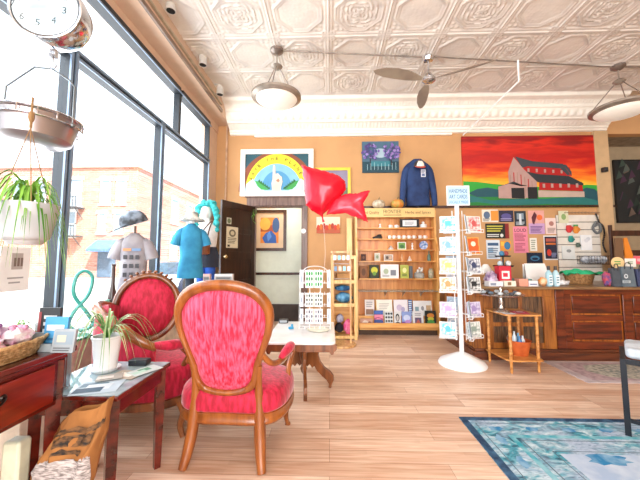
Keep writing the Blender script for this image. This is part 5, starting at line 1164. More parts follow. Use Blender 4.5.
for k in range(8):
    row, i = divmod(k, 4); zz = (zt, zt - 0.16)[row] - 0.005; x = sx_ - 0.10 + i * 0.065 + 0.01 * row; y = sy_ - 0.032
    m = MB(); m.use(nick); m.tube([(x, y, zz), (x, y, zz - 0.03)], 0.002, 5); m.use(P_(kcol[k], 0.4)); m.prism(rr(-0.022, 0.022, -0.10, -0.03, 0.01), (x, y, zz), UX, UZ, -0.006)
    tag(m.build('keychain', None, smooth=False, origin=(x, y, zz)), '%s keychain, %s on the %s bar of the wooden spinner' % (('pale grey', 'sky blue', 'cream', 'light blue', 'slate blue', 'peach', 'aqua', 'light grey')[k], ('leftmost', 'second', 'third', 'rightmost')[i], ('upper', 'lower')[row]), 'keychain', ('keychains on the upper bar', 'keychains on the lower bar')[row])

# ------------------------------------------------------------------ postcard spinner
ry_ = 3.80; rx_ = at(460, 300, Y=ry_).x
RK = thing('card_spinner', 'tall white floor spinner of greeting cards with white cone base and sign', 'display rack', (rx_, ry_, 0))
wm = M('#F2F2F2', rough=0.35, var=0.01)
zs0 = at(457, 206, Y=ry_).z; zs1 = at(457, 186.5, Y=ry_).z
m = MB(); m.lathe([(0, 0), (0.265, 0), (0.27, 0.012), (0.25, 0.045), (0.10, 0.115), (0.045, 0.14), (0, 0.14)], (rx_, ry_, 0), 36); m.build('base', wm, RK)
MB().tube([(rx_, ry_, 0.13), (rx_, ry_, zs0 + 0.05)], 0.026, 14).build('pole', wm, RK)
sx0 = at(446.5, 196, Y=ry_ - 0.03).x; sx1 = at(469, 196, Y=ry_ - 0.03).x
A = Art(sx0, sx1, zs0, zs1, ry_ - 0.045); A.mb.use(wm); A.mb.box(sx0, sx1, ry_ - 0.045, ry_ - 0.028, zs0, zs1)
A.rect(0.03, 0.97, 0.03, 0.97, P_('#B4D4E6')); A.text('HANDMADE', 0.5, 0.73, 0.8, 0.2, P_('#14508E')); A.text('ART CARDS', 0.5, 0.44, 0.8, 0.2, P_('#14508E')); A.text('LOCALLY MADE', 0.5, 0.17, 0.84, 0.14, P_('#2E86B8'))
A.mb.build('sign_board', None, RK, smooth=False)
tiers = [(216, 232), (237, 254), (258, 273.5), (277, 292), (302, 316.5), (322, 337.5)]
tn = ['top', 'second', 'third', 'fourth', 'fifth', 'lowest']
lc = [('#F2F6F6', '#5ABCC8', 'teal square'), ('#F2F2F2', '#7FB0D0', 'blue drop'), ('#F2EFE4', '#E0D070', 'pale yellow motif'), ('#F4F0EA', '#E8925A', 'orange motif'), ('#E4DCEC', '#B49AC8', 'lilac motif'), ('#EAF4F6', '#58B8D8', 'bright aqua motif')]
rc = [('#F2E8E4', '#C85A5A', 'small red motif'), ('#F0A050', '#D8602A', 'orange picture'), ('#EEF0F2', '#3A4468', 'dark blue oval'), ('#F2F2F0', '#2A2A2C', 'black script'), ('#E0D8EA', '#9A86B8', 'violet motif'), ('#EDEEEA', '#8A9A90', 'grey green motif')]
mcl = [('#C8D4DC', '#8AA0B0')] * 6
def rcard(cx, cy, z0, z1, w_, facing, base, mot, label, grp=None, kind=0):
    """a card in a wire pocket, facing a direction"""
    u_ = Vector((math.cos(facing), math.sin(facing), 0)); n_ = Vector((math.sin(facing), -math.cos(facing), 0))
    A = Art(-w_ / 2, w_ / 2, 0, z1 - z0, 0); A.mb.use(P_(base)); A.mb.box(-w_ / 2, w_ / 2, 0, 0.006, 0, z1 - z0); A.rect(0.06, 0.94, 0.05, 0.95, M(mot, rough=0.6, alt=base, scale=30))
    if kind == 0: A.rect(0.32, 0.68, 0.4, 0.7, P_(mot))
    elif kind == 1: A.disc(0.5, 0.55, 0.17, 0.2, P_(mot))
    else: A.rect(0.1, 0.9, 0.1, 0.9, P_(mot)); A.disc(0.5, 0.6, 0.2, 0.15, P_('#F4E8C8'))
    A.lines(0.25, 0.75, 0.08, 0.2, 2, P_('#8A8E94'))
    o = A.mb.build('greeting_card', None, smooth=False, origin=(0, 0, 0)); o.location = (cx, cy, z0); o.rotation_euler = (math.radians(-6), 0, facing)
    tag(o, label, 'card', grp)
    m = MB(); C_ = Vector((cx, cy, z0))
    q0 = C_ - u_ * w_ * 0.55 + n_ * 0.022; q1 = C_ + u_ * w_ * 0.55 + n_ * 0.022; b0_ = C_ - u_ * w_ * 0.55 - n_ * 0.02; b1_ = C_ + u_ * w_ * 0.55 - n_ * 0.02
    for z_ in (-0.006, 0.03): m.tube([b0_ + UZ * z_, q0 + UZ * z_, q1 + UZ * z_, b1_ + UZ * z_], 0.003, 5, closed=True)
    for q in (q0, q1, (q0 + q1) / 2): m.tube([q + UZ * -0.006, q + UZ * 0.03], 0.0025, 5)
    inn_ = Vector((rx_, ry_, z0)); m.tube([(b0_ + b1_) / 2 + UZ * 0.03, inn_ + UZ * 0.03], 0.003, 5)
    m.build('wire_pocket', wm, RK)
for i, (ya, yb) in enumerate(tiers):
    for side, pc, cc in ((0, (440.5, 455.5), lc), (1, (466.5, 482.5), rc)):
        if side and i == 1: pc = (467, 481)
        Yc = ry_ - 0.05; xa = at(pc[0], (ya + yb) / 2, Y=Yc).x; xb = at(pc[1], (ya + yb) / 2, Y=Yc).x
        z0 = at(pc[0], yb, Y=Yc).z; z1 = at(pc[0], ya, Y=Yc).z; base, mot, ds = cc[i]
        rcard((xa + xb) / 2, Yc, z0, z1, (xb - xa) * 1.02, math.radians(-14 if side == 0 else 16), base, mot, 'card with %s, %s tier in the %s column of the white spinner' % (ds, tn[i], ('left', 'right')[side]), kind=2 if mot == '#D8602A' else (i + side) % 2)
    z0 = at(460, yb + 1, Y=ry_ - 0.1).z; z1 = at(460, ya - 1, Y=ry_ - 0.1).z
    rcard(rx_ + 0.065, ry_ - 0.13, z0, z1, 0.12, math.radians(58), mcl[i][0], mcl[i][1], 'card turned to the right, %s tier in the middle column of the white spinner' % tn[i])
    rcard(rx_ - 0.045, ry_ + 0.13, z0 + 0.02, z1 + 0.02, 0.13, math.radians(-35), ('#AEBCC8', '#D8C8C0')[i % 2], '#7A8A9A', 'partly hidden card behind the pole, %s tier of the white spinner' % tn[i])
for s in (-0.06, 0.06):
    MB().tube([(rx_ + s, ry_, 0.28), (rx_ + s, ry_, zs0 - 0.06)], 0.005, 6).build('upright_rod', wm, RK)
# ------------------------------------------------------------------ window display
def tee(name, label, c, rx, ry, h, mt, lean=0, sleeves=True, draw=None, rot=0.0):
    """T-shirt pulled over a headless form; c is the hem centre"""
    t = thing(name, label, 't-shirt', c, rot, local=True)
    m = MB(); m.loft([((0, 0, 0), rx * 1.15, ry), ((0, 0, h * 0.12), rx * 1.08, ry), ((0, 0, h * 0.4), rx * 0.93, ry * 1.0), ((0, 0, h * 0.66), rx * 0.98, ry * 1.1), ((0, 0, h * 0.84), rx * 0.98, ry), ((0, 0, h * 0.93), rx * 0.72, ry * 0.85), ((0, 0, h * 0.98), rx * 0.4, ry * 0.7), ((0, 0, h), rx * 0.33, ry * 0.6)], 32, 2.2, 0.10, rx * 9); m.build('body', mt, t, angle=80)
    if sleeves:
        for s in (-1, 1):
            m = MB(); Pp = [(s * rx * 0.6, 0, h * 0.88), (s * rx * 0.92, 0, h * 0.82), (s * rx * 1.22, -0.01, h * 0.70), (s * rx * 1.36, -0.01, h * 0.60)]
            m.tube(Pp, [0.045, 0.058, 0.06, 0.062], 14); m.build('sleeve', mt, t, angle=80)
    if draw: draw(t, rx, ry, h)
    return t
def grey_print(t, rx, ry, h):
    A = Art(-rx * 0.62, rx * 0.62, h * 0.3, h * 0.78, -ry * 1.16); r = random.Random(4)
    A.rect(0.0, 0.45, 0.88, 0.96, P_('#D88A5A')); A.rect(0.5, 1, 0.88, 0.96, P_('#6A8AB0'))
    for k in range(9):
        a, b = 0.05 + 0.34 * (k % 3), 0.08 + 0.27 * (k // 3); A.rect(a, a + 0.22, b, b + 0.13, P_('#3A3A40')); A.rect(a + 0.04, a + 0.15, b + 0.15, b + 0.18, P_('#8A8A90'))
    A.mb.build('printed_design', None, t, smooth=False)
ga = at(132, 297, Y=2.98)
TG = tee('grey_t_shirt', 'pale grey printed T-shirt on a display form in the window', (ga.x, 2.98, 0.86), 0.12, 0.075, 0.64, M('#A29EA2', rough=0.9, alt='#848088', scale=6), draw=grey_print, rot=math.radians(20))
MB().tube([(0, 0, -0.18), (0, 0, 0.02)], 0.02, 10).build('stand_pole', black, TG); MB().lathe([(0, -0.184), (0.09, -0.184), (0.09, -0.17), (0.02, -0.16), (0, -0.16)], n=20).build('stand_foot', black, TG)
MB().tube([(0, 0, 0.62), (0, 0, 0.71)], 0.012, 8).build('neck_post', nick, TG)
cg = at(136, 236, Y=2.98)
cap(cg.x, 2.95, 1.585, math.radians(-50), M('#1E2228', rough=0.6, alt='#8A98A8', scale=12), M('#101214', rough=0.5), 'black and grey baseball cap perched above the grey T-shirt', sc=1.3, tilt=math.radians(22))
bcx = at(190, 278, Y=4.05)
TBl = tee('blue_t_shirt', 'sky blue T-shirt on a display form in the window left of the dark door', (bcx.x, 4.05, bcx.z), 0.145, 0.10, 0.72, M('#3A93B8', rough=0.9, alt='#2A7AA0', scale=6), rot=math.radians(28))
MB().tube([(0, 0, 0.675 - bcx.z), (0, 0, 0.03)], 0.055, 12).build('stand_pole', M('#2E3A48', rough=0.7), TBl)
MB().tube([(0, 0, 0.70), (0, 0, 0.78)], 0.035, 10).build('neck_post', white, TBl)
# sun hat above it
HT = thing('sun_hat', 'crumpled pale grey sun hat resting on the blue T-shirt form', 'hat', (bcx.x, 4.05, bcx.z + 0.78))
m = MB(); z = bcx.z + 0.765; m.lathe([(0.155, z - 0.01), (0.16, z), (0.10, z + 0.03), (0.085, z + 0.045), (0.08, z + 0.10), (0.05, z + 0.12), (0, z + 0.122)], (bcx.x, 4.05, 0), 28, ripple=lambda a, q: 0.1 * math.sin(3 * a + q * 40)); m.build('hat_body', M('#CFCBC0', rough=0.9, alt='#8A8C88', scale=16), HT)
# dressed mannequin with teal shawl
mcx = at(207, 240, Y=4.55).x; MY = 4.55
MN = thing('mannequin', 'white headed mannequin draped in a curly teal shawl with white top and blue jeans', 'mannequin', (mcx, MY, 0.661))
zt = at(207, 203, Y=MY).z
m = MB(); m.loft([((mcx, MY, 1.30), 0.14, 0.09), ((mcx, MY, 1.42), 0.135, 0.09), ((mcx, MY, 1.60), 0.155, 0.10), ((mcx, MY, 1.72), 0.15, 0.09), ((mcx, MY, 1.78), 0.08, 0.06), ((mcx, MY, 1.80), 0.05, 0.05)], 24, 2.2, 0.05); m.build('white_top', M('#E8E4DE', rough=0.8), MN, angle=80)
m = MB(); m.sphere((mcx - 0.02, MY - 0.01, zt - 0.15), 0.08, 0.095, 0.115); m.tube([(mcx, MY, 1.76), (mcx - 0.01, MY, zt - 0.22)], 0.045, 12)
m.sphere((mcx - 0.03, MY - 0.105, zt - 0.16), 0.012, 0.015, 0.02, 8); m.build('head', M('#F0ECE6', rough=0.4), MN)
m = MB(); m.tube([(mcx - 0.05, MY, 1.34), (mcx - 0.06, MY - 0.02, 1.05), (mcx - 0.06, MY - 0.02, 0.665)], [0.09, 0.075, 0.06], 14); m.tube([(mcx + 0.05, MY, 1.34), (mcx + 0.06, MY, 1.05), (mcx + 0.06, MY, 0.665)], [0.09, 0.075, 0.06], 14); m.build('jeans', M('#2A5FC0', rough=0.85, alt='#2348A0', scale=8), MN)
m = MB(); m.loft([((mcx + 0.03, MY + 0.0, 1.12), 0.15, 0.10), ((mcx + 0.02, MY, 1.30), 0.16, 0.105), ((mcx, MY, 1.42), 0.145, 0.10)], 20, 2, 0.1, 4); m.build('jacket_hem', M('#2A2C38', rough=0.9), MN)
m = MB(); r = random.Random(12); teal = M('#1E9AA0', rough=0.9, alt='#4AC0BE', scale=20)
def tealpath(t): 
    a = math.radians(200 - 220 * t)
    return Vector((mcx - 0.0 + 0.13 * math.cos(a), MY - 0.01, zt - 0.15 + 0.14 * math.sin(a)))
for k in range(60):
    t = k / 59; p = tealpath(t) if t < 0.8 else tealpath(0.8) + Vector((0.02, 0, -(t - 0.8) * 1.6))
    if k < 8: p = tealpath(0) + Vector((-0.04 - 0.03 * (k % 3) / 3, 0, -0.02 * k))
    q = p + Vector(((r.random() - .5) * 0.05, (r.random() - .5) * 0.1, (r.random() - .5) * 0.05)); m.sphere(q, 0.035 + 0.012 * r.random(), n=9)
m.build('teal_shawl', teal, MN)
bg_ = at(193, 243, Y=4.33)
BGm = thing('shoulder_bag', 'brown leather shoulder bag hanging between the mannequin and blue T-shirt', 'bag', (bg_.x + 0.11, 4.36, bg_.z))
bxp = at(203.5, 245, Y=4.36)
m = MB(); m.loft([((bxp.x, 4.36, bxp.z - 0.14), 0.05, 0.03), ((bxp.x, 4.36, bxp.z - 0.12), 0.085, 0.045), ((bxp.x, 4.36, bxp.z), 0.09, 0.05), ((bxp.x, 4.36, bxp.z + 0.07), 0.07, 0.03), ((bxp.x, 4.36, bxp.z + 0.09), 0.05, 0.02)], 18, 2.6, 0.12); m.build('bag_body', M('#9A5226', rough=0.6, alt='#6E3616', scale=12), BGm)
m = MB(); m.tube(catmull([(bxp.x - 0.05, 4.36, bxp.z + 0.07), (bxp.x - 0.02, 4.40, bxp.z + 0.22), (bxp.x + 0.06, 4.48, bxp.z + 0.36)], 5), 0.01, 6); m.tube(catmull([(bxp.x + 0.05, 4.36, bxp.z + 0.07), (bxp.x + 0.05, 4.41, bxp.z + 0.2), (bxp.x + 0.07, 4.48, bxp.z + 0.36)], 5), 0.01, 6); m.build('strap', M('#5A3018', rough=0.6), BGm)
# boxes in front of the mannequin on a small crate
cr = at(216, 286, Y=3.95)
tag(MB().box(-1.78, -1.40, 3.86, 4.0, 0.662, 0.90).build('display_crate', WOOD('#6A3C24', '#8A5434', 0), bevel=0.004), 'brown wooden crate on the window ledge below the mannequin', 'crate')
for (a, b, py, lb, c_) in ((203, 209.5, 274, 'small pink and white printed box on the crate', '#C8A49C'), (214.5, 232.5, 274, 'wide white printed box with dark lettering beside the small pink box', '#C9C6C4')):
    Y = 3.9; x0 = at(a, 280, Y=Y).x; x1 = at(b, 280, Y=Y).x; z1 = at(a, py, Y=Y).z
    x1 = min(x1, -1.40 if a < 210 else 9); card('printed_box', lb, 'box', x0, x1, 0.902, z1, Y, P_(c_), lambda A: (A.rect(0.05, 0.95, 0.35, 0.8, P_('#8A8A88')), A.lines(0.1, 0.9, 0.4, 0.75, 2, P_('#3A3A3C'))), th=0.06)
# things on the glass shelf
gz = 0.676
vp = at(112, 300, X=-1.93); vz = at(112, 264, X=-1.93).z - gz
tag(MB().lathe([(0, gz), (0.035, gz), (0.042, gz + 0.02), (0.042, gz + vz * 0.35), (0.016, gz + vz * 0.65), (0.014, gz + vz * 0.95), (0.02, gz + vz), (0, gz + vz)], (-1.93, vp.y, 0), 20).build('slim_bottle', M('#4A3A38', rough=0.15)), 'dark slim bottle on the window ledge left of the grey T-shirt', 'bottle')
cp_ = at(118.5, 290, X=-1.93)
tag(MB().lathe([(0, gz), (0.03, gz), (0.03, gz + 0.20), (0.02, gz + 0.205), (0, gz + 0.2)], (-1.93, cp_.y + 0.05, 0), 18).build('pillar_candle', M('#D85A4A', rough=0.5)), 'coral red pillar candle on the window ledge by the grey T-shirt', 'candle')
# teal looped ribbon sculpture
rb = at(82, 300, X=-1.94)
tl = M('#2F9A90', rough=0.25, alt='#5FBFB4')
u_ = Vector((0.75, 0.66, 0)).normalized(); C_ = Vector((-1.93, rb.y, gz)); zz = at(70, 271, X=-1.93).z - gz
def L_(a, b): return C_ + u_ * a + UZ * b
m = MB(); m.tube(catmull([L_(0.10, 0.015), L_(0.03, zz * 0.3), L_(-0.06, zz * 0.62), L_(-0.05, zz * 0.9), L_(0.0, zz * 0.99), L_(0.05, zz * 0.88), L_(0.03, zz * 0.6), L_(-0.05, zz * 0.35), L_(-0.08, zz * 0.15), L_(-0.03, 0.02), L_(0.05, 0.03), L_(0.11, zz * 0.25), L_(0.15, zz * 0.38)], 6), 0.022, 8, flat=0.6)
tag(m.build('looped_ornament', tl, angle=80), 'teal glass looped ribbon ornament standing on the window ledge', 'ornament')
tag(MB().lathe([(0, gz), (0.03, gz), (0.008, gz + 0.02), (0.006, gz + 0.10), (0.045, gz + 0.14), (0.05, gz + 0.22), (0.046, gz + 0.22), (0.04, gz + 0.145), (0, gz + 0.11)], (-1.93, rb.y + 0.22, 0), 20).build('glass_goblet', M('#BFE8DC', rough=0.05, trans=0.7)), 'pale green glass goblet right of the teal ribbon ornament', 'glass')
# paper taped on the glass
pa, pb = at(0, 270, X=WX + 0.002), at(30, 270, X=WX + 0.002); z0, z1 = at(15, 291, X=WX).z, at(15, 247, X=WX).z
m = MB(); m.use(P_('#F2F2F2')); m.box(WX - 0.005, WX - 0.002, pa.y, pb.y, z0, z1)
m.use(P_('#B8B0AC')); m.box(WX - 0.002, WX - 0.0012, pa.y + 0.07, pb.y - 0.05, z0 + 0.14, z1 - 0.04); m.use(P_('#7A6A64'))
for k in range(3): m.box(WX - 0.0012, WX - 0.0006, pa.y + 0.085 + k * 0.022, pa.y + 0.10 + k * 0.022, z0 + 0.16, z1 - 0.07)
m.use(P_('#A8A8A8')); m.box(WX - 0.002, WX - 0.0012, pa.y + 0.05, pb.y - 0.04, z0 + 0.08, z0 + 0.09); m.box(WX - 0.002, WX - 0.0012, pa.y + 0.06, pb.y - 0.06, z0 + 0.05, z0 + 0.06)
tag(m.build('window_notice', None, smooth=False), 'white paper notice with small picture taped to the window at far left', 'notice')

# ------------------------------------------------------------------ hanging scale, pan, plant
hx, hy_ = at(48, 8, Y=1.12).x, 1.12; hzc = at(44, 10, Y=1.12).z
rim = M('#C9C9CC', rough=0.12, metal=0.95, var=0.03)
SCL = thing('hanging_scale', 'chrome hanging dial scale with white numbered face at the top left', 'scale', (0, 0, 0)); SCL.location = (hx, hy_, hzc); ORG[SCL.name] = Vector(); SCL.rotation_euler = (0, 0, math.radians(12))
Rd = 0.125
m = MB(); m.lathe([(0, 0.0), (Rd * 0.93, 0.0), (Rd, -0.012), (Rd * 1.03, -0.0), (Rd * 1.04, 0.03), (Rd * 0.98, 0.08), (Rd * 0.75, 0.12), (0, 0.135)], (0, 0, 0), 48, axis='y'); m.v = [(a, -b if False else b, c) for a, b, c in m.v]
m.v = [(a, -b, c) for a, b, c in m.v]; m.build('case', rim, SCL)
A = Art(-Rd, Rd, -Rd, Rd, -0.013); A.disc(0.5, 0.5, 0.46, 0.46, P_('#C4D2DA'), 48); A.disc(0.5, 0.5, 0.30, 0.30, P_('#A8BFCC'), 40)
for k in range(50):
    a = 2 * math.pi * k / 50; l0 = 0.44 if k % 5 else 0.42; c_, s_ = math.cos(a), math.sin(a); w_ = 0.002
    A.poly([(0.5 + l0 * c_ - w_ * s_, 0.5 + l0 * s_ + w_ * c_), (0.5 + l0 * c_ + w_ * s_, 0.5 + l0 * s_ - w_ * c_), (0.5 + 0.455 * c_ + w_ * s_, 0.5 + 0.455 * s_ - w_ * c_), (0.5 + 0.455 * c_ - w_ * s_, 0.5 + 0.455 * s_ + w_ * c_)], P_('#3A4650'))
for k in range(10):
    a = math.radians(90 - 36 * k); A.text(str(k), 0.5 + 0.36 * math.cos(a), 0.5 + 0.36 * math.sin(a), 0.06 if k != 1 else 0.025, 0.11, P_('#1A2A34'))
A.poly([(0.2, 0.42), (0.34, 0.47), (0.5, 0.485), (0.5, 0.515), (0.34, 0.50)], P_('#C8506A')); A.disc(0.5, 0.5, 0.03, 0.03, P_('#8A949C'))
A.mb.build('dial_face', None, SCL, smooth=False)
m = MB(); m.tube([(Rd * math.cos(a) * 0.99, -0.012, Rd * math.sin(a) * 0.99) for a in [2 * math.pi * k / 48 for k in range(48)]], 0.006, 8, closed=True); m.build('bezel', rim, SCL)
m = MB(); m.tube([(0, 0.05, Rd), (0, 0.05, Rd + 0.06)], 0.012, 8); m.tube([(0.02 * math.cos(a), 0.05, Rd + 0.08 + 0.02 * math.sin(a)) for a in [2 * math.pi * k / 16 for k in range(16)]], 0.004, 6, closed=True); m.build('top_eye', rim, SCL)
m = MB(); m.tube([(0, 0.05, Rd + 0.10), (0, 0.05, 1.9)], 0.004, 6); m.build('hanging_rod', nick, SCL)
m = MB(); m.obox((0, 0.05, -Rd - 0.025), 0.022, 0.02, 0.03); m.tube(catmull([(0, 0.05, -Rd - 0.035), (0, 0.05, -Rd - 0.06), (0.012, 0.05, -Rd - 0.075), (0.0, 0.05, -Rd - 0.092), (-0.012, 0.05, -Rd - 0.08)], 5), 0.003, 6); m.build('hook', rim, SCL)
# pan on its bail
pcx, pcy = at(37, 120, Y=1.17).x, 1.17; pz = at(40, 121, Y=1.17).z; PR = 0.148
PN = thing('weighing_pan', 'round steel weighing pan hanging by a wire bail from the dial scale', 'pan', (pcx, pcy, pz))
steel = M('#B4AEB0', rough=0.3, metal=0.85, var=0.04)
m = MB(); m.lathe([(0, pz - 0.095), (PR * 0.62, pz - 0.095), (PR * 0.78, pz - 0.08), (PR * 0.93, pz), (PR * 1.0, pz + 0.004), (PR * 1.0, pz + 0.010), (PR * 0.92, pz + 0.008), (PR * 0.76, pz - 0.074), (PR * 0.6, pz - 0.089), (0, pz - 0.089)], (pcx, pcy, 0), 48); m.build('bowl', steel, PN)
m = MB(); m.tube([(pcx + PR * 1.0 * math.cos(a), pcy + PR * 1.0 * math.sin(a), pz - 0.022) for a in [2 * math.pi * k / 48 for k in range(48)]], 0.004, 6, closed=True)
m.tube([(pcx + PR * 1.0 * math.cos(a), pcy + PR * 1.0 * math.sin(a), pz + 0.008) for a in [2 * math.pi * k / 48 for k in range(48)]], 0.004, 6, closed=True)
for k in range(16):
    a = 2 * math.pi * k / 16; m.tube([(pcx + PR * math.cos(a), pcy + PR * math.sin(a), pz - 0.022), (pcx + PR * math.cos(a), pcy + PR * math.sin(a), pz + 0.008)], 0.003, 5)
m.build('ring_holder', rim, PN)
hk = Vector((hx, hy_, 0)) + Matrix.Rotation(math.radians(12), 3, 'Z') @ Vector((0, 0.05, 0)); hkz = hzc - Rd - 0.09
m = MB(); e1 = (pcx + PR * 1.0, pcy, pz - 0.02); e0 = (pcx - PR * 1.0, pcy, pz - 0.02)
m.tube([e1, (pcx + PR * 1.0, pcy, pz + 0.14), (hk.x + 0.075, hk.y, hkz - 0.05), (hk.x + 0.0, hk.y, hkz + 0.0), (hk.x - 0.075, hk.y, hkz + 0.01), (pcx - PR * 0.95, pcy, pz + 0.15), e0], 0.0035, 8); m.sphere(e1, 0.01, n=8); m.sphere(e0, 0.01, n=8); m.build('wire_bail', M('#6E7478', rough=0.3, metal=0.6), PN)
# hanging plant
qx, qy = at(27, 222, Y=1.05).x, 1.05; qz1 = at(28, 206, Y=1.05).z; qz0 = at(28, 241, Y=1.05).z; QR = 0.088
HP = thing('hanging_spider_plant', 'spider plant in a white ribbed hanging pot below the weighing pan', 'potted plant', (qx, qy, qz0))
potw = M('#B8BCC2', rough=0.5, var=0.02)
m = MB(); hq = qz1 - qz0; m.lathe([(0, qz0), (QR * 0.62, qz0), (QR * 0.72, qz0 + 0.008)] + [(QR * (0.74 + 0.24 * k / 10) + (0.0015 if k % 2 else 0), qz0 + 0.01 + (hq - 0.02) * k / 10) for k in range(11)] + [(QR, qz1), (QR, qz1 + 0.006), (QR * 0.93, qz1 + 0.006), (QR * 0.9, qz1 - 0.02), (0, qz1 - 0.02)], (qx, qy, 0), 48, ripple=lambda a, z: 0.008 * math.sin(a * 22 + z * 260)); m.build('pot', potw, HP, angle=60)
m = MB(); m.lathe([(0, qz0 - 0.012), (QR * 0.5, qz0 - 0.012), (QR * 0.66, qz0 + 0.004), (QR * 0.6, qz0), (0, qz0 - 0.002)], (qx, qy, 0), 32); m.build('saucer', potw, HP)
MB().lathe([(0, qz1 - 0.018), (QR * 0.9, qz1 - 0.018), (0, qz1 - 0.01)], (qx, qy, 0), 24).build('soil', M('#3E2C20', rough=0.95), HP)
kn = at(34, 128, Y=pcy - PR * 1.0); kn = Vector((kn.x, pcy - PR - 0.012, pz))
m = MB(); m.tube([kn + UZ * 0.01, kn + UZ * -0.07], 0.0035, 6); m.sphere(kn + UZ * -0.06, 0.009, 0.009, 0.022, 8)
kb = kn + UZ * -0.10; m.tube([kn + UZ * -0.07, kb], 0.004, 6)
for a in (200, 320, 90):
    m.tube([kb, (qx + QR * 0.97 * math.cos(math.radians(a)), qy + QR * 0.97 * math.sin(math.radians(a)), qz1)], 0.0016, 5)
m.build('cord_hanger', M('#8A6A44', rough=0.8), HP)
spg = M('#3F7F1C', rough=0.45, alt='#8CBF4A', scale=9)
def spider(parent, cx, cy, cz, n, L0, wd, seed, name='leaves', mt=None, drop=1.0, lift=0.5):
    r = random.Random(seed); m = MB()
    for k in range(n):
        a = 2 * math.pi * k / n + r.random() * 0.5; L = L0 * (0.6 + 0.5 * r.random()); up = lift * (0.6 + 0.8 * r.random()); dr = drop * (0.5 + 0.9 * r.random()); pts = []
        for i in range(9):
            t = i / 8; q = L * t; pts.append((cx + math.cos(a) * q * 0.8, cy + math.sin(a) * q * 0.8, cz + L * (up * 1.9 * t - (up * 1.9 + dr * 0.6) * t * t)))
        leaves(m, pts, wd * (0.8 + 0.4 * r.random()))
    return m.build(name, mt or spg, parent)
spider(HP, qx, qy, qz1, 70, 0.19, 0.0045, 5, drop=1.9, lift=1.25)

# ------------------------------------------------------------------ on the desk
bk_c = Vector((-1.335, 1.20, DZT + 0.001)); brx, bry, brot = 0.105, 0.225, math.radians(0)
straw = M('#D2AE7C', rough=0.75, alt='#94703F', scale=60, bump=0.4)
BK = thing('oval_basket', 'shallow oval woven basket on the dark red desk', 'basket', bk_c)
def bpt(a, f, z): return Vector((bk_c.x + brx * f * math.cos(a), bk_c.y + bry * f * math.sin(a), bk_c.z + z))
m = MB()
for i in range(6):
    z = 0.006 + i * 0.010; f = 0.82 + 0.03 * i
    m.tube([bpt(2 * math.pi * k / 56, f + (0.018 if (k + i) % 2 else -0.01), z) for k in range(56)], 0.0055, 6, closed=True)
m.build('woven_side', straw, BK)
m = MB(); m.tube([bpt(2 * math.pi * k / 40, 1.02, 0.066 + 0.002 * math.sin(k * 2.5)) for k in range(40)], 0.008, 6, closed=True); m.build('rim', straw, BK)
m = MB(); m.lathe([(0, 0.0), (0.80, 0.0), (0.80, 0.004), (0, 0.004)], (0, 0, 0), 32); m.v = [(bk_c.x + a * brx, bk_c.y + b * bry, bk_c.z + c) for a, b, c in m.v]; m.build('bottom', straw, BK)
cand = [('#E8D8E4', '#C85A8A'), ('#F0ECF0', '#B07AB8'), ('#E8E4EC', '#D8708E'), ('#F0EEF2', '#9A6AA8'), ('#ECE0E8', '#D04A70'), ('#F2F0F2', '#C88AA8'), ('#E4E0EA', '#8A5A90')]
for k in range(7):
    a = k * 0.95; c_ = bpt(a + 2.0, 0.55 if k < 6 else 0, 0.075 + 0.012 * (k % 2) + (0.03 if k == 6 else 0))
    t = thing('candy_bag', 'clear bag of %s sweets, %s of the oval basket' % (('raspberry', 'lilac', 'rose', 'violet', 'crimson', 'dusty pink', 'plum')[k], ('left side', 'left near part', 'near end', 'right near part', 'right side', 'far end', 'top of the heap in the middle')[k]), 'sweets', c_, group='clear bags of pink sweets in the basket')
    m = MB(); r = random.Random(k)
    def f(aa, bb, c_=c_, k=k):
        th_, ph = aa * 2 * math.pi, (bb - .5) * math.pi * .99; d = Vector((math.cos(th_) * math.cos(ph), math.sin(th_) * math.cos(ph), math.sin(ph)))
        q = 1 + 0.4 * noise.noise(d * 3 + Vector((k * 3.1, 0, 0))); return c_ + Vector((d.x * 0.042 * q, d.y * 0.055 * q, d.z * 0.035 * q))
    m.grid(f, 16, 10, cu=True); m.build('wrapper', M(cand[k][0], rough=0.2, alt=cand[k][1], scale=26), t, angle=30)
    m = MB()
    for j in range(5): m.sphere(c_ + Vector(((r.random() - .5) * 0.05, (r.random() - .5) * 0.06, 0.032 + 0.006 * r.random())), 0.011, n=8)
    m.build('sweet', M(cand[k][1], rough=0.4), t)
# little plant behind the basket
lp = Vector((-1.435, 1.395, DZT + 0.001)); LP = thing('small_green_plant', 'small bushy green plant behind the basket on the desk', 'potted plant', lp)
MB().lathe([(0, lp.z), (0.03, lp.z), (0.04, lp.z + 0.06), (0.036, lp.z + 0.06), (0, lp.z + 0.05)], (lp.x, lp.y, 0), 20).build('pot', potw, LP)
spider(LP, lp.x, lp.y, lp.z + 0.06, 40, 0.12, 0.005, 8, drop=0.5, lift=0.9)
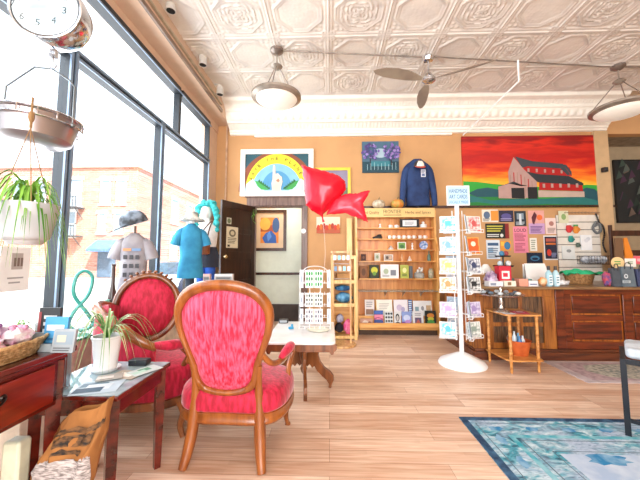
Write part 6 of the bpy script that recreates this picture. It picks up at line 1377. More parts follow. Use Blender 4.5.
# stepped signs at the far corner of the desk
def dcard(label, px0, px1, py0, py1, Y, base, draw, name='desk_sign', cat='sign', th=0.012, rz=0.0, lean=0.15, zb=None):
    x0 = at(px0, py1, Y=Y).x; x1 = at(px1, py1, Y=Y).x; z0 = zb if zb is not None else at(px0, py1, Y=Y).z; z1 = at(px0, py0, Y=Y).z
    return card(name, label, cat, x0, x1, z0, z1, Y, P_(base), draw, th=th, lean=lean)
HB = thing('card_holder', 'clear stepped card holder at the far corner of the desk', 'card holder', (-1.29, 1.37, DZT + 0.001))
acr = M('#CED8DC', rough=0.08, trans=0.5)
for yy, hh_ in ((1.352, 0.035), (1.39, 0.075), (1.425, 0.11)):
    MB().box(-1.37, -1.222, yy, yy + 0.008, DZT + 0.001, DZT + hh_).build('card_slot', acr, HB, smooth=False)
dcard('grey and white postcards at the front of the stepped desk holder', 51, 73, 330, 342, 1.34, '#9AA2A8', lambda A: (A.rect(0.08, 0.92, 0.35, 0.9, P_('#8A9AA6')), A.rect(0.2, 0.6, 0.45, 0.75, P_('#C8BCA8')), A.lines(0.1, 0.9, 0.05, 0.25, 2, P_('#5A5E62'))), 'postcard_stack', 'postcards', zb=DZT + 0.002)
dcard('bright blue packet in the middle of the stepped desk holder', 43, 66, 317.5, 330, 1.38, '#4A9ACC', lambda A: (A.lines(0.1, 0.9, 0.5, 0.85, 1, P_('#E8F2F8')), A.lines(0.1, 0.7, 0.1, 0.4, 2, P_('#2A6A9C'))), 'blue_packet', 'packet', zb=DZT + 0.002, lean=0.08)
dcard('black sign with pale lettering at the back of the stepped desk holder', 37, 58, 308, 330, 1.405, '#2A2C2E', lambda A: (A.lines(0.25, 0.9, 0.35, 0.85, 3, P_('#C8C8C4')), A.rect(0, 0.14, 0.1, 0.9, P_('#8A3A3A'))), zb=DZT + 0.002, lean=0.04)

# ------------------------------------------------------------------ on the side table
TZ = 0.605
pp_ = at(106, 366, Z=TZ); WP = thing('potted_spider_plant', 'spider plant in a glossy white pot on the side table', 'potted plant', (pp_.x, 1.80, TZ))
wx, wy = at(106, 360, Y=1.80).x, 1.80; PRd = 0.075; PH = at(106, 338, Y=1.74).z - TZ
m = MB(); m.lathe([(0, TZ + 0.012), (PRd * 0.72, TZ + 0.012), (PRd * 0.76, TZ + 0.02), (PRd * 0.98, TZ + PH - 0.012), (PRd * 1.04, TZ + PH - 0.01), (PRd * 1.04, TZ + PH), (PRd * 0.95, TZ + PH), (PRd * 0.92, TZ + PH - 0.03), (0, TZ + PH - 0.03)], (wx, wy, 0), 36); m.build('pot', M('#EEF0F0', rough=0.2, var=0.01), WP)
m = MB(); m.lathe([(0, TZ), (PRd * 0.8, TZ), (PRd * 1.02, TZ + 0.018), (PRd * 0.98, TZ + 0.018), (PRd * 0.78, TZ + 0.006), (0, TZ + 0.006)], (wx, wy, 0), 36); m.build('saucer', M('#EEF0F0', rough=0.2, var=0.01), WP)
MB().lathe([(0, TZ + PH - 0.028), (PRd * 0.92, TZ + PH - 0.028), (0, TZ + PH - 0.02)], (wx, wy, 0), 24).build('soil', M('#3E2C20', rough=0.95), WP)
spider(WP, wx, wy, TZ + PH - 0.02, 34, 0.38, 0.006, 21, mt=M('#4E8A3A', rough=0.45, alt='#B8CC98', scale=12), drop=0.75, lift=0.85)
def flatpaper(name, label, cat, cx, cy, sx, sy, rz, z, base, cols, group=None, seed=0):
    m = MB(); m.use(P_(base)); m.box(-sx / 2, sx / 2, -sy / 2, sy / 2, 0, 0.0016); r = random.Random(seed); q = 0.0016
    for i, c_ in enumerate(cols):
        q += 0.0003; m.use(P_(c_)); a, b = (r.random() - .5) * sx * 0.4, (r.random() - .5) * sy * 0.5; w_, h_ = sx * (0.18 + 0.15 * r.random()), sy * (0.12 + 0.12 * r.random())
        m.flat([(a - w_, b - h_), (a + w_, b - h_), (a + w_, b + h_), (a - w_, b + h_)], (0, 0, q), UX, UY)
    o = m.build(name, None, smooth=False, origin=(0, 0, 0)); o.location = (cx, cy, z); o.rotation_euler = (0, 0, rz); return tag(o, label, cat, group)
flatpaper('magazine', 'large pale blue magazine lying at the front of the side table', 'magazine', -1.16, 1.575, 0.20, 0.17, 0.3, TZ + 0.0005, '#B4C4CE', ['#6A8494', '#D2DAE0', '#3A5468'], seed=1)
flatpaper('leaflet', 'leaflet with brown and black pictures in the middle of the side table', 'leaflet', -1.12, 1.73, 0.16, 0.11, -0.2, TZ + 0.0035, '#A89C8C', ['#4A3A30', '#8A7A68', '#3A3A38', '#E8E0D4'], seed=2)
flatpaper('leaflet', 'leaflet with green picture at the right edge of the side table', 'leaflet', -1.055, 1.79, 0.10, 0.16, -0.5, TZ + 0.0062, '#BCC6C2', ['#4E8868', '#A8C8B8'], seed=3)
flatpaper('leaflet', 'small grey photo leaflet beside the white pot', 'leaflet', -1.18, 1.68, 0.12, 0.09, 0.5, TZ + 0.0088, '#A8A29A', ['#4A4440', '#D8D0C8'], seed=4)
bxb = at(131, 358, Y=1.89); tag(MB().box(-1.21, -1.10, 1.87, 1.93, TZ + 0.0005, TZ + 0.035).build('black_case', M('#23282E', rough=0.4), bevel=0.006), 'black case at the far edge of the side table behind the pot', 'case')
ac = thing('leaflet_stand', 'clear acrylic stand holding dark red leaflets between desk and side table', 'leaflet stand', (-1.36, 1.56, TZ))
MB().box(-1.40, -1.31, 1.535, 1.54, TZ + 0.0002, TZ + 0.19).build('front_sheet', acr, ac, smooth=False); MB().box(-1.40, -1.31, 1.57, 1.576, TZ + 0.0002, TZ + 0.22).build('back_sheet', acr, ac, smooth=False); MB().box(-1.40, -1.31, 1.541, 1.569, TZ + 0.0002, TZ + 0.006).build('foot', acr, ac, smooth=False)
card('leaflet', 'dark red leaflet upright in the clear acrylic stand', 'leaflet', -1.395, -1.315, TZ + 0.008, TZ + 0.18, 1.548, P_('#7A4A44'), lambda A: (A.rect(0.1, 0.9, 0.5, 0.9, P_('#C8B8A8')), A.lines(0.1, 0.9, 0.1, 0.4, 3, P_('#C8A090'))), th=0.006)

# ------------------------------------------------------------------ crumpled paper bag
bag_m = M('#A8703A', rough=0.85, alt='#8A5A2C', scale=5, bump=0.5, bscale=9)
PB = thing('paper_bag', 'crumpled brown paper sack with black print leaning against the side table', 'bag', (-1.02, 1.30, 0))
def bagp(a, b):
    """a around, b up; the mouth leans back against the table"""
    th_ = a * 2 * math.pi; ca, sa = math.cos(th_), math.sin(th_)
    w_ = 0.165 - 0.06 * b; d_ = 0.075 * (1 - 0.55 * b)
    x = math.copysign(abs(ca) ** 0.45, ca) * w_; y = math.copysign(abs(sa) ** 0.55, sa) * d_
    z = 0.0 + 0.60 * b
    nz_ = noise.noise(Vector((x * 9, z * 7, y * 9))) * 0.034 + abs(noise.noise(Vector((x * 20 + 5, z * 12, y * 20)))) * 0.022
    cx = -1.19 + 0.10 * b + 0.035 * b * b; cy = 1.285 + 0.09 * b
    zt = (0.05 * (x / w_) - 0.015 * math.sin(x * 30)) * b ** 3 if b > 0 else 0
    return Vector((cx + x + nz_ * 0.6, cy + y + nz_ * (1 if sa < 0 else 0.2) - 0.012 * (sa > 0) , min(z + zt, 0.655)))
m = MB(); m.grid(bagp, 96, 60, cu=True); m.build('sack', bag_m, PB, angle=70)
def bagface(a0, a1, b0, b1, off, nu, nv, ragged=0.0, seed=0):
    m_ = MB(); r = random.Random(seed)
    jit = [(r.random() - .5) * ragged for _ in range(nu)]; jit2 = [(r.random() - .5) * ragged for _ in range(nu)]
    def f(u_, v_):
        i = int(round(u_ * (nu - 1))); bb = b0 + jit[i] + (b1 + jit2[i] - b0 - jit[i]) * v_
        p = bagp(a0 + (a1 - a0) * u_, bb); return p + Vector((0.001, -off, 0.0004))
    m_.grid(f, nu, nv); return m_
blk = M('#1C1816', rough=0.8, alt='#7A5430', scale=34, stretch=(1, 1, 2))
bagface(0.56, 0.97, 0.855, 0.89, 0.004, 40, 6, 0.016, 1).build('printed_band', blk, PB)
bagface(0.66, 0.84, 0.775, 0.84, 0.004, 26, 6, 0.012, 2).build('printed_emblem', blk, PB)
bagface(0.72, 0.79, 0.73, 0.755, 0.004, 8, 5, 0.02, 3).build('printed_mark', blk, PB)
m_ = bagface(0.55, 0.96, 0.30, 0.70, 0.005, 46, 16, 0.02, 4); m_.build('printed_text_panel', M('#C8C0BE', rough=0.85, alt='#6E6664', scale=70, stretch=(0.5, 1, 3)), PB)

# ------------------------------------------------------------------ on the marble table
MZ = 0.5375
def wire_rack():
    cx, cy = at(314, 322, Z=MZ).x, 3.22; cx = at(315, 300, Y=cy).x
    zt = at(314, 270, Y=cy).z
    t = thing('wire_card_rack', 'white wire tabletop rack of small cards on the marble table', 'display rack', (cx, cy, MZ))
    m = MB()
    for k in range(16):
        a = 2 * math.pi * k / 16
    for sx in (-0.16, -0.055, 0.055, 0.16):
        for sy in (-0.055, 0.055): m.tube([(cx + sx, cy + sy, MZ + 0.002), (cx + sx * 0.98, cy + sy, zt - 0.01 * abs(sx) * 20)], 0.002, 5)
    for z in np.linspace(MZ + 0.006, zt - 0.02, 6):
        z = float(z); m.tube([(cx - 0.16, cy - 0.055, z), (cx + 0.16, cy - 0.055, z), (cx + 0.16, cy + 0.055, z), (cx - 0.16, cy + 0.055, z)], 0.0018, 5, closed=True)
        for i in range(7):
            x = cx - 0.15 + i * 0.05; m.tube([(x, cy - 0.055, z), (x, cy - 0.075, z + 0.01), (x, cy - 0.075, z + 0.03)], 0.002, 4)
    m.build('wire_frame', wm, t)
    m = MB(); m.tube([(cx + 0.12 * math.cos(a) , cy, zt - 0.01 + 0.05 * math.sin(a)) for a in [math.pi * k / 14 for k in range(15)]], 0.003, 5); m.build('top_loop', wm, t)
    cols = [['#3FA85A', '#2F7A48'], ['#8A8E8A', '#4A5A52'], ['#A8A0A8', '#6A6A78']]; nm = ['upper', 'middle', 'lower']; dsc = ['green leaf', 'grey', 'pale lilac']
    zz = [at(314, y, Y=cy - 0.08).z for y in (288, 307, 324)]; zh = [at(314, y, Y=cy - 0.08).z for y in (270, 293, 309)]
    for row in range(3):
        for c in range(2):
            x0 = cx - 0.095 + c * 0.092; 
            card('small_card', '%s card in the %s row of the white wire rack, %s' % (dsc[row], nm[row], ('left one', 'right one')[c]), 'card', x0, x0 + 0.083, zz[row], zh[row], cy - 0.068, P_('#EEF0EE'), lambda A: [A.disc(0.2 + 0.3 * (k % 3), 0.2 + 0.3 * (k // 3), 0.12, 0.12, P_(cols[row][k % 2]), 7) for k in range(9)], th=0.003)
        for c, xx in enumerate((cx - 0.15, cx + 0.125)):
            card('small_card', 'narrow pale card at the %s end of the %s row in the wire rack' % (('left', 'right')[c], nm[row]), 'card', xx, xx + 0.035, zz[row], zh[row], cy - 0.068, P_('#E2E6EA'), lambda A: A.disc(0.5, 0.5, 0.25, 0.2, P_('#9AA8B8')), th=0.003)
wire_rack()
p = at(284, 323, Z=MZ); BX = thing('small_black_box', 'small black box with grey label on the marble table', 'box', (p.x, p.y, MZ + 0.001))
MB().box(p.x - 0.055, p.x + 0.045, p.y - 0.02, p.y + 0.04, MZ + 0.001, MZ + 0.04).build('box_body', M('#2E3234', rough=0.4), BX, bevel=0.003)
MB().box(p.x - 0.045, p.x + 0.035, p.y - 0.022, p.y - 0.0195, MZ + 0.008, MZ + 0.033).build('label', P_('#A8B0B4'), BX, smooth=False)
p = at(291, 329, Z=MZ); m = MB(); m.obox((p.x, p.y, MZ + 0.012), 0.05, 0.03, 0.022, (0, 0, 0.4)); m.obox((p.x + 0.01, p.y + 0.005, MZ + 0.035), 0.02, 0.02, 0.026, (0, 0, 0.4)); tag(m.build('blue_clip', P_('#3A9AC8'), bevel=0.003, smooth=False), 'small bright blue clip beside the black box on the marble table', 'clip')
p = at(318, 330, Z=MZ); m = MB(); m.lathe([(0, MZ + 0.001), (0.10, MZ + 0.001), (0.115, MZ + 0.008), (0.10, MZ + 0.008), (0.088, MZ + 0.003), (0, MZ + 0.003)], (p.x, p.y, 0), 32); tag(m.build('round_tray', M('#E2DDC8', rough=0.5)), 'round cream tray in front of the wire rack on the marble table', 'tray')

# ------------------------------------------------------------------ balloon
foil = M('#DC0F2A', rough=0.2, metal=0.25, var=0.05); foil_p = M('#E4283F', rough=0.2, metal=0.25, var=0.05)
BL = thing('foil_balloon', 'large red foil fish shaped balloon with forked tail floating before the wall', 'balloon', at(323, 222, Y=3.0))
BYd = 3.0
def pillow(poly, fn_c, name, th, mt, parent):
    P = [Vector(p) for p in poly]; N = len(P); c = sum(P, Vector()) / N; m = MB(); Psm = [(P[i - 2] + P[i - 1] + P[i] * 2 + P[(i + 1) % N] + P[(i + 2) % N]) / 6 for i in range(N)]
    for sgn in (-1, 1):
        vs = []; fs = []; R_n = 8
        for r_i in range(R_n):
            s_ = 1 - r_i / R_n
            for i, p in enumerate(P):
                q = c + (Psm[i] - c) * s_ + (p - Psm[i]) * s_ ** 8; t = math.sqrt(max(0, 1 - s_ ** 2.2)) * th
                cr_ = 0.012 * noise.noise(q * 9 + Vector((0, sgn, 0)))
                vs.append(q + Vector((0, sgn * (t + cr_), 0)))
        vs.append(c + Vector((0, sgn * th, 0)))
        for r_i in range(R_n - 1):
            for i in range(N): j = (i + 1) % N; fs.append((r_i * N + i, r_i * N + j, (r_i + 1) * N + j, (r_i + 1) * N + i))
        for i in range(N): fs.append(((R_n - 1) * N + i, (R_n - 1) * N + (i + 1) % N, len(vs) - 1))
        m.add(vs, fs)
    return m.build(name, mt, parent, angle=35)
def edge(pts, sub=6, wob=0.010):
    out = []; r = random.Random(3)
    for i in range(len(pts)):
        a, b = pts[i], pts[(i + 1) % len(pts)]
        for k in range(sub): t = k / sub; out.append(at(a[0] + (b[0] - a[0]) * t, a[1] + (b[1] - a[1]) * t, Y=BYd) + Vector(((r.random() - .5) * wob, 0, (r.random() - .5) * wob)))
    return out
pillow(edge([(302, 165), (318, 169), (336, 174), (345, 181), (346, 190), (339, 198), (331, 206), (322, 216), (312, 211), (306, 205), (304, 185)]), None, 'body', 0.10, foil, BL)
ta = pillow(edge([(333, 199), (345, 194), (357, 193), (370, 190.5), (363, 204), (367.5, 222), (356, 217), (343, 213), (326, 215)]), None, 'tail', 0.045, foil_p, BL)
m = MB(); b0 = at(322, 215, Y=BYd); m.tube([b0, b0 + Vector((0.005, 0, -0.03)), b0 + Vector((0.015, 0, -0.07))], [0.012, 0.006, 0.012], 8); m.build('filling_neck', foil, BL)
m = MB(); m.tube(catmull([b0 + Vector((0.01, 0, -0.06)), b0 + Vector((0.03, 0.02, -0.4)), b0 + Vector((-0.02, 0.08, -0.8)), (b0.x - 0.06, 3.25, MZ + 0.02)], 8), 0.0012, 4); m.build('string', P_('#E8D8D0'), BL)
# ------------------------------------------------------------------ slatwall and what hangs on it
SLW = thing('slatwall_panel', 'white grooved slatwall panel on the back wall behind the counter', 'slatwall', (at(582, 290, Y=BY).x, BY - 0.02, 0.95))
x0, x1, z0, z1 = box_px(558.5, 607, 215, 283, BY - 0.03)
x1 = min(x1, 4.655)
slm = M('#E4DDD2', rough=0.5, var=0.03)
m = MB(); nsl = 9
for k in range(nsl):
    a = z0 + (z1 - z0) * k / nsl; b = z0 + (z1 - z0) * (k + 1) / nsl
    m.box(x0, x1, BY - 0.035, BY - 0.01, a + 0.012, b)
m.use(M('#8E8478', rough=0.7)) if False else None
m.build('slats', slm, SLW, smooth=False, bevel=0.002)
MB().box(x0, x1, BY - 0.018, BY - 0.002, z0, z1).build('groove_back', M('#6E665C', rough=0.8), SLW, smooth=False)
YS = BY - 0.06
p = at(560, 216, Y=YS); card('cream_tag', 'small cream tag with green dot at the top left corner of the slatwall', 'tag', p.x - 0.02, p.x + 0.14, p.z - 0.12, p.z + 0.09, YS, P_('#D8D8B8'), lambda A: A.disc(0.5, 0.5, 0.25, 0.25, P_('#8AA86A')), th=0.01)
m = MB(); 
for k in range(10):
    x = at(566 + k * 3.4, 213, Y=YS).x; zz = at(580, 214, Y=YS).z; m.tube([(x - 0.03, YS, zz + 0.02), (x, YS - 0.01, zz + 0.055), (x + 0.03, YS, zz + 0.02), (x, YS - 0.01, zz - 0.005)], 0.006, 5, closed=True)
m.tube([(at(565, 213, Y=YS).x, YS, zz + 0.025), (at(600, 213, Y=YS).x, YS, zz + 0.025)], 0.005, 5)
tag(m.build('bead_garland', M('#8A7660', rough=0.6)), 'brown looped bead garland along the top of the slatwall', 'garland')
def hung(label, px0, px1, py0, py1, base, cols, name, cat, th=0.015, group=None, Y=None):
    a, b, c, d = box_px(px0, px1, py0, py1, Y or YS); r = random.Random(int(px0 * 7))
    return card(name, label, cat, a, b, c, d, (Y or YS), P_(base), lambda A: [A.disc(0.25 + 0.5 * r.random(), 0.2 + 0.6 * r.random(), 0.2, 0.13, P_(q), 9) for q in cols], th=th, group=group)
def mitt(label, px, py, w_, h_, cols):
    """little knitted ornament: cuff, body, thumb"""
    p = at(px, py, Y=YS); t = thing('knitted_ornament', label, 'ornament', p)
    m = MB(); m.loft([((p.x, YS, p.z - h_ / 2), w_ * 0.25, 0.015), ((p.x, YS, p.z - h_ * 0.3), w_ * 0.5, 0.022), ((p.x, YS, p.z + h_ * 0.2), w_ * 0.45, 0.022), ((p.x, YS, p.z + h_ * 0.3), w_ * 0.3, 0.018)], 12); m.sphere((p.x + w_ * 0.5, YS, p.z - h_ * 0.05), w_ * 0.2, 0.015, h_ * 0.2, 8); m.build('body', P_(cols[0], 0.9), t)
    m = MB(); m.loft([((p.x, YS, p.z + h_ * 0.3), w_ * 0.36, 0.022), ((p.x, YS, p.z + h_ * 0.5), w_ * 0.36, 0.022)], 12); m.build('cuff', P_(cols[1], 0.9), t)
mitt('red and white knitted ornament at upper left of the slatwall', 569, 228, 0.10, 0.16, ('#C83A3A', '#F0ECE4'))
mitt('orange and green knitted ornament right of the red one on the slatwall', 576, 229, 0.10, 0.15, ('#D88A3A', '#5A9A5A'))
mitt('teal green knitted ornament hanging below the red one on the slatwall', 571, 239, 0.09, 0.11, ('#2F8A80', '#4AA898'))
mitt('dark green small ornament left of the white sheet on the slatwall', 578, 245, 0.07, 0.08, ('#5A6A5E', '#5A6A5E'))
hung('white printed sheet clipped in the middle of the slatwall', 581, 592, 235, 250, '#ECEEF0', ['#D0D4DA', '#DADDE2'], 'printed_sheet', 'paper')
hung('pale bag with black lettering low on the left of the slatwall', 562.5, 575, 246, 259, '#DDE0DE', ['#8A9090'], 'hanging_bag', 'bag')
def beads(label, pts, col, r_=0.014, Y=YS):
    m = MB(); P = catmull([at(a, b, Y=Y) for a, b in pts], 6)
    for q in P: m.sphere(q, r_, n=7)
    m.tube(P, 0.004, 5); tag(m.build('bead_necklace', P_(col, 0.4)), label, 'necklace')
beads('long black bead necklace down the right of the slatwall', [(596, 214), (599, 222), (603, 226), (604.5, 234), (603, 244), (606, 252)], '#2A2A2C')
beads('grey bead necklace bunched at the upper right of the slatwall', [(596, 222), (593, 228), (597, 233), (601, 230), (599, 224), (595, 226)], '#6A6E70', 0.02)
# wire basket shelf with white wrapped packets
p = at(590, 259, Y=BY - 0.18); WB = thing('wire_basket', 'dark wire basket on the slatwall filled with clear wrapped packets', 'basket', p)
a, b, c, d = box_px(584, 606, 256, 264, BY - 0.18); b = min(b, 4.6)
m = MB()
for zz in (c, (c + d) / 2, d):
    m.tube([(a, BY - 0.28, zz), (b, BY - 0.28, zz), (b, BY - 0.04, zz), (a, BY - 0.04, zz)], 0.005, 5, closed=True)
for k in range(9):
    x = a + (b - a) * k / 8; m.tube([(x, BY - 0.28, d), (x, BY - 0.28, c), (x, BY - 0.04, c), (x, BY - 0.04, d)], 0.003, 5)
m.build('wire_frame', M('#3A3A3E', rough=0.4, metal=0.5), WB)
for k in range(4):
    x = a + (b - a) * (k + 0.5) / 4
    lump('wrapped_packet', 'clear wrapped packet in the wire basket, %s from the left' % ('first', 'second', 'third', 'fourth')[k], 'packet', (x, BY - 0.16, c + 0.075), 0.055, 0.085, 0.062, M('#D8DCE2', rough=0.25, alt='#8A94A4', scale=18), k, group='wrapped packets in the wire basket')

# ------------------------------------------------------------------ on the counter
CZT = 0.901
def on_c(px, Y): return at(px, 280, Y=Y).x
# open box-like laptop and display
Y = 4.5
xa, xb = on_c(527, Y), on_c(542.5, Y)
LT = thing('laptop', 'open laptop with dark blue screen behind a white paper tray on the counter', 'laptop', ((xa + xb) / 2, Y, CZT))
zl0, zl1 = at(535, 263, Y=4.72).z, at(535, 252.5, Y=4.72).z
xa, xb = at(527, 258, Y=4.72).x, at(542.5, 258, Y=4.72).x
A = Art(xa, xb, zl0, zl1, 4.715); A.mb.use(black); A.mb.box(xa, xb, 4.715, 4.73, zl0 - 0.13, zl1); A.rect(0.04, 0.96, 0.06, 0.95, P_('#16263C', 0.2)); A.disc(0.5, 0.45, 0.3, 0.25, P_('#2F6A8E', 0.2)); A.disc(0.5, 0.4, 0.2, 0.12, P_('#16263C', 0.2)); A.mb.build('screen', None, LT, smooth=False)
MB().box(xa, xb, 4.45, 4.715, CZT + 0.10, CZT + 0.115).build('keyboard_base', M('#3A3C40', rough=0.4), LT, smooth=False)
MB().box(xa + 0.03, xb - 0.03, 4.48, 4.70, CZT, CZT + 0.10).build('riser', black, LT, smooth=False)
xa, xb, z0, z1 = box_px(524, 550, 263.5, 276.5, 4.36)
PT = thing('paper_tray', 'white slanted paper holder on the counter in front of the laptop', 'paper holder', ((xa + xb) / 2, 4.36, CZT))
MB().add([(xa, 4.3, CZT), (xb, 4.3, CZT), (xb - 0.03, 4.42, z1), (xa + 0.05, 4.42, z1), (xa, 4.315, CZT), (xb, 4.315, CZT), (xb - 0.03, 4.435, z1), (xa + 0.05, 4.435, z1)], [(0, 1, 2, 3), (7, 6, 5, 4), (0, 4, 5, 1), (1, 5, 6, 2), (2, 6, 7, 3), (3, 7, 4, 0)]).build('sloped_face', M('#EDEDEC', rough=0.4, var=0.01), PT, smooth=False)
MB().box(xa + 0.03, xb - 0.03, 4.436, 4.44 + 0.0, CZT, z1 - 0.01).build('rear_support', white, PT, smooth=False)
def cbox(label, px0, px1, py, Y, base, draw=None, name='box', cat='box', dep=0.08, zb=CZT, group=None):
    x0 = at(px0, py, Y=Y).x; x1 = at(px1, py, Y=Y).x; z1 = at((px0 + px1) / 2, py, Y=Y).z
    return card(name, label, cat, x0, x1, zb, max(z1, zb + 0.01), Y, P_(base), draw, th=dep, group=group), max(z1, zb + 0.01)
YC = 3.97
cbox('white low leaflet tray at the left end of the counter front', 489, 503, 281.5, YC, '#E4E6EA', lambda A: A.rect(0.1, 0.5, 0.2, 0.7, P_('#8A94A8')), 'leaflet_tray', 'tray', 0.12)
cbox('cream card pile right of the white leaflet tray on the counter', 504, 516, 281, YC, '#E8E0CC', lambda A: A.rect(0.3, 0.6, 0.2, 0.8, P_('#8A6A4A')), 'card_pile', 'cards', 0.12)
o_, z_ = cbox('teal edged white booklet pile on the counter below the LOUD poster', 512, 532, 279, 4.15, '#5A8A80', lambda A: A.rect(0.1, 0.9, 0.3, 0.6, P_('#3A5A54')), 'booklet_pile', 'booklets', 0.15)
cbox('salmon pink box at the counter front edge below the paper holder', 519, 528, 279, 4.0, '#E09A82', None, 'salmon_box', 'box', 0.1)
cbox('white slim box right of the salmon pink box on the counter', 529, 538, 281, 3.99, '#E8E8EC', lambda A: A.rect(0.1, 0.9, 0.3, 0.5, P_('#4A5A8A')), 'slim_box', 'box', 0.1)
p_or = at(543.5, 278, Y=4.02)
lump('orange_bun_bag', 'orange brown wrapped bundle on the counter left of the two bottles', 'bundle', (p_or.x, 4.04, CZT + 0.055), 0.055, 0.05, 0.055, M('#D8843A', rough=0.5, alt='#F0C8A0', scale=16), 3)
for i, (px, cb_, capc, lb) in enumerate(((549, '#A8D0DC', '#2A2C30', 'pale blue bottle with black cap on the counter, left one of two'), (556, '#BADCE6', '#4A3A30', 'pale blue bottle with dark brown cap on the counter, right one of two'))):
    Y = 4.02; x = on_c(px, Y); zt = at(px, 266, Y=Y).z; t = thing('sanitizer_bottle', lb, 'bottle', (x, Y, CZT))
    hh = zt - CZT; m = MB(); m.lathe([(0, CZT), (0.032, CZT), (0.036, CZT + 0.01), (0.036, CZT + hh * 0.65), (0.015, CZT + hh * 0.78), (0.012, CZT + hh * 0.8), (0, CZT + hh * 0.8)], (x, Y, 0), 18); m.build('bottle_body', P_(cb_, 0.25), t)
    MB().lathe([(0, CZT + hh * 0.8), (0.018, CZT + hh * 0.8), (0.018, CZT + hh), (0, CZT + hh)], (x, Y, 0), 14).build('cap', P_(capc, 0.4), t)
    A = Art(x - 0.022, x + 0.022, CZT + 0.02, CZT + hh * 0.55, Y - 0.0365); A.rect(0, 1, 0, 1, P_('#E8F0F2')); A.lines(0.1, 0.9, 0.1, 0.9, 3, P_('#5A8AA0')); A.mb.build('label', None, t, smooth=False)
# crowded left corner: stacked boxes and bundles
o1, z1_ = cbox('red and white candy box standing on the counter left of the LOUD poster', 499, 511, 266, 4.05, '#C8203A', lambda A: (A.rect(0.2, 0.85, 0.35, 0.75, P_('#F2E8E8')), A.rect(0.3, 0.7, 0.45, 0.65, P_('#C8203A'))), 'candy_box', 'box', 0.11)
lump('purple_bundle', 'purple and white wrapped bundle at the left corner of the counter', 'bundle', (on_c(492, 4.08), 4.1, CZT + 0.09), 0.075, 0.06, 0.09, M('#6A4A78', rough=0.5, alt='#D8C8DC', scale=14), 2, amp=0.5)
TR = thing('tiered_tray', 'black tiered tray of trinkets standing on the counter left of the LOUD poster', 'tray', (on_c(503, 4.35), 4.35, CZT))
tx = on_c(504, 4.35)
MB().tube([(tx, 4.35, CZT), (tx, 4.35, CZT + 0.42)], 0.01, 8).build('centre_post', black, TR)
for k, (zz, rr_) in enumerate(((CZT + 0.0, 0.10), (CZT + 0.235, 0.13), (CZT + 0.37, 0.10))):
    MB().lathe([(0, zz), (rr_ * 0.9, zz), (rr_, zz + 0.02), (rr_ * 0.97, zz + 0.02), (rr_ * 0.88, zz + 0.005), (0, zz + 0.005)], (tx, 4.35, 0), 24).build('tier', black, TR)
tr_items = [(-0.06, -0.03, 1, '#C8DCE4', 'pale blue'), (0.04, -0.05, 1, '#E8E8E8', 'white'), (0.0, 0.04, 1, '#D86A7A', 'pink'), (-0.03, -0.03, 2, '#4A8AB0', 'blue'), (0.04, 0.0, 2, '#B04A4A', 'brick red'), (0.075, 0.03, 1, '#A8C8BC', 'mint green')]
for dx, dy, k, c_, nm in tr_items:
    zz = (CZT + 0.0, CZT + 0.235, CZT + 0.37)[k] + 0.041
    lump('trinket_pouch', '%s little pouch on the %s tier of the black tray' % (nm, ('lowest', 'middle', 'top')[k]), 'pouch', (tx + dx, 4.35 + dy, zz + 0.005), 0.033, 0.03, 0.036, M(c_, rough=0.5), int(dx * 99) + k)
lx = on_c(488, 4.3)
DL = thing('small_table_lamp', 'small lamp with pale cone shade at the left end of the counter', 'lamp', (lx, 4.35, CZT))
m = MB(); m.lathe([(0, CZT), (0.05, CZT), (0.05, CZT + 0.01), (0.015, CZT + 0.03), (0.012, CZT + 0.18), (0, CZT + 0.18)], (lx, 4.35, 0), 18); m.build('base', M('#6A5A50', rough=0.4), DL)
m = MB(); m.lathe([(0.105, CZT + 0.15), (0.03, CZT + 0.27), (0.026, CZT + 0.27), (0.10, CZT + 0.15)], (lx, 4.35, 0), 24); m.build('lamp_shade', M('#E0DCD8', rough=0.7), DL)
# basket with green cloth
gx = on_c(579, 4.4); GB = thing('round_basket', 'brown wicker basket holding green cloth on the counter', 'basket', (gx, 4.4, CZT))
m = MB(); rbk = 0.17
for i in range(8):
    z = CZT + 0.009 + i * 0.017; f = rbk * (0.85 + 0.028 * i)
    m.tube([(gx + (f + (0.004 if (k + i) % 2 else -0.003)) * math.cos(2 * math.pi * k / 40), 4.4 + (f + (0.004 if (k + i) % 2 else -0.003)) * 0.75 * math.sin(2 * math.pi * k / 40), z) for k in range(40)], 0.009, 6, closed=True)
m.build('woven_side', M('#B88A58', rough=0.8, alt='#7E5A34', scale=40), GB)
def clothf(a, b):
    x = (a - .5) * 0.44; y = (b - .5) * 0.26; e = max(abs(a - .5), abs(b - .5)) * 2
    return Vector((gx + x + 0.02, 4.4 + y, CZT + 0.185 + 0.05 * noise.noise(Vector((x * 12, y * 12, 1))) - 0.05 * max(0, e - 0.45) / 0.55))
m = MB(); m.grid(clothf, 30, 20); o = m.build('green_cloth', M('#1FA06A', rough=0.9, alt='#35C088', scale=9)); sd_ = o.modifiers.new('s', 'SOLIDIFY'); sd_.thickness = 0.006
tag(o, 'bright green cloth heaped over the wicker basket on the counter', 'cloth')
lump('clear_bag', 'crumpled clear white bag on the counter left of the wicker basket', 'bag', (on_c(563, 4.1), 4.12, CZT + 0.035), 0.085, 0.06, 0.033, M('#C8C8CC', rough=0.25, alt='#F0F0F2', scale=14), 7, amp=0.6)
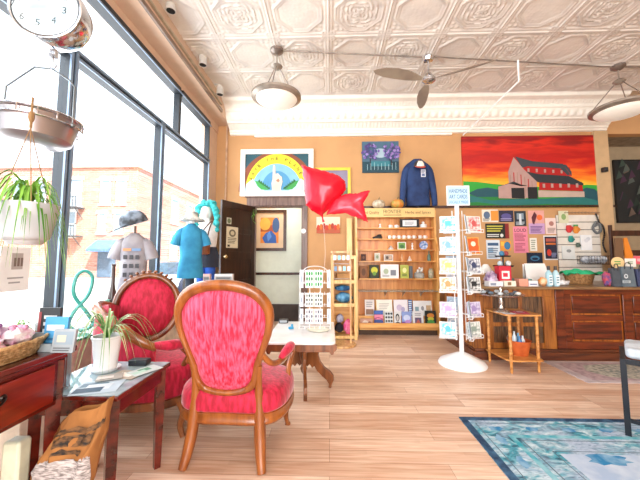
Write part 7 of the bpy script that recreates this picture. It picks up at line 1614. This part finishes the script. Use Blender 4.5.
# right end: tote bags with tags
def tote(label, px0, px1, py, Y, col, accent):
    x0 = on_c(px0, Y); x1 = on_c(px1, Y); z1 = at((px0 + px1) / 2, py, Y=Y).z; t = thing('gift_bag', label, 'bag', ((x0 + x1) / 2, Y, CZT))
    m = MB(); m.add([(x0, Y - 0.04, CZT), (x1, Y - 0.04, CZT), (x1, Y + 0.04, CZT), (x0, Y + 0.04, CZT), (x0 + 0.005, Y - 0.02, z1), (x1 - 0.005, Y - 0.02, z1), (x1 - 0.005, Y + 0.03, z1), (x0 + 0.005, Y + 0.03, z1)], [(0, 3, 2, 1), (0, 1, 5, 4), (1, 2, 6, 5), (2, 3, 7, 6), (3, 0, 4, 7)]); m.build('bag_body', M(col, rough=0.7, var=0.08), t, smooth=False)
    m = MB(); xm = (x0 + x1) / 2; w_ = (x1 - x0) * 0.22; m.tube(catmull([(xm - w_, Y - 0.026, z1 - 0.03), (xm - w_ * 0.8, Y - 0.03, z1 + 0.04), (xm + w_ * 0.8, Y - 0.03, z1 + 0.04), (xm + w_, Y - 0.026, z1 - 0.03)], 5), 0.005, 6); m.build('handle', P_(accent), t)
    return t
tote('dark grey gift bag on the counter, leftmost of the bags at right', 610.5, 619, 268, 4.02, '#4A5058', '#2A2C30')
tb = tote('blue grey gift bag with white ornament print on the counter', 620, 633, 266.5, 4.0, '#5E6A72', '#2A2C30')
x0, x1 = on_c(621.5, 3.95), on_c(631.5, 3.95); A = Art(x0, x1, CZT + 0.03, CZT + 0.17, 3.952); A.disc(0.5, 0.72, 0.2, 0.2, P_('#C8D0D4')); A.disc(0.5, 0.72, 0.11, 0.11, P_('#5E6A72')); A.rect(0.1, 0.9, 0.12, 0.35, P_('#AEB8BE')); A.lines(0.2, 0.8, 0.15, 0.32, 2, P_('#5E6A72')); A.mb.build('ornament_print', None, tb, smooth=False)
tote('deep blue gift bag on the counter, rightmost of the bags', 634.5, 646, 269, 4.02, '#3A4468', '#2A2C30')
def tagc(label, px0, px1, py0, py1, Y, base, acc, nm='round_label_card'):
    a, b, c, d = box_px(px0, px1, py0, py1, Y); A = Art(a, b, c, d, Y); A.mb.use(P_(base))
    A.mb.prism([((a + b) / 2 + (b - a) / 2 * math.cos(t_), (c + d) / 2 + (d - c) / 2 * math.sin(t_)) for t_ in [2 * math.pi * k / 20 for k in range(20)]] if nm == 'round_label_card' else [(a, c), (b, c), (b, d), (a, d)], (0, Y + 0.0, 0), UX, UZ, -0.004)
    A.lines(0.25, 0.75, 0.3, 0.7, 2, P_(acc)); return tag(A.mb.build(nm, None, smooth=False, origin=((a + b) / 2, Y, c)), label, 'card')
tagc('round peach and green label card above the grey gift bags', 611, 624.5, 257, 268.5, 4.03, '#E8C890', '#5A9A4A')
tagc('white green lettered card right of the round peach label', 625, 636, 258.5, 267, 4.05, '#E8E4DC', '#6A8A5A', 'label_card')
tagc('pink and red card at the right edge above the gift bags', 634, 646, 256, 264, 4.08, '#D85A6A', '#F0D8D8', 'label_card')
lump('ribbon_bundle', 'red and violet ribbon bundle on the counter left of the grey gift bags', 'bundle', (on_c(606.5, 4.05), 4.05, CZT + 0.085), 0.04, 0.04, 0.085, M('#C84A50', rough=0.6, alt='#4A4A8A', scale=22), 4, amp=0.6)
# easel-back chair with orange panel behind the bags
EZ = thing('wooden_chair', 'dark wooden high backed chair in the alcove behind the counter', 'chair', (4.95, 5.15, 0))
ex0, ex1, _, ez1 = box_px(611, 650, 225, 290, 5.15)
for x in (ex0 + 0.02, ex1 - 0.02): MB().box(x - 0.02, x + 0.02, 5.13, 5.17, 0, ez1).build('back_post', darkwood, EZ, smooth=False, bevel=0.004)
for zz in (ez1 - 0.18, ez1 - 0.5): MB().box(ex0 + 0.04, ex1 - 0.04, 5.135, 5.165, zz, zz + 0.09).build('back_rail', darkwood, EZ, smooth=False, bevel=0.004)
MB().box(ex0, ex1, 5.17, 5.42, 0.45, 0.49).build('seat', darkwood, EZ, smooth=False)
YB_ = 5.08
def leanp(label, pts, col, name, cat):
    m = MB(); P = [at(a, b, Y=YB_) for a, b in pts]; P2 = [p + Vector((0, 0.02, 0)) for p in P]; N = len(P)
    m.add(P + P2, [tuple(range(N)), tuple(range(N, 2 * N))[::-1]] + [(i, (i + 1) % N, N + (i + 1) % N, N + i) for i in range(N)]); tag(m.build(name, P_(col), smooth=False), label, cat)
leanp('brown board leaning behind the gift bags at the right edge', [(615, 238), (622.5, 238), (625, 281), (615, 281)], '#7A5A40', 'brown_board', 'board')
leanp('orange folder leaning right of the brown board behind the gift bags', [(624, 238), (627, 237.5), (633, 255), (632, 281), (627, 281)], '#E8892A', 'orange_folder', 'folder')

# ------------------------------------------------------------------ on the stand in front of the counter
SZ = 0.6335
cx_, cy_ = at(501, 300, Y=3.70).x, 3.70
CK = thing('cake_stand', 'silver footed cake stand of trinkets on the small wooden stand', 'cake stand', (cx_, cy_, SZ))
silver = M('#C8C4BE', rough=0.2, metal=0.9, var=0.05)
zpl = at(501, 295, Y=3.72).z
m = MB(); m.lathe([(0, SZ), (0.085, SZ), (0.08, SZ + 0.012), (0.03, SZ + 0.04), (0.015, SZ + 0.08), (0.025, SZ + 0.11), (0.012, zpl - 0.02), (0.03, zpl - 0.005), (0, zpl - 0.005)], (cx_, cy_, 0), 24); m.build('foot', silver, CK)
m = MB(); m.lathe([(0, zpl - 0.004), (0.22, zpl + 0.0), (0.235, zpl + 0.010), (0.24, zpl + 0.016), (0.22, zpl + 0.008), (0, zpl + 0.004)], (cx_, cy_, 0), 40, ripple=lambda a, z: 0.02 * math.cos(12 * a)); m.build('plate', silver, CK)
m = MB(); m.lathe([(0, zpl + 0.004), (0.02, zpl + 0.004), (0.012, zpl + 0.03), (0.02, zpl + 0.06), (0.01, zpl + 0.09), (0.03, zpl + 0.10), (0, zpl + 0.105)], (cx_, cy_, 0), 16); m.build('stem', silver, CK)
r = random.Random(6)
for k in range(9):
    a = 2 * math.pi * k / 9; q = 0.13 + 0.05 * r.random(); c_ = r.choice(['#5A6A78', '#C8D0D4', '#8A8E94', '#3A4048', '#E0DCD4', '#A8B4BC'])
    nmc = ('nearest ', 'front right ', 'right ', 'rear right ', 'rear ', 'rear left ', 'left ', 'front left ', 'innermost ')[(k + 2) % 9] + {'#5A6A78': 'slate blue', '#C8D0D4': 'pale grey', '#8A8E94': 'mid grey', '#3A4048': 'charcoal', '#E0DCD4': 'cream', '#A8B4BC': 'silver blue'}[c_]
    lump('trinket', '%s small trinket on the silver cake stand plate' % nmc, 'trinket', (cx_ + q * math.cos(a), cy_ + q * math.sin(a), zpl + 0.032), 0.028, 0.025, 0.019, M(c_, rough=0.4), k, group='trinkets on the silver cake stand', n=12)
flatpaper('pink_magazine', 'crimson and pink magazine lying on the small wooden stand', 'magazine', at(519, 313, Z=SZ).x + 0.03, 3.66, 0.17, 0.2, -0.3, SZ, '#B83A5A', ['#E07A98', '#8A2A48', '#E8C8D0'], seed=11)
flatpaper('white_leaflet', 'white leaflet half under the cake stand foot on the small wooden stand', 'leaflet', cx_ + 0.02, 3.585, 0.12, 0.08, 0.1, SZ, '#DCE0EA', ['#A8B0C4'], seed=12)
bx_, by_ = at(519, 345, Y=3.72).x, 3.72; bz_ = 0.1465
BU = thing('terracotta_bucket', 'orange brown bucket on the lower shelf of the small wooden stand', 'bucket', (bx_, by_, bz_))
zbt_ = at(519, 340, Y=3.72).z
m = MB(); m.lathe([(0, bz_), (0.085, bz_), (0.09, bz_ + 0.01), (0.12, zbt_), (0.126, zbt_ + 0.004), (0.118, zbt_ + 0.004), (0.085, bz_ + 0.014), (0, bz_ + 0.014)], (bx_, by_, 0), 30); m.build('bucket_body', M('#D0682E', rough=0.6, alt='#B8501E', scale=10), BU)
m = MB(); m.tube([(bx_ - 0.122, by_, zbt_ - 0.005), (bx_ - 0.135, by_, zbt_ + 0.03), (bx_ - 0.1, by_ + 0.03, zbt_ + 0.05)], 0.006, 6); m.build('handle', nick, BU)
for k, (dx, dy, hh, c_, nm) in enumerate(((-0.05, 0.0, 0.26, '#C8D4DA', 'pale grey'), (0.0, 0.01, 0.24, '#6AA8D0', 'sky blue'), (-0.02, -0.05, 0.22, '#3A78B0', 'deep blue'), (0.045, 0.0, 0.21, '#E4E8EA', 'white'))):
    x, y = bx_ + dx, by_ + dy
    m = MB(); m.lathe([(0, bz_ + 0.016), (0.022, bz_ + 0.016), (0.024, bz_ + hh * 0.75), (0.010, bz_ + hh * 0.88), (0.010, bz_ + hh), (0, bz_ + hh)], (x, y, 0), 14); tag(m.build('slim_tube', P_(c_, 0.3)), '%s slim tube standing in the orange brown bucket' % nm, 'bottle', 'tubes in the orange bucket')
